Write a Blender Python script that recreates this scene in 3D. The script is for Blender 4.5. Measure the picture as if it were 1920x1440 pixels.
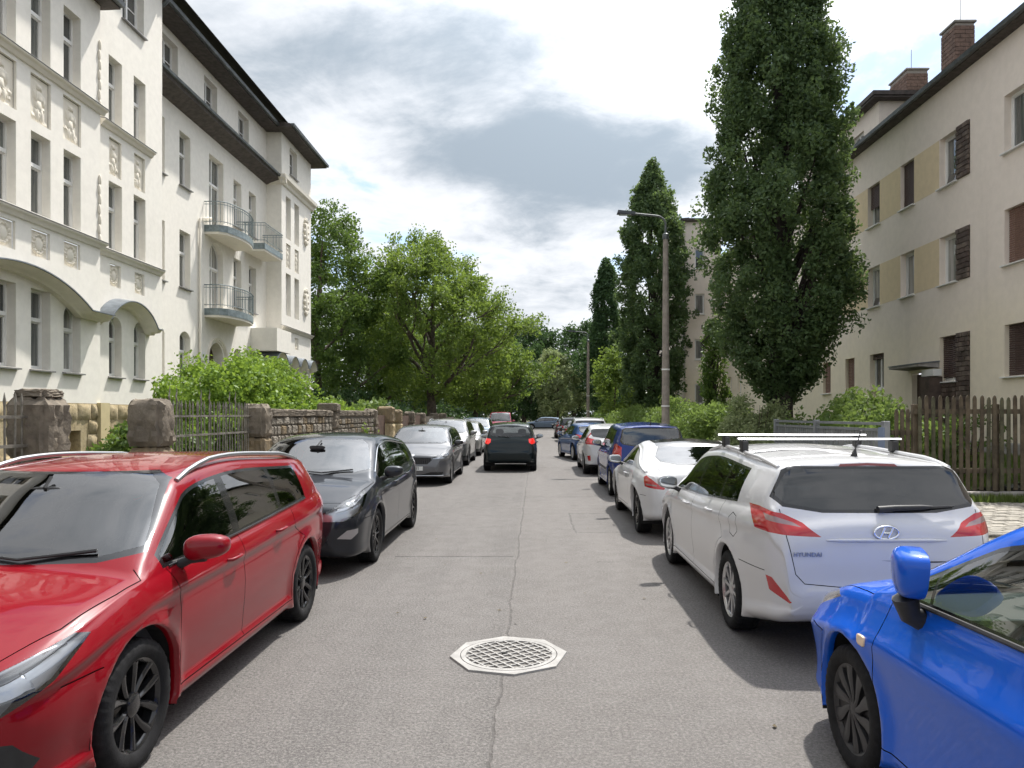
import bpy, bmesh, math, random
import numpy as np
from mathutils import Vector, Matrix
from mathutils.bvhtree import BVHTree

R = math.radians
PI = math.pi
sc = bpy.context.scene
col = sc.collection
for o in list(bpy.data.objects):
    bpy.data.objects.remove(o)

# ------------------------------------------------------------------ camera
cam_d = bpy.data.cameras.new('camera')
cam = bpy.data.objects.new('camera', cam_d)
col.objects.link(cam)
cam.location = (0, 0, 1.75)
cam.rotation_euler = (R(90), 0, 0)
cam_d.sensor_width = 36
cam_d.lens = 1380 / 1920 * 36
cam_d.shift_x = -40 / 1920
cam_d.shift_y = 57 / 1920
cam_d.clip_start = 0.05
cam_d.clip_end = 3000
sc.camera = cam

# ------------------------------------------------------------------ sun direction
SUN = Vector((0.27, 0.53, 1.0)).normalized()          # towards the sun: ahead, a little to the right
SUN_EL = math.asin(SUN.z)
SUN_AZ = math.atan2(SUN.x, SUN.y)

# ------------------------------------------------------------------ world
world = bpy.data.worlds.new('World')
sc.world = world
world.use_nodes = True
wn, wl = world.node_tree.nodes, world.node_tree.links
wn.clear()


def WN(t, **kw):
    n = wn.new(t)
    for k, v in kw.items():
        setattr(n, k, v)
    return n


def wmath(op, a, b=None, c=None, clamp=False):
    n = wn.new('ShaderNodeMath')
    n.operation = op
    n.use_clamp = clamp
    for i, v in enumerate((a, b, c)):
        if v is None:
            continue
        if isinstance(v, (int, float)):
            n.inputs[i].default_value = v
        else:
            wl.new(v, n.inputs[i])
    return n.outputs[0]


def wmap(v, a, b, lo=0.0, hi=1.0):
    n = wn.new('ShaderNodeMapRange')
    n.interpolation_type = 'SMOOTHERSTEP'
    wl.new(v, n.inputs[0])
    n.inputs[1].default_value = a
    n.inputs[2].default_value = b
    n.inputs[3].default_value = lo
    n.inputs[4].default_value = hi
    return n.outputs[0]


def wmix(f, a, b):
    n = wn.new('ShaderNodeMix')
    n.data_type = 'RGBA'
    wl.new(f, n.inputs[0])
    for s_, v in ((6, a), (7, b)):
        if isinstance(v, tuple):
            n.inputs[s_].default_value = (*v, 1)
        else:
            wl.new(v, n.inputs[s_])
    return n.outputs[2]


tc = WN('ShaderNodeTexCoord')
sep = WN('ShaderNodeSeparateXYZ')
wl.new(tc.outputs['Generated'], sep.inputs[0])
dz = wmath('ADD', wmath('MAXIMUM', sep.outputs[2], 0.0), 0.16)
px = wmath('DIVIDE', sep.outputs[0], dz)
py = wmath('DIVIDE', sep.outputs[1], dz)
comb = WN('ShaderNodeCombineXYZ')
wl.new(px, comb.inputs[0])
wl.new(py, comb.inputs[1])
comb.inputs[2].default_value = 0.0


def wnoise(scale, detail, rough, off, dist=0.0):
    m = WN('ShaderNodeMapping')
    m.inputs['Location'].default_value = off
    wl.new(comb.outputs[0], m.inputs['Vector'])
    n = WN('ShaderNodeTexNoise')
    n.inputs['Scale'].default_value = scale
    n.inputs['Detail'].default_value = detail
    n.inputs['Roughness'].default_value = rough
    n.inputs['Distortion'].default_value = dist
    wl.new(m.outputs[0], n.inputs['Vector'])
    return n.outputs[0]


sky = WN('ShaderNodeTexSky')
sky.sky_type = 'NISHITA'
sky.sun_disc = False
sky.sun_elevation = SUN_EL
sky.sun_rotation = SUN_AZ
sky.air_density = 1.0
sky.dust_density = 1.2
# cloud deck: thickness field, thin places let the blue through, thick places turn grey below
n_big = wnoise(1.15, 10, 0.58, (3.1, 0.4, 0.0), 0.35)
n_det = wnoise(3.4, 9, 0.62, (7.7, 2.2, 3.0), 0.3)
thick = wmath('ADD', wmath('MULTIPLY', n_big, 0.95), wmath('MULTIPLY', n_det, 0.55))
thick = wmath('SUBTRACT', thick, 0.25)


def cloud_lump(dx, dy, rx, ry, amt):
    # a heavier cumulus hanging at one place of the deck
    a = wmath('DIVIDE', wmath('SUBTRACT', px, dx), rx)
    b = wmath('DIVIDE', wmath('SUBTRACT', py, dy), ry)
    d = wmath('SQRT', wmath('ADD', wmath('MULTIPLY', a, a), wmath('MULTIPLY', b, b)))
    return wmath('MULTIPLY', wmap(d, 0.0, 1.35, 1.0, 0.0), amt)


thick = wmath('ADD', thick, cloud_lump(0.13, 1.95, 0.56, 0.40, 0.42))
thick = wmath('ADD', thick, cloud_lump(0.08, 1.42, 0.26, 0.10, 0.08))
thick = wmath('ADD', thick, cloud_lump(-0.50, 1.44, 0.40, 0.30, 0.14))
cover = wmap(thick, 0.33, 0.50)
grey = wmap(thick, 0.42, 0.84)
cl = wmix(grey, (4.75, 4.87, 5.1), (1.95, 2.3, 2.68))
# clouds brighter towards the sun, a glow added as fill for shaded facades
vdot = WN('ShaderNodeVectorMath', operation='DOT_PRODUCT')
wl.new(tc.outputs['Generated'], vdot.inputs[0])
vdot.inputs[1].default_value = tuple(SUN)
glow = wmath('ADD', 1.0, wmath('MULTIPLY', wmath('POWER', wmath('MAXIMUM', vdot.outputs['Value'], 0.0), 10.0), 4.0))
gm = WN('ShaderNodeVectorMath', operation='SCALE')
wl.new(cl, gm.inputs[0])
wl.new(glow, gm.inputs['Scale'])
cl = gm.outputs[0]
haze_mix = wmap(sep.outputs[2], 0.0, 0.22, 1.0, 0.0)
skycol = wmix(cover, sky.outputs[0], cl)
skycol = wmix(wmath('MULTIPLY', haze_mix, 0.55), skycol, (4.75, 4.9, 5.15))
bg = WN('ShaderNodeBackground')
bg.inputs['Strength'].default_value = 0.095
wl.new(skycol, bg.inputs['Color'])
wout = WN('ShaderNodeOutputWorld')
wl.new(bg.outputs[0], wout.inputs['Surface'])

# ------------------------------------------------------------------ sun
sun_d = bpy.data.lights.new('sun', 'SUN')
sun_d.energy = 2.7
sun_d.angle = R(1.6)
sun_d.color = (1.0, 0.955, 0.89)
sun = bpy.data.objects.new('sun', sun_d)
col.objects.link(sun)
sun.location = (10, 20, 40)
sun.rotation_euler = (-SUN).to_track_quat('-Z', 'Y').to_euler()

# ------------------------------------------------------------------ exposure
sc.view_settings.view_transform = 'Standard'
sc.view_settings.look = 'None'
sc.view_settings.gamma = 1.0
sc.view_settings.exposure = 1.15
sc.view_settings.use_curve_mapping = False
sc.render.engine = 'CYCLES'
sc.cycles.max_bounces = 7
sc.cycles.diffuse_bounces = 3
sc.cycles.glossy_bounces = 3
sc.cycles.transparent_max_bounces = 10
sc.cycles.transmission_bounces = 3
sc.cycles.caustics_reflective = False
sc.cycles.caustics_refractive = False
sc.cycles.sample_clamp_indirect = 6
sc.cycles.use_denoising = True
sc.cycles.use_adaptive_sampling = True
sc.cycles.adaptive_threshold = 0.02

# ================================================================== helpers


def tag(o, label=None, cat=None, group=None, kind=None):
    if label:
        o['label'] = label
    if cat:
        o['category'] = cat
    if group:
        o['group'] = group
    if kind:
        o['kind'] = kind
    return o


def empty(name, loc=(0, 0, 0), rz=0.0):
    o = bpy.data.objects.new(name, None)
    o.empty_display_size = 0.2
    col.objects.link(o)
    o.location = loc
    o.rotation_euler = (0, 0, rz)
    return o


def link(name, me, parent=None, loc=(0, 0, 0), rz=0.0, mat=None):
    o = bpy.data.objects.new(name, me)
    col.objects.link(o)
    o.parent = parent
    o.location = loc
    o.rotation_euler = (0, 0, rz)
    if mat is not None:
        if len(me.materials) == 0:
            me.materials.append(mat)
        elif me.materials[0] is not mat:
            o.material_slots[0].link = 'OBJECT'
            o.material_slots[0].material = mat
    return o


def copy_tree(o, parent=None, swap=None):
    c = o.copy()
    col.objects.link(c)
    c.parent = parent
    if swap and c.type == 'MESH':
        for s_ in c.material_slots:
            if s_.material and s_.material.name in swap:
                m_ = swap[s_.material.name]
                s_.link = 'OBJECT'
                s_.material = m_
    for ch in list(o.children):
        copy_tree(ch, c, swap)
    return c


class MB:
    """collects simple solids, links them as one mesh"""

    def __init__(self):
        self.v, self.f = [], []

    def add(self, vs, fs):
        b = len(self.v)
        self.v += [tuple(p) for p in vs]
        self.f += [tuple(i + b for i in f) for f in fs]
        return self

    def box(self, x0, x1, y0, y1, z0, z1):
        vs = [(x0, y0, z0), (x1, y0, z0), (x1, y1, z0), (x0, y1, z0), (x0, y0, z1), (x1, y0, z1), (x1, y1, z1), (x0, y1, z1)]
        return self.add(vs, [(0, 3, 2, 1), (4, 5, 6, 7), (0, 1, 5, 4), (1, 2, 6, 5), (2, 3, 7, 6), (3, 0, 4, 7)])

    def bbox(self, x0, x1, y0, y1, z0, z1, b=0.01):
        """box with chamfered edges"""
        vs, fs = [], []
        for z, i in ((z0, b), (z0 + b, 0), (z1 - b, 0), (z1, b)):
            c = b
            vs += [(x0 + i + c, y0 + i, z), (x1 - i - c, y0 + i, z), (x1 - i, y0 + i + c, z), (x1 - i, y1 - i - c, z),
                   (x1 - i - c, y1 - i, z), (x0 + i + c, y1 - i, z), (x0 + i, y1 - i - c, z), (x0 + i, y0 + i + c, z)]
        fs.append(tuple(range(7, -1, -1)))
        for k in range(3):
            for j in range(8):
                a, c2 = k * 8 + j, k * 8 + (j + 1) % 8
                fs.append((a, c2, c2 + 8, a + 8))
        fs.append(tuple(range(24, 32)))
        return self.add(vs, fs)

    def tube(self, pts, r, n=8, closed=False, caps=True):
        pts = [Vector(p) for p in pts]
        m = len(pts)
        rs = r if isinstance(r, (list, tuple)) else [r] * m
        rings, up = [], None
        for i, p in enumerate(pts):
            if closed:
                d = pts[(i + 1) % m] - pts[i - 1]
            else:
                d = pts[min(i + 1, m - 1)] - pts[max(i - 1, 0)]
            if d.length < 1e-9:
                d = Vector((0, 0, 1))
            d.normalize()
            if up is None:
                up = Vector((0, 0, 1)) if abs(d.z) < 0.9 else Vector((1, 0, 0))
            u = d.cross(up)
            if u.length < 1e-6:
                u = d.orthogonal()
            u.normalize()
            w = d.cross(u)
            up = -w if w.dot(up) < 0 else w
            w = up
            rings.append([p + u * (rs[i] * math.cos(2 * PI * k / n)) + w * (rs[i] * math.sin(2 * PI * k / n)) for k in range(n)])
        vs = [q for ring in rings for q in ring]
        fs = []
        for i in range(m if closed else m - 1):
            j = (i + 1) % m
            for k in range(n):
                k2 = (k + 1) % n
                fs.append((i * n + k, i * n + k2, j * n + k2, j * n + k))
        if caps and not closed:
            fs.append(tuple(range(n - 1, -1, -1)))
            fs.append(tuple(range((m - 1) * n, m * n)))
        return self.add(vs, fs)

    def lathe(self, prof, n=32, axis='z', origin=(0, 0, 0), caps=False):
        """prof: list of (r, h)"""
        vs, fs = [], []
        ox, oy, oz = origin
        for r, h in prof:
            for k in range(n):
                a = 2 * PI * k / n
                c, s_ = r * math.cos(a), r * math.sin(a)
                if axis == 'z':
                    vs.append((ox + c, oy + s_, oz + h))
                elif axis == 'x':
                    vs.append((ox + h, oy + c, oz + s_))
                else:
                    vs.append((ox + s_, oy + h, oz + c))
        for i in range(len(prof) - 1):
            for k in range(n):
                k2 = (k + 1) % n
                fs.append((i * n + k, i * n + k2, (i + 1) * n + k2, (i + 1) * n + k))
        if caps:
            fs.append(tuple(range(n - 1, -1, -1)))
            fs.append(tuple(range((len(prof) - 1) * n, len(prof) * n)))
        return self.add(vs, fs)

    def prism(self, poly, h0, h1, axis='z'):
        """extrude a 2D polygon; axis names the extrusion direction, polygon in the other two (cyclic order)"""
        def P3(u, w, h):
            return (u, w, h) if axis == 'z' else ((h, u, w) if axis == 'x' else (u, h, w))
        n = len(poly)
        vs = [P3(u, w, h0) for u, w in poly] + [P3(u, w, h1) for u, w in poly]
        fs = [tuple(range(n - 1, -1, -1)), tuple(range(n, 2 * n))]
        for k in range(n):
            k2 = (k + 1) % n
            fs.append((k, k2, k2 + n, k + n))
        return self.add(vs, fs)

    def quad(self, a, b, c, d):
        return self.add([a, b, c, d], [(0, 1, 2, 3)])

    def mesh(self, name, mat=None, smooth=None):
        me = bpy.data.meshes.new(name)
        me.from_pydata(self.v, [], self.f)
        bm = bmesh.new()
        bm.from_mesh(me)
        bmesh.ops.recalc_face_normals(bm, faces=bm.faces)
        bm.to_mesh(me)
        bm.free()
        if smooth:
            me.polygons.foreach_set('use_smooth', [True] * len(me.polygons))
            try:
                me.set_sharp_from_angle(angle=R(smooth))
            except Exception:
                pass
        if mat is not None:
            me.materials.append(mat)
        return me

    def build(self, name, mat=None, parent=None, smooth=None, loc=(0, 0, 0), rz=0.0):
        return link(name, self.mesh(name, mat, smooth), parent, loc, rz)


def raw_mesh(name, verts, faces_flat, per, mat=None, smooth=False):
    """fast mesh from numpy: verts (n,3), faces (m,per)"""
    me = bpy.data.meshes.new(name)
    nv, nf = len(verts), len(faces_flat)
    me.vertices.add(nv)
    me.vertices.foreach_set('co', np.ascontiguousarray(verts, dtype=np.float32).ravel())
    me.loops.add(nf * per)
    me.loops.foreach_set('vertex_index', np.ascontiguousarray(faces_flat, dtype=np.int32).ravel())
    me.polygons.add(nf)
    me.polygons.foreach_set('loop_start', np.arange(0, nf * per, per, dtype=np.int32))
    try:
        me.polygons.foreach_set('loop_total', np.full(nf, per, dtype=np.int32))
    except Exception:
        pass
    me.update(calc_edges=True)
    if smooth:
        me.polygons.foreach_set('use_smooth', [True] * nf)
    if mat is not None:
        me.materials.append(mat)
    return me


# ================================================================== materials
class NT:
    """tiny node helper for one material"""

    def __init__(self, name):
        self.m = bpy.data.materials.new(name)
        self.m.use_nodes = True
        self.n = self.m.node_tree.nodes
        self.l = self.m.node_tree.links
        self.b = self.n['Principled BSDF']
        self.out = self.n['Material Output']
        self._pos = None

    def new(self, t, **kw):
        x = self.n.new(t)
        for k, v in kw.items():
            setattr(x, k, v)
        return x

    def put(self, v, sock):
        if isinstance(v, bpy.types.NodeSocket):
            self.l.new(v, sock)
        elif isinstance(v, (tuple, list)) and len(v) == 3 and sock.type == 'RGBA':
            sock.default_value = (*v, 1)
        else:
            sock.default_value = v

    def pos(self):
        if self._pos is None:
            self._pos = self.new('ShaderNodeNewGeometry').outputs['Position']
        return self._pos

    def objc(self):
        return self.new('ShaderNodeTexCoord').outputs['Object']

    def mapping(self, vec, scale=(1, 1, 1), loc=(0, 0, 0), rot=(0, 0, 0)):
        m = self.new('ShaderNodeMapping')
        self.put(vec, m.inputs['Vector'])
        m.inputs['Scale'].default_value = scale
        m.inputs['Location'].default_value = loc
        m.inputs['Rotation'].default_value = rot
        return m.outputs[0]

    def noise(self, scale, detail=4, rough=0.55, vec=None, dist=0.0, color=False):
        x = self.new('ShaderNodeTexNoise')
        self.put(vec if vec is not None else self.pos(), x.inputs['Vector'])
        x.inputs['Scale'].default_value = scale
        x.inputs['Detail'].default_value = detail
        x.inputs['Roughness'].default_value = rough
        x.inputs['Distortion'].default_value = dist
        return x.outputs[1 if color else 0]

    def voronoi(self, scale, vec=None, feature='F1', out=0, rnd=1.0):
        x = self.new('ShaderNodeTexVoronoi', feature=feature)
        self.put(vec if vec is not None else self.pos(), x.inputs['Vector'])
        x.inputs['Scale'].default_value = scale
        x.inputs['Randomness'].default_value = rnd
        return x.outputs[out]

    def math(self, op, a, b=None, c=None, clamp=False):
        x = self.new('ShaderNodeMath', operation=op)
        x.use_clamp = clamp
        for i, v in enumerate((a, b, c)):
            if v is not None:
                self.put(v, x.inputs[i])
        return x.outputs[0]

    def rng(self, v, a, b, lo=0.0, hi=1.0, smooth=True):
        x = self.new('ShaderNodeMapRange')
        x.interpolation_type = 'SMOOTHSTEP' if smooth else 'LINEAR'
        self.put(v, x.inputs[0])
        for i, q in enumerate((a, b, lo, hi)):
            x.inputs[i + 1].default_value = q
        return x.outputs[0]

    def mix(self, f, a, b, mode='MIX'):
        x = self.new('ShaderNodeMix', data_type='RGBA', blend_type=mode)
        self.put(f, x.inputs[0])
        self.put(a, x.inputs[6])
        self.put(b, x.inputs[7])
        return x.outputs[2]

    def bump(self, h, strength=0.3, dist=0.01, normal=None):
        x = self.new('ShaderNodeBump')
        x.inputs['Strength'].default_value = strength
        x.inputs['Distance'].default_value = dist
        self.put(h, x.inputs['Height'])
        if normal is not None:
            self.put(normal, x.inputs['Normal'])
        return x.outputs[0]

    def set(self, **kw):
        names = dict(col='Base Color', rough='Roughness', metal='Metallic', spec='Specular IOR Level', coat='Coat Weight',
                     coatr='Coat Roughness', normal='Normal', trans='Transmission Weight', ior='IOR', alpha='Alpha',
                     coatn='Coat Normal', emit='Emission Color', emits='Emission Strength', sheen='Sheen Weight', coatior='Coat IOR')
        for k, v in kw.items():
            self.put(v, self.b.inputs[names[k]])
        return self


def simple(name, c, rough=0.6, metal=0.0, var=0.0, vscale=3.0, bump=0.0, bscale=40.0, coat=0.0, spec=0.5, bdist=0.01):
    t = NT(name)
    c = tuple(c)
    if var:
        nz = t.noise(vscale, 5, 0.6)
        lo = tuple(max(0, q * (1 - var)) for q in c)
        hi = tuple(min(1, q * (1 + var)) for q in c)
        t.set(col=t.mix(t.rng(nz, 0.3, 0.7), lo, hi))
    else:
        t.set(col=c)
    t.set(rough=rough, metal=metal, coat=coat, spec=spec)
    if coat:
        t.set(coatr=0.04)
    if bump:
        t.set(normal=t.bump(t.noise(bscale, 4, 0.6), bump, bdist))
    return t.m


M = {}


def rounded_blob(nx, ny, nz, e=2.6, n=20, m=12):
    """superellipsoid verts/faces with half sizes"""
    vs, fs = [], []

    def sp(c, q):
        return math.copysign(abs(c) ** q, c)
    q = 2 / e
    for i in range(m + 1):
        ph = -PI / 2 + PI * i / m
        for k in range(n):
            th = 2 * PI * k / n
            vs.append((nx * sp(math.cos(ph), q) * sp(math.cos(th), q), ny * sp(math.cos(ph), q) * sp(math.sin(th), q), nz * sp(math.sin(ph), q)))
    for i in range(m):
        for k in range(n):
            k2 = (k + 1) % n
            fs.append((i * n + k, i * n + k2, (i + 1) * n + k2, (i + 1) * n + k))
    return vs, fs


# ================================================================== GROUND, ROAD, PAVEMENTS
def asphalt():
    t = NT('asphalt')
    sx = t.new('ShaderNodeSeparateXYZ')
    t.put(t.pos(), sx.inputs[0])
    X, Y = sx.outputs[0], sx.outputs[1]
    grain = t.noise(120, 3, 0.6)
    chips = t.voronoi(70)
    big = t.noise(0.55, 5, 0.6)
    mid = t.noise(4.5, 5, 0.65)
    stretched = t.noise(1.2, 4, 0.6, vec=t.mapping(t.pos(), (1.0, 0.06, 1)))
    base = t.mix(t.rng(big, .3, .7), (0.078, 0.072, 0.068), (0.104, 0.096, 0.091))
    base = t.mix(t.math('MULTIPLY', t.rng(stretched, .42, .70), .7), base, (0.132, 0.122, 0.115))
    base = t.mix(t.math('MULTIPLY', t.rng(mid, .5, .8), .35), base, (0.095, 0.09, 0.087))
    base = t.mix(t.rng(grain, .45, .75), base, (0.185, 0.175, 0.165))
    base = t.mix(t.rng(chips, .0, .26, .75, 0), base, (0.26, 0.245, 0.23))
    base = t.mix(t.math('MULTIPLY', t.rng(t.noise(85, 2, .5), .55, .68), .65), base, (0.045, 0.043, 0.041))
    spk = t.noise(48, 4, .75)
    base = t.mix(t.rng(spk, .50, .62, 0, .75), base, (0.19, 0.176, 0.165))
    base = t.mix(t.rng(spk, .36, .47, .7, 0), base, (0.050, 0.047, 0.044))
    wob = t.math('MULTIPLY', t.math('SUBTRACT', t.noise(0.9, 5, 0.7, vec=t.mapping(t.pos(), (0, 1, 0))), .5), .16)
    wob2 = t.math('MULTIPLY', t.math('SUBTRACT', t.noise(14, 3, 0.6), .5), .03)

    def seam_y(x0, slope, w, y0=-99, y1=199):          # crack running along the street
        d = t.math('ABSOLUTE', t.math('SUBTRACT', t.math('ADD', t.math('ADD', X, wob), wob2), t.math('ADD', x0, t.math('MULTIPLY', Y, slope))))
        m = t.rng(d, w * .4, w, 1, 0)
        return t.math('MULTIPLY', m, t.math('MULTIPLY', t.math('GREATER_THAN', Y, y0), t.math('LESS_THAN', Y, y1)))

    def seam_x(y0, w, x0, x1):
        d = t.math('ABSOLUTE', t.math('SUBTRACT', t.math('ADD', Y, t.math('MULTIPLY', wob2, 3)), y0))
        m = t.rng(d, w * .4, w, 1, 0)
        return t.math('MULTIPLY', m, t.math('MULTIPLY', t.math('GREATER_THAN', X, x0), t.math('LESS_THAN', X, x1)))

    cr = seam_y(-.235, .0035, .013)
    for q in (seam_x(9.05, .035, -1.7, -.25), seam_x(15.6, .05, -.2, 1.4), seam_y(.62, 0, .02, 10.9, 13.0), seam_x(13.0, .03, .62, 1.5), seam_x(10.9, .03, .62, 1.5),
              seam_x(8.72, .018, .75, 1.02), seam_y(.80, .12, .012, 7.9, 8.9), seam_x(24.2, .06, -.2, 2)):
        cr = t.math('MAXIMUM', cr, q)
    brk = t.rng(t.noise(5.0, 4, .6), .30, .55)
    base = t.mix(t.math('MULTIPLY', t.math('MULTIPLY', cr, brk), .7), base, (0.035, 0.033, 0.031))
    # newer patch on the right side
    pm = t.math('MULTIPLY', t.math('MULTIPLY', t.math('GREATER_THAN', X, .62), t.math('LESS_THAN', X, 1.5)), t.math('MULTIPLY', t.math('GREATER_THAN', Y, 10.9), t.math('LESS_THAN', Y, 13.0)))
    base = t.mix(t.math('MULTIPLY', pm, .35), base, (0.10, 0.096, 0.092))
    # pale halves: left of the crack slightly cooler
    half = t.math('GREATER_THAN', X, -.235)
    base = t.mix(t.math('MULTIPLY', half, .18), base, (0.17, 0.155, 0.143))
    # oil drips under parked rows
    oil = t.math('MULTIPLY', t.rng(t.voronoi(1.1), .0, .10, 1, 0), t.rng(t.noise(2.0), .5, .7))
    base = t.mix(t.math('MULTIPLY', oil, .5), base, (0.05, 0.047, 0.045))
    h = t.math('ADD', t.math('MULTIPLY', grain, .6), t.math('MULTIPLY', chips, -.8))
    h = t.math('ADD', h, t.math('MULTIPLY', spk, 1.5))
    h = t.math('SUBTRACT', h, t.math('MULTIPLY', cr, 2.0))
    t.set(col=base, rough=t.rng(mid, .3, .7, .72, .88), spec=.4, normal=t.bump(h, .55, .006))
    return t.m


def paving(name, c1, c2, sx, sy):
    t = NT(name)
    b = t.new('ShaderNodeTexBrick')
    t.put(t.mapping(t.pos(), (1, 1, 1)), b.inputs['Vector'])
    b.inputs['Scale'].default_value = 1
    b.inputs['Brick Width'].default_value = sx
    b.inputs['Row Height'].default_value = sy
    b.inputs['Mortar Size'].default_value = .012
    b.inputs['Color1'].default_value = (*c1, 1)
    b.inputs['Color2'].default_value = (*c2, 1)
    b.inputs['Mortar'].default_value = (.06, .055, .045, 1)
    t.set(col=t.mix(t.rng(t.noise(6), .3, .7, 0, .4), b.outputs[0], (.12, .11, .095)), rough=.85, normal=t.bump(t.math('SUBTRACT', t.noise(60), b.outputs[1]), .5, .01))
    return t.m


def grass_mat(name, c1, c2):
    t = NT(name)
    n = t.noise(9, 6, .7)
    n2 = t.noise(1.3, 4, .6)
    t.set(col=t.mix(t.rng(n2, .35, .65), t.mix(t.rng(n, .3, .7), c1, c2), (.10, .095, .05)), rough=.9, normal=t.bump(t.noise(45, 5, .7), .9, .05))
    return t.m


M['asphalt'] = asphalt()
M['paving'] = paving('pavement_slabs', (.30, .28, .25), (.25, .235, .21), .3, .3)
M['kerb'] = simple('granite_kerb', (.30, .285, .265), .8, var=.3, vscale=8, bump=.4, bscale=70)
M['lawn'] = grass_mat('lawn_grass', (.055, .095, .022), (.095, .14, .035))
M['soil'] = grass_mat('garden_soil', (.05, .065, .025), (.085, .08, .05))

XL, XRR = -4.15, 3.75


def sheet(name, x0, x1, y0, y1, z, mat, nx=1, ny=1, fz=None):
    b = MB()
    vs, fs = [], []
    for j in range(ny + 1):
        for i in range(nx + 1):
            x, y = x0 + (x1 - x0) * i / nx, y0 + (y1 - y0) * j / ny
            vs.append((x, y, z + (fz(x, y) if fz else 0)))
    for j in range(ny):
        for i in range(nx):
            a = j * (nx + 1) + i
            fs.append((a, a + 1, a + nx + 2, a + nx + 1))
    b.add(vs, fs)
    return tag(b.build(name, mat), kind='structure')


sheet('ground', -1500, 1500, -1500, 1500, -.06, M['soil'])
sheet('road', XL, XRR, -30, 82, 0, M['asphalt'])
sheet('road', -60, 60, 82, 90, .0, M['asphalt'])


def slab(name, x0, x1, y0, y1, z0, z1, mat):
    b = MB()
    b.box(x0, x1, y0, y1, z0, z1)
    return tag(b.build(name, mat), kind='structure')


slab('pavement_left', XL - .15, -6.0, -30, 81.8, -.05, .11, M['paving'])
slab('pavement_right', XRR + .15, 6.0, -30, 81.8, -.05, .11, M['paving'])
kb = {}
for nm, x0, x1 in (('kerb_left', XL - .15, XL), ('kerb_right', XRR, XRR + .15)):
    root = tag(empty(nm, (0, 0, 0)), kind='structure')
    me = MB().bbox(x0, x1, 0, .992, -.04, .125, .012).mesh('kerb_stone', M['kerb'])
    for k in range(112):
        link('kerb_stone', me, root, (0, -30 + k, random.uniform(-.004, .004)))
# gardens
slab('garden_left', -30, -6.0, -30, 81.8, -.05, .13, M['soil'])


def lawn_z(x, y):
    return .12 + max(0, min(1, (x - 7.5) / 4.0)) * .55


sheet('lawn', 6.0, 11.98, 14.35, 81.8, .02, M['lawn'], 12, 24, lawn_z)
# paved forecourt beside the nearest cars on the right
M['cobble'] = simple('cobble_grey', (.27, .25, .215), .85, var=.35, vscale=5, bump=.5, bscale=60)
M['cobble_b'] = simple('cobble_pale', (.33, .305, .26), .85, var=.3, vscale=5, bump=.5, bscale=60)
fc = slab('forecourt', 6.0, 16, -10, 14.2, -.05, .075, simple('joint_sand', (.10, .09, .065), .95, var=.4, vscale=7))
random.seed(5)
cobs = []
for k in range(3):
    cobs.append(MB().bbox(-.105, .105, -.075, .075, 0, .045 + .006 * k, .012).mesh('cobble', M['cobble'] if k < 2 else M['cobble_b']))
n = 0
y = 14.05
row = 0
while y > 10.0 and n < 300:
    x = 6.12 + (.11 if row % 2 else 0)
    while x < 9.6 and n < 300:
        px_ = 1000 + 1380 * x / y
        if 1740 < px_ < 1960:
            o = link('cobble', random.choice(cobs), fc, (x, y, .074 + random.uniform(-.008, .004)), random.uniform(-.06, .06))
            n += 1
        x += .222
    y -= .165
    row += 1
# ================================================================== LEFT APARTMENT HOUSE


def plaster(name, c, dirt=(.45, .41, .34), amt=.25, streak=.5):
    t = NT(name)
    fine = t.noise(70, 4, .6)
    big = t.noise(.8, 6, .62)
    st = t.noise(1.6, 5, .65, vec=t.mapping(t.pos(), (1, 1, .12)))
    k = t.math('ADD', t.math('MULTIPLY', t.rng(big, .45, .8), 1 - streak), t.math('MULTIPLY', t.rng(st, .5, .8), streak))
    c2 = tuple(q * .93 for q in c)
    base = t.mix(t.rng(t.noise(5, 4, .6), .3, .7), c, c2)
    t.set(col=t.mix(t.math('MULTIPLY', k, amt), base, dirt), rough=.9, spec=.2, normal=t.bump(fine, .25, .006))
    return t.m


def stone(name, c, c2, scale=3.0):
    t = NT(name)
    n = t.noise(scale, 6, .65)
    t.set(col=t.mix(t.rng(t.noise(scale * 5, 5, .6), .45, .75, 0, .5), t.mix(t.rng(n, .32, .68), c, c2), (.09, .08, .065)), rough=.92, spec=.2,
          normal=t.bump(t.math('ADD', t.noise(26, 5, .65), t.math('MULTIPLY', t.noise(90, 3, .6), .4)), .6, .02))
    return t.m


M['cream'] = plaster('cream_render', (.86, .825, .75), (.56, .51, .43), .20)
M['cream_trim'] = plaster('cream_trim', (.80, .755, .66), (.45, .41, .34), .28)
M['relief'] = plaster('relief_cream', (.82, .765, .655), (.55, .49, .39), .25)
M['sandstone'] = stone('yellow_sandstone', (.42, .335, .20), (.52, .43, .28))
M['sand_light'] = plaster('yellow_pier', (.62, .52, .31), (.4, .33, .2), .25)
M['dark_stone'] = stone('weathered_stone', (.135, .115, .093), (.25, .213, .168), 2.2)
M['brown_stone'] = stone('brown_stone', (.27, .205, .125), (.19, .155, .11), 2.5)
M['zinc'] = simple('zinc_sheet', (.20, .225, .25), .45, .4, var=.2, vscale=4)
M['roof_dark'] = simple('roof_dark', (.045, .042, .042), .8, var=.3, vscale=3)
M['soffit'] = simple('dark_timber', (.075, .062, .055), .75, var=.35, vscale=6)
M['gutter'] = simple('gutter_zinc', (.11, .12, .12), .5, .5, var=.3, vscale=4)
M['pvc'] = simple('white_frame', (.78, .77, .74), .45, var=.04)
M['sill_z'] = simple('sill_metal', (.24, .235, .23), .5, .3)
M['rail_green'] = simple('balcony_steel', (.22, .265, .275), .55, .3, var=.25, vscale=6)
M['iron'] = simple('iron_rail', (.07, .072, .075), .55, .4, var=.3, vscale=10)
M['terracotta'] = simple('terracotta', (.38, .14, .08), .8)
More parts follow.
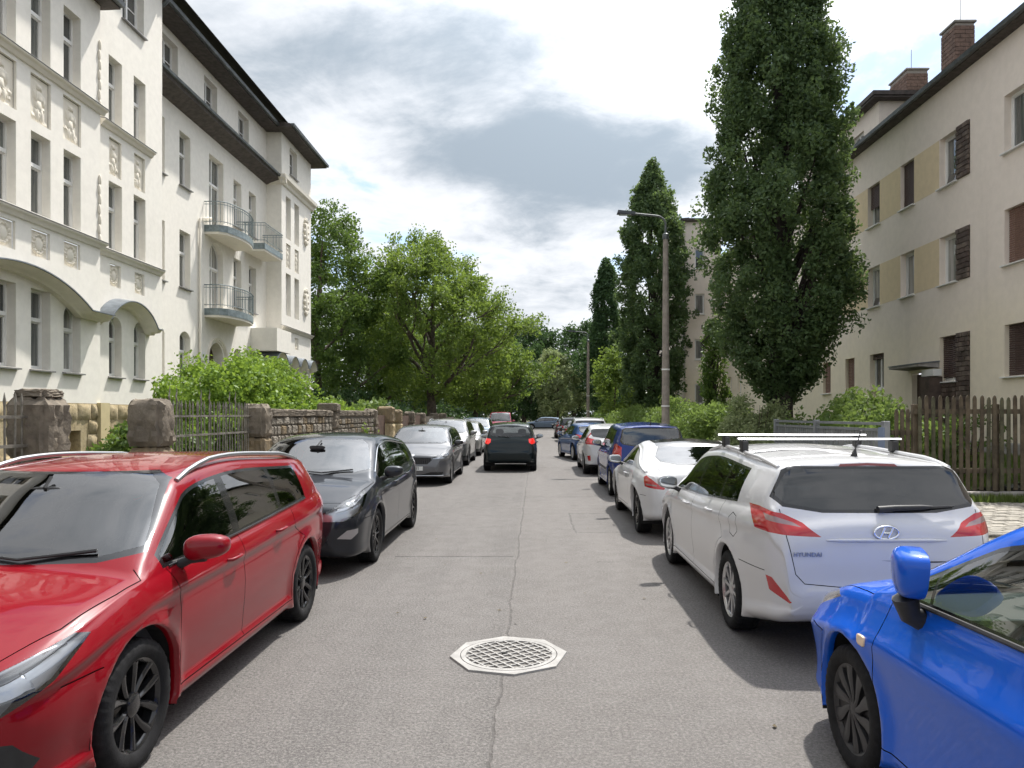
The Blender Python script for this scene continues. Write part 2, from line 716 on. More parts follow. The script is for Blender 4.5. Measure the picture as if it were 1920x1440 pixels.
M['wood_door'] = simple('door_wood', (.06, .035, .022), .5, var=.3, vscale=9)


def pane_mat(name, c, curtain, amt):
    t = NT(name)
    oc = t.objc()
    st = t.noise(9, 3, .5, vec=t.mapping(oc, (1, 0, .05)))
    t.set(col=t.mix(t.math('MULTIPLY', t.rng(st, .35, .65), amt), c, curtain), rough=.03, spec=.9, coat=.5, coatr=.01)
    return t.m


M['pane'] = pane_mat('window_pane', (.045, .055, .055), (.30, .30, .27), .55)
M['pane_d'] = pane_mat('window_pane_dark', (.03, .035, .038), (.10, .10, .09), .5)
M['pane_c'] = pane_mat('window_pane_curtain', (.20, .20, .19), (.50, .49, .45), .7)


class Facade:
    """plane with openings. rz: rotation of the local frame; local x along wall, local y outwards"""

    def __init__(self, root, origin, rz):
        self.root, self.o, self.rz = root, Vector(origin), rz
        self.c, self.s = math.cos(rz), math.sin(rz)

    def P(self, u, w, z):
        return (self.o.x + u * self.c - w * self.s, self.o.y + u * self.s + w * self.c, self.o.z + z)

    def outline(self, op):
        uc, w, z0, z1 = op['u'], op['w'], op['z0'], op['z1']
        a = op.get('arch', 0)                # rise of the arch
        l, r = uc - w / 2, uc + w / 2
        if not a:
            return [(l, z0), (r, z0), (r, z1), (l, z1)]
        n = 12
        rad = (w * w / 4 + a * a) / (2 * a)
        cz = z1 - rad
        th = math.asin(min(1, w / 2 / rad))
        arc = [(uc + rad * math.sin(th - 2 * th * i / n), cz + rad * math.cos(th - 2 * th * i / n)) for i in range(n + 1)]
        return [(l, z0), (r, z0)] + arc

    def wall(self, name, u0, u1, z0, z1, ops, mat, depth=.22, thick=None):
        us = sorted(set([u0, u1] + [q for o in ops for q in (o['u'] - o['w'] / 2, o['u'] + o['w'] / 2) if u0 < q < u1]))
        zs = sorted(set([z0, z1] + [q for o in ops for q in (o['z0'], o['z1']) if z0 < q < z1]))
        b = MB()
        for i in range(len(us) - 1):
            for j in range(len(zs) - 1):
                um, zm = (us[i] + us[i + 1]) / 2, (zs[j] + zs[j + 1]) / 2
                if any(abs(um - o['u']) < o['w'] / 2 and o['z0'] < zm < o['z1'] for o in ops):
                    continue
                b.quad(self.P(us[i], 0, zs[j]), self.P(us[i + 1], 0, zs[j]), self.P(us[i + 1], 0, zs[j + 1]), self.P(us[i], 0, zs[j + 1]))
        for o in ops:
            ol = self.outline(o)
            if o.get('arch'):
                arc = ol[2:]
                m = len(arc) // 2
                r, l, z1_ = o['u'] + o['w'] / 2, o['u'] - o['w'] / 2, o['z1']
                b.add([self.P(u, 0, z) for u, z in arc[:m + 1]] + [self.P(r, 0, z1_)], [tuple(range(m + 2))])
                b.add([self.P(u, 0, z) for u, z in arc[m:]] + [self.P(l, 0, z1_)], [tuple(range(len(arc) - m + 1))])
            d = o.get('depth', depth)
            n = len(ol)
            for k in range(n):
                a, c = ol[k], ol[(k + 1) % n]
                b.quad(self.P(a[0], 0, a[1]), self.P(c[0], 0, c[1]), self.P(c[0], -d, c[1]), self.P(a[0], -d, a[1]))
        me = bpy.data.meshes.new(name)
        me.from_pydata(b.v, [], b.f)
        me.materials.append(mat)
        rl = self.root.location if self.root else Vector((0, 0, 0))
        ob = link(name, me, self.root)
        for v in me.vertices:
            v.co -= rl
        return ob

    _cache = {}

    def window(self, op, depth=.22, style='t', sill=True, pane=None, frame=None, sill_mat=None, tilt=False):
        """frame, pane and sill for an opening"""
        w, h, a = op['w'], op['z1'] - op['z0'], op.get('arch', 0)
        pane = pane or M['pane']
        frame = frame or M['pvc']
        key = (round(w, 3), round(h, 3), a, style, frame.name)
        if key not in self._cache:
            f = .055
            b = MB()
            ol = self.outline(dict(u=0, w=w, z0=0, z1=h, arch=a))
            cx, cz = 0, h / 2
            inn = self.outline(dict(u=0, w=w - 2 * f, z0=f, z1=h - f, arch=max(0, a - f * .6) if a else 0))
            n = len(ol)
            for y0, y1 in ((.0, .045),):
                for k in range(n):
                    k2 = (k + 1) % n
                    A, B, C, D = ol[k], ol[k2], inn[k2], inn[k]
                    b.quad((A[0], y1, A[1]), (B[0], y1, B[1]), (C[0], y1, C[1]), (D[0], y1, D[1]))
                    b.quad((D[0], y1, D[1]), (C[0], y1, C[1]), (C[0], y0, C[1]), (D[0], y0, D[1]))
            zt = h * .63 if h > 1.5 else h
            if 't' in style and h > 1.4:
                b.box(-w / 2 + f, w / 2 - f, -.005, .075, zt - .045, zt + .045)
            if 'm' in style:
                b.box(-.035, .035, -.005, .055, f, zt - .045 if 't' in style else h - f)
                if 'M' in style and 't' in style:
                    b.box(-.03, .03, -.005, .05, zt + .045, h - f)
            if 'g' in style:
                b.box(-w / 2 + f, w / 2 - f, -.004, .03, h * .5 - .015, h * .5 + .015)
            # inner sash border
            g = f + .035
            zz1 = zt - .045 if ('t' in style and h > 1.4) else h - f
            for x0, x1, q0, q1 in ((-w / 2 + f, -w / 2 + g, f, zz1), (w / 2 - g, w / 2 - f, f, zz1), (-w / 2 + g, w / 2 - g, f, g), (-w / 2 + g, w / 2 - g, zz1 - .035, zz1)):
                b.box(x0, x1, -.004, .032, q0, q1)
            me = b.mesh('window', frame)
            p = MB()
            p.add([(u, .004, z) for u, z in inn], [tuple(range(n))])
            self._cache[key] = (me, p.mesh('pane', None))
        me, pm = self._cache[key]
        rl = self.root.location
        P0 = Vector(self.P(op['u'], -op.get('depth', depth), op['z0'])) - rl
        o = link('window', me, self.root, P0, self.rz)
        q = pm if not pm.materials else pm
        po = link('pane', q, o, mat=pane)
        if sill:
            k = ('sill', round(w, 3), round(depth, 3))
            if k not in self._cache:
                b = MB()
                b.add([(x, y, z) for x in (-w / 2 - .05, w / 2 + .05) for y, z in ((0, .02), (depth + .10, -.02), (depth + .10, -.05), (depth + .002, -.055), (depth + .002, -.03))],
                      [(j, (j + 1) % 5, (j + 1) % 5 + 5, j + 5) for j in range(5)] + [(4, 3, 2, 1, 0), (5, 6, 7, 8, 9)])
                self._cache[k] = b.mesh('sill', M['sill_z'])
            link('sill', self._cache[k], o, mat=sill_mat or M['sill_z'])
        if tilt:
            b = MB()
            t0 = .14
            b.add([(-w / 2 + .07, .05, .08), (w / 2 - .07, .05, .08), (w / 2 - .07, .05 - t0, h * .6), (-w / 2 + .07, .05 - t0, h * .6)], [(0, 1, 2, 3)])
            b.build('tilted_sash', M['pane_d'], o)
        return o

    def slab(self, name, u0, u1, w0, w1, z0, z1, mat, part=None, bev=0):
        b = MB()
        pts = [self.P(u, w, z) for z in (z0, z1) for u, w in ((u0, w0), (u1, w0), (u1, w1), (u0, w1))]
        rl = self.root.location
        b.add([Vector(p) - rl for p in pts], [(0, 3, 2, 1), (4, 5, 6, 7), (0, 1, 5, 4), (1, 2, 6, 5), (2, 3, 7, 6), (3, 0, 4, 7)])
        return b.build(name, mat, part or self.root)

    def profile(self, name, u0, u1, prof, mat, part=None, smooth=None, caps=True):
        """prof: list of (w,z) swept from u0 to u1"""
        rl = self.root.location
        n = len(prof)
        b = MB()
        vs = [Vector(self.P(u, w, z)) - rl for u in (u0, u1) for w, z in prof]
        fs = [(k, (k + 1) % n, (k + 1) % n + n, k + n) for k in range(n)]
        if caps:
            fs += [tuple(range(n - 1, -1, -1)), tuple(range(n, 2 * n))]
        b.add(vs, fs)
        return b.build(name, mat, part or self.root, smooth)

    def hood(self, name, uc, half, z_foot, rise, wing_r, proj, mat, wing_l=0.0, cover=True):
        """arched moulding with sheet-metal cover"""
        rl = self.root.location
        n = 18
        rad = (half * half + rise * rise) / (2 * rise)
        th = math.asin(min(1, half / rad))
        line = []
        if wing_l:
            line.append((uc - half - wing_l, z_foot))
        line += [(uc + rad * math.sin(-th + 2 * th * i / n), z_foot + rise - rad + rad * math.cos(-th + 2 * th * i / n)) for i in range(n + 1)]
        if wing_r:
            line.append((uc + half + wing_r, z_foot))

        def sweep(prof, nm, mt):
            b = MB()
            vs, fs = [], []
            m = len(prof)
            for u, z in line:
                for w, dzz in prof:
                    vs.append(Vector(self.P(u, w, z + dzz)) - rl)
            for i in range(len(line) - 1):
                for k in range(m):
                    k2 = (k + 1) % m
                    fs.append((i * m + k, i * m + k2, (i + 1) * m + k2, (i + 1) * m + k))
            fs += [tuple(range(m)), tuple(range((len(line) - 1) * m, len(line) * m))[::-1]]
            b.add(vs, fs)
            return b.build(nm, mt, self.root, 50)
        ob = sweep([(.0, -.15), (proj * .35, -.15), (proj * .45, -.09), (proj * .8, -.075), (proj * .9, -.015), (proj, 0), (.0, .0)], name, M['cream_trim'])
        if cover:
            sweep([(.003, .004), (proj + .03, .004), (proj + .03, .03), (.003, .10)], 'hood_cover', M['zinc']).parent = ob
        return ob


LH = tag(empty('apartment_house', (-12.4, 24, 0)), 'cream art nouveau apartment house with balconies, relief panels and dark eaves behind the stone wall', 'house')
rzL = R(-90)                     # local x -> -Y, local y -> +X


def LF(x):
    return Facade(LH, (x, 0, 0), rzL)


bay1, bay2, rec, far = LF(-11.3), LF(-11.6), LF(-12.4), LF(-11.7)
lo_z = .1


def ops_at(ys, w, z0, z1, arch=0, depth=None):
    r = []
    for y in ys:
        o = dict(u=-y, w=w, z0=z0, z1=z1, arch=arch)
        if depth:
            o['depth'] = depth
        r.append(o)
    return r


c1 = [12.29, 13.44, 14.59, 15.74, 16.89, 18.04][1:]
g1 = ops_at(c1[2:3], .67, 2.78, 4.62) + ops_at([c1[1], c1[3]], .67, 2.78, 4.60) + ops_at([c1[0], c1[4]], .67, 2.78, 4.44, .30)
f1 = ops_at(c1, .67, 6.32, 8.15)
s1 = ops_at(c1, .67, 9.82, 11.62)
def sunk(ys, w, h, z):
    return [dict(u=-y, w=w + .04, z0=z - .02, z1=z + h + .02, arch=0, depth=.07) for y in ys]


rel1 = sunk(c1, .66, 1.02, 8.42) + sunk(c1, .60, .58, 5.36)
b1 = ops_at([18.15, 15.3], .45, .72, 1.35, depth=.35)
bay1.wall('wall', -19.2, -12.3, 2.03, 12.45, g1 + f1 + s1 + rel1, M['cream'], .25)
bay1.wall('plinth', -19.2, -12.3, lo_z, 2.03, b1, M['sandstone'], .3)
c2_ = [20.43, 21.69]
g2 = ops_at(c2_, .62, 2.80, 4.45, .26)
f2 = ops_at(c2_, .65, 6.30, 8.15)
s2 = ops_at(c2_, .65, 9.75, 11.6)
a2 = ops_at([21.35], 1.15, 12.95, 14.25)
rel2 = sunk(c2_, .56, .98, 8.36) + sunk(c2_, .50, .58, 5.30)
b2 = ops_at([20.35], .45, .72, 1.35, depth=.35)
bay2.wall('wall', -23.0, -19.2, 2.03, 15.3, g2 + f2 + s2 + a2 + rel2, M['cream'], .25)
bay2.wall('plinth', -23.0, -19.2, lo_z, 2.03, b2, M['sandstone'], .3)
cr = [24.35, 26.2, 30.85, 32.5]
gr = ops_at([24.35, 26.2], .80, 2.83, 4.70, .22) + ops_at([30.85, 32.5], .8, 2.83, 4.5, .22)
fr_ = ops_at(cr, .82, 6.25, 8.25)
sr = ops_at([24.35, 26.2], .82, 9.83, 11.72) + ops_at([30.85, 32.5], .82, 9.6, 11.5)
dr = [dict(u=-28.8, w=1.3, z0=.6, z1=4.55, arch=.62, depth=.45)]
bd = [dict(u=-28.8, w=1.25, z0=5.75, z1=8.45, arch=.60), dict(u=-28.8, w=1.3, z0=9.0, z1=11.75)]
ar = ops_at([25.1, 28.3, 31.5], 1.15, 13.2, 14.55)
rec.wall('wall', -34.2, -23.0, lo_z, 15.0, gr + fr_ + sr + dr + bd + ar, M['cream'], .25)
cf = [35.15, 36.4]
gf = ops_at([35.15, 36.6, 37.9], .6, 2.4, 4.0, .25)
ff = ops_at(cf, .72, 6.45, 8.45)
sf = ops_at(cf, .72, 10.1, 12.1)
relf = sunk(cf, .6, 1.1, 8.75) + sunk(cf, .5, .55, 4.95)
af = ops_at([35.9], 1.1, 13.3, 14.6)
far.wall('wall', -38.7, -34.2, lo_z, 15.0, gf + ff + sf + af + relf, M['cream'], .25)
near = LF(-12.2)
nops = [o for yc in (-8, -5.2, -2.4, .4, 3.2, 6.0, 8.8, 11.0) for z in (2.8, 6.3, 9.8) for o in ops_at([yc], .95, z, z + 1.85)]
near.wall('wall', -12.3, 10, lo_z, 12.9, nops, M['cream'], .25)
# returns facing the camera and the far end
for nm, x0, x1, y, z0, z1 in (('return_wall', -12.4, -11.7, 34.2, lo_z, 15.0), ('return_wall', -11.6, -11.3, 19.2, lo_z, 12.45), ('return_wall', -22, -11.3, 12.3, lo_z, 12.45),
                              ('end_wall', -22, -11.7, 38.7, lo_z, 15.0), ('return_wall', -12.4, -11.6, 23.0, lo_z, 15.0), ('return_wall', -22, -11.6, 19.2, 12.45, 15.3)):
    b = MB()
    b.quad((x0, y, z0), (x1, y, z0), (x1, y, z1), (x0, y, z1))
    ob = b.build(nm, M['cream'])
    ob.parent = LH
    ob.location = -LH.location
# windows
panes = ['pane', 'pane_d', 'pane_c', 'pane', 'pane']
random.seed(3)
for F, ops, st, si in ((bay1, g1, 't', True), (bay1, f1, 't', False), (bay1, s1, 't', False), (bay2, g2, 't', True), (bay2, f2, 't', False), (bay2, s2, 't', False), (bay2, a2, 'mg', True),
                       (rec, gr, 't', True), (rec, fr_, 't', True), (rec, sr, 't', True), (rec, bd, 'tmM', False), (rec, ar, 'mg', False), (near, nops, 't', True),
                       (far, gf, 't', False), (far, ff, 't', False), (far, sf, 't', False), (far, af, 'mg', True), (bay1, b1, '', False), (bay2, b2, '', False)):
    for o in ops:
        fr2 = M['iron'] if not st else None
        F.window(o, .25, st, si, M[random.choice(panes)] if st != 'mg' else M['pane_d'], fr2)
# the entrance door
b = MB()
P0 = Vector(rec.P(-28.8, -.44, .6)) - LH.location
for x0, x1 in ((-.64, -.01), (.01, .64)):
    b.box(x0, x1, -.02, .03, 0, 2.5)
    b.box(x0 + .08, x1 - .08, .03, .05, .2, 1.1)
    b.box(x0 + .08, x1 - .08, .03, .05, 1.3, 2.35)
b.box(-.64, .64, -.02, .035, 2.53, 3.95)
b.build('entrance_door', M['wood_door'], LH, None, P0, rzL)
hood_line = rec.hood('door_surround', -28.8, .86, 3.95, .80, 0, .10, M['cream_trim'], cover=False)
# string courses, cornices
for F, u0, u1, zz in ((bay1, -19.32, -12.2, 6.2), (bay1, -19.32, -12.2, 9.70), (bay2, -22.9, -19.2, 6.18), (bay2, -22.35, -19.7, 9.66), (far, -38.8, -34.1, 5.85)):
    c = F.profile('string_course', u0, u1, [(0, zz - .14), (.05, zz - .13), (.09, zz - .05), (.15, zz - .02), (.16, zz + .02), (0, zz + .05)], M['cream_trim'])
    F.profile('course_cover', u0 - .01, u1 + .01, [(.0, zz + .055), (.175, zz + .025), (.175, zz + .035), (.0, zz + .075)], M['sill_z'], c)
far.profile('cornice', -38.95, -34.0, [(0, 12.45), (.08, 12.48), (.12, 12.62), (.26, 12.70), (.28, 12.86), (0, 12.90)], M['cream_trim'])
b = MB()
b.quad((0, 0, 0), (0, 0, 0), (0, 0, 0), (0, 0, 0))
CF = Facade(LH, (0, 34.2, 0), PI)
CF.profile('cornice', 11.45, 12.4, [(0, 12.45), (.08, 12.48), (.12, 12.62), (.26, 12.70), (.28, 12.86), (0, 12.90)], M['cream_trim'])
# eaves: skirt roof over the second floor of the recessed part, main eaves
sk = rec.profile('skirt_eave', -34.18, -23.02, [(0, 12.42), (.62, 12.62), (.66, 12.78), (.62, 12.80), (0, 13.02)], M['soffit'])
rec.profile('eave_gutter', -34.16, -23.02, [(.60, 12.74), (.74, 12.74), (.76, 12.82), (.72, 12.84), (.62, 12.84)], M['gutter'], sk)


def eave(F, u0, u1, z, w):
    e = F.profile('eave', u0, u1, [(-.3, z), (0, z), (w, z + .02), (w, z + .16), (-.3, z + .34)], M['soffit'])
    F.profile('eave_gutter', u0, u1, [(w + .002, z + .06), (w + .12, z + .06), (w + .14, z + .17), (w + .002, z + .17)], M['gutter'], e)
    return e


eave(rec, -33.6, -23.02, 14.85, .70)
eave(far, -39.3, -33.55, 14.86, .66)
CFe = Facade(LH, (0, 34.2, 0), PI)
CFe.profile('eave', 11.03, 12.4, [(0, 14.87), (.62, 14.89), (.62, 15.01), (0, 15.15)], M['soffit'])
eave(bay2, -23.25, -19.0, 15.2, .5)
e1 = eave(bay1, -19.4, -12.1, 12.4, .42)
# roof
rb = MB()
for (y0, y1, x0, z0) in ((22.9, 39.2, -11.3, 15.2), (19.0, 23.3, -11.2, 15.5), (12.1, 19.4, -11.0, 12.7), (-10.2, 12.2, -11.9, 13.0)):
    rb.add([(x0, y0, z0), (x0, y1, z0), (x0 - 5, y1, z0 + 3.2), (x0 - 5, y0, z0 + 3.2), (x0 - 12, y0, z0), (x0 - 12, y1, z0)],
           [(0, 1, 2, 3), (3, 2, 5, 4), (0, 3, 4), (1, 5, 2)])
ro = rb.build('roof', M['roof_dark'])
ro.parent = LH
ro.location = -LH.location
# hoods over the ground floor windows
bay1.hood('window_hood', -15.74, 2.42, 4.30, .68, .95, .42, M['cream_trim'], .95)
bay2.hood('window_hood', -20.75, 1.22, 4.28, .62, .95, .40, M['cream_trim'], .28)
for yc in (35.0, 36.45, 37.95):
    far.hood('window_hood', -yc, .58, 4.05, .42, .12, .38, M['cream_trim'], .12)


# relief panels
def relief_mesh(name, w, h, kind, seed):
    rnd = random.Random(seed)
    nx, nz = 18, 26 if kind == 'figure' else 18
    blobs = []
    if kind == 'figure':
        cx = rnd.uniform(-.06, .06) * w
        blobs += [(cx, h * .80, w * .13, h * .075, .055), (cx, h * .60, w * .22, h * .14, .05), (cx + w * .05, h * .40, w * .18, h * .13, .05),
                  (cx - w * .10, h * .20, w * .10, h * .16, .05), (cx + w * .12, h * .20, w * .10, h * .16, .045), (cx + w * .20, h * .60, w * .07, h * .16, .05), (cx - w * .22, h * .56, w * .07, h * .14, .045)]
        for k in range(7):
            blobs.append((rnd.uniform(-.42, .42) * w, rnd.uniform(.04, .35) * h, w * .1, h * .05, .03))
    else:
        blobs += [(0, h * .5, w * .24, h * .26, .045)]
        for k in range(14):
            a = 2 * PI * k / 14
            blobs.append((.34 * w * math.cos(a), h * .5 + .36 * h * math.sin(a), w * .08, h * .08, .035 + .02 * rnd.random()))
    vs, fs = [], []
    for j in range(nz + 1):
        for i in range(nx + 1):
            x, z = -w / 2 + w * i / nx, h * j / nz
            d = -.035
            if i in (0, nx) or j in (0, nz):
                d = -.03
            else:
                s_ = 0
                for bx, bz, rx, rz_, hh in blobs:
                    q = ((x - bx) / rx) ** 2 + ((z - bz) / rz_) ** 2
                    if q < 1:
                        s_ = max(s_, hh * math.sqrt(1 - q))
                d += s_ * 1.15
            vs.append((x, d, z))
    for j in range(nz):
        for i in range(nx):
            a = j * (nx + 1) + i
            fs.append((a, a + 1, a + nx + 2, a + nx + 1))
    b = MB()
    b.add(vs, fs)
    return b.mesh(name, M['relief'])


def put_relief(F, y, z, w, h, kind, seed):
    me = relief_mesh('relief_panel', w, h, kind, seed)
    link('relief_panel', me, LH, Vector(F.P(-y, -.034, z)) - LH.location, rzL)


sd = 0
for y in c1:
    put_relief(bay1, y, 8.42, .66, 1.02, 'figure', sd)
    put_relief(bay1, y, 5.36, .60, .58, 'shield', sd + 50)
    sd += 1
for y in c2_:
    put_relief(bay2, y, 8.36, .56, .98, 'figure', sd)
    put_relief(bay2, y, 5.30, .50, .58, 'shield', sd + 50)
    sd += 1
for y in cf:
    put_relief(far, y, 8.75, .6, 1.1, 'figure', sd)
    put_relief(far, y, 4.95, .5, .55, 'shield', sd + 50)
    sd += 1
for z in (6.9, 10.5):
    b = MB()
    vs, fs = rounded_blob(.20, .10, .55, 2.2)
    b.add(vs, fs)
    for k in range(12):
        a = 2 * PI * k / 12
        vs, fs = rounded_blob(.10, .09, .10, 2.2, 8, 6)
        b.add([(x + .27 * math.cos(a), y + .02, z2 + .62 * math.sin(a)) for x, y, z2 in vs], fs)
    b.build('cartouche', M['relief'], LH, 60, Vector(far.P(-37.75, .02, z + .6)) - LH.location, rzL)
for z in (6.2, 9.7):
    b = MB()
    for k in range(7):
        vs, fs = rounded_blob(.045, .035, .14, 2.2, 8, 6)
        b.add([(x + .03 * (k % 2), y, z2 + .26 * k) for x, y, z2 in vs], fs)
    b.build('corner_ornament', M['relief'], LH, 60, Vector(bay1.P(-19.16, .02, z + .1)) - LH.location, rzL)
# plinth blocks of the two bays
def rock_block(seed, depth=.07):
    rnd = random.Random(seed)
    nx, nz = 5, 4
    vs, fs = [], []
    for j in range(nz + 1):
        for i in range(nx + 1):
            e = i in (0, nx) or j in (0, nz)
            d = .0 if e else depth * rnd.uniform(.45, 1.0)
            vs.append((-.5 + i / nx + (0 if e else rnd.uniform(-.05, .05)), d + .012, j / nz + (0 if e else rnd.uniform(-.05, .05))))
    for j in range(nz):
        for i in range(nx):
            a = j * (nx + 1) + i
            fs.append((a, a + 1, a + nx + 2, a + nx + 1))
    b = MB()
    b.add(vs, fs)
    # sides back to the wall
    per = [i for i in range(nx + 1)] + [j * (nx + 1) + nx for j in range(1, nz + 1)] + [nz * (nx + 1) + i for i in range(nx - 1, -1, -1)] + [j * (nx + 1) for j in range(nz - 1, 0, -1)]
    k = len(b.v)
    b.v += [(b.v[p][0], -.03, b.v[p][2]) for p in per]
    for i in range(len(per)):
        i2 = (i + 1) % len(per)
        b.f.append((per[i], per[i2], k + i2, k + i))
    return b.mesh('plinth_stone', M['sandstone'], 25)


blocks = [rock_block(i) for i in range(6)]
plinths = [c for c in LH.children if c.name.startswith('plinth')]
random.seed(11)
for F, pl, y0, y1, bo in ((bay1, plinths[0], 13.9, 19.05, b1), (bay2, plinths[1], 19.45, 22.95, b2)):
    hs = [.30, .42, .40, .36, .40]
    z = .14
    for rI, h in enumerate(hs):
        y = y0 - (.3 if rI % 2 else 0)
        while y < y1:
            L_ = random.uniform(.48, .85)
            e = min(y + L_, y1)
            if e - y > .12:
                cy = (y + e) / 2
                if not any(abs(cy + o['u']) < (e - y) / 2 + o['w'] / 2 - .02 and z < o['z1'] and z + h > o['z0'] for o in bo):
                    ob = link('plinth_stone', random.choice(blocks), pl, Vector(F.P(-cy, 0, z)) - LH.location, rzL)
                    ob.scale = (e - y - .018, random.uniform(.8, 1.25), h - .016)
            y = e
        z += h
b = MB()
b.box(-11.32, -11.19, 19.05, 19.45, .1, 2.05)
ob = b.build('corner_pier', M['sand_light'])
ob.parent = LH
ob.location = -LH.location


# balconies
def balcony(y0, y1, z, depth, zrail, flowers=False, curved=True):
    uc = -(y0 + y1) / 2
    half = (y1 - y0) / 2
    base = Vector(rec.P(uc, 0, z)) - LH.location
    root = empty('balcony', base, rzL)
    root.parent = LH
    pts = []
    n = 14
    if curved:
        for i in range(n + 1):
            t = -1 + 2 * i / n
            pts.append((t * half, depth * (.72 + .28 * math.cos(t * PI / 2)) if abs(t) < 1 else depth * .62))
        pts = [(half, .0)] + [(half, depth * .55)] + pts[::-1][1:-1] + [(-half, depth * .55), (-half, 0)]
    else:
        pts = [(half, 0), (half, depth), (-half, depth), (-half, 0)]
    b = MB()
    b.prism(pts, 0, .12)
    b.build('slab', M['cream_trim'], root)
    b = MB()
    out = [(u * 1.01, w + .02 if w > 0 else 0) for u, w in pts]
    m = len(out)
    vs = [(u, w, zz) for zz in (.08, .34) for u, w in out]
    b.add(vs, [(k, k + 1, k + 1 + m, k + m) for k in range(m - 1)])
    b.build('fascia', M['rail_green'], root)
    for zz, r in ((.62 - .15, .014), (zrail - .10, .012), (zrail, .020)):
        b = MB()
        b.tube([(u, w, zz) for u, w in out], r, 6)
        b.build('hand_rail', M['rail_green'], root)
    # balusters
    me = MB().tube([(0, 0, .40), (0, 0, zrail)], .009, 5).mesh('baluster', M['rail_green'])
    tot = sum(math.hypot(out[k + 1][0] - out[k][0], out[k + 1][1] - out[k][1]) for k in range(m - 1))
    step = .135
    acc, nxt = 0, step / 2
    for k in range(m - 1):
        l = math.hypot(out[k + 1][0] - out[k][0], out[k + 1][1] - out[k][1])
        while nxt < acc + l:
            t = (nxt - acc) / l
            link('baluster', me, root, (out[k][0] + (out[k + 1][0] - out[k][0]) * t, out[k][1] + (out[k + 1][1] - out[k][1]) * t, 0))
            nxt += step
        acc += l
    return root


B1 = balcony(27.75, 30.7, 8.56, 1.0, 1.22)
B2 = balcony(31.5, 33.7, 8.75, .9, 1.2, curved=False)
B3 = balcony(27.75, 30.7, 5.42, 1.0, 1.22)
# loggia parapet over the corner porch
pr = MB()
pr.box(-12.4, -11.25, 32.3, 34.2, 4.55, 5.55)
ob = pr.build('porch_parapet', M['cream'])
ob.parent = LH
ob.location = -LH.location
rec.hood('window_hood', -33.2, .75, 4.05, .5, .12, 1.1, M['cream_trim'], .15)
# downpipes
for F, y, z0, z1 in ((rec, 27.25, .2, 9.0), (rec, 23.3, .2, 12.5)):
    b = MB()
    P1, P2 = Vector(F.P(-y, .07, z0)), Vector(F.P(-y, .07, z1))
    b.tube([P1 - LH.location, P2 - LH.location, P2 - LH.location + Vector((.0, .9, .25))], .045, 8)
    b.build('downpipe', M['cream_trim'], LH, 50)
b = MB()
b.tube([(-11.45, 23.1, 15.1), (-11.45, 23.1, 14.75), (-11.62, 23.06, 14.55)], .06, 8)
ob = b.build('downpipe', M['gutter'], None, 50)
ob.parent = LH
ob.location = -LH.location
# house number plate beside the door
b = MB()
P0 = Vector(rec.P(-27.6, .02, 3.75)) - LH.location
b.box(-.14, .14, -.01, .02, 0, .35)
b.build('number_sign', M['pvc'], LH, None, P0, rzL)
# ================================================================== RIGHT APARTMENT BLOCK
def two_tone(name, low, high, z0, z1):
    t = NT(name)
    sx = t.new('ShaderNodeSeparateXYZ')
    t.put(t.pos(), sx.inputs[0])
    st = t.noise(1.1, 5, .65, vec=t.mapping(t.pos(), (1, 1, .10)))
    big = t.noise(.7, 5, .6)
    base = t.mix(t.rng(t.math('ADD', sx.outputs[2], t.math('MULTIPLY', big, 1.2)), z0, z1), low, high)
    base = t.mix(t.math('MULTIPLY', t.rng(st, .52, .85), .22), base, (.36, .32, .27))
    t.set(col=t.mix(t.rng(t.noise(4, 4, .6), .3, .7, 0, .12), base, (.45, .40, .33)), rough=.92, spec=.15, normal=t.bump(t.noise(60, 4, .6), .3, .008))
    return t.m


M['block'] = two_tone('block_render', (.88, .785, .625), (.87, .775, .68), 4.2, 6.2)
M['ochre'] = plaster('ochre_field', (.80, .655, .44), (.5, .4, .25), .2)
M['shutter'] = simple('roller_shutter', (.20, .115, .085), .6, var=.1, vscale=8)
M['shutter_d'] = simple('roller_shutter_dark', (.075, .045, .038), .6, var=.15, vscale=8)
M['brown_brick'] = simple('clinker', (.085, .06, .048), .75, var=.4, vscale=3, bump=.5, bscale=40)
M['brown_brick_b'] = simple('clinker_light', (.13, .10, .08), .8, var=.4, vscale=3, bump=.5, bscale=40)
M['joint'] = simple('mortar_dark', (.06, .05, .042), .95)
M['chimney_brick'] = simple('chimney_clinker', (.165, .105, .08), .85, var=.3, vscale=4, bump=.4, bscale=50)
M['mortar'] = simple('mortar_grey', (.30, .27, .24), .95)
M['concrete'] = simple('concrete', (.33, .31, .285), .85, var=.2, vscale=4, bump=.3, bscale=60)

RB = tag(empty('apartment_block', (12, 26, 0)), 'beige apartment block with ochre panels and clinker brick trim behind the hedge and wooden fence', 'building')
rzR = R(90)                      # local x -> +Y, local y -> -X
rf = Facade(RB, (12, 0, 0), rzR)
ret = Facade(RB, (0, 47, 0), PI)  # faces the camera, local x -> -X
wing = Facade(RB, (9.7, 0, 0), rzR)


def rop(y0, y1, z0, z1):
    return dict(u=(y0 + y1) / 2, w=y1 - y0, z0=z0, z1=z1)


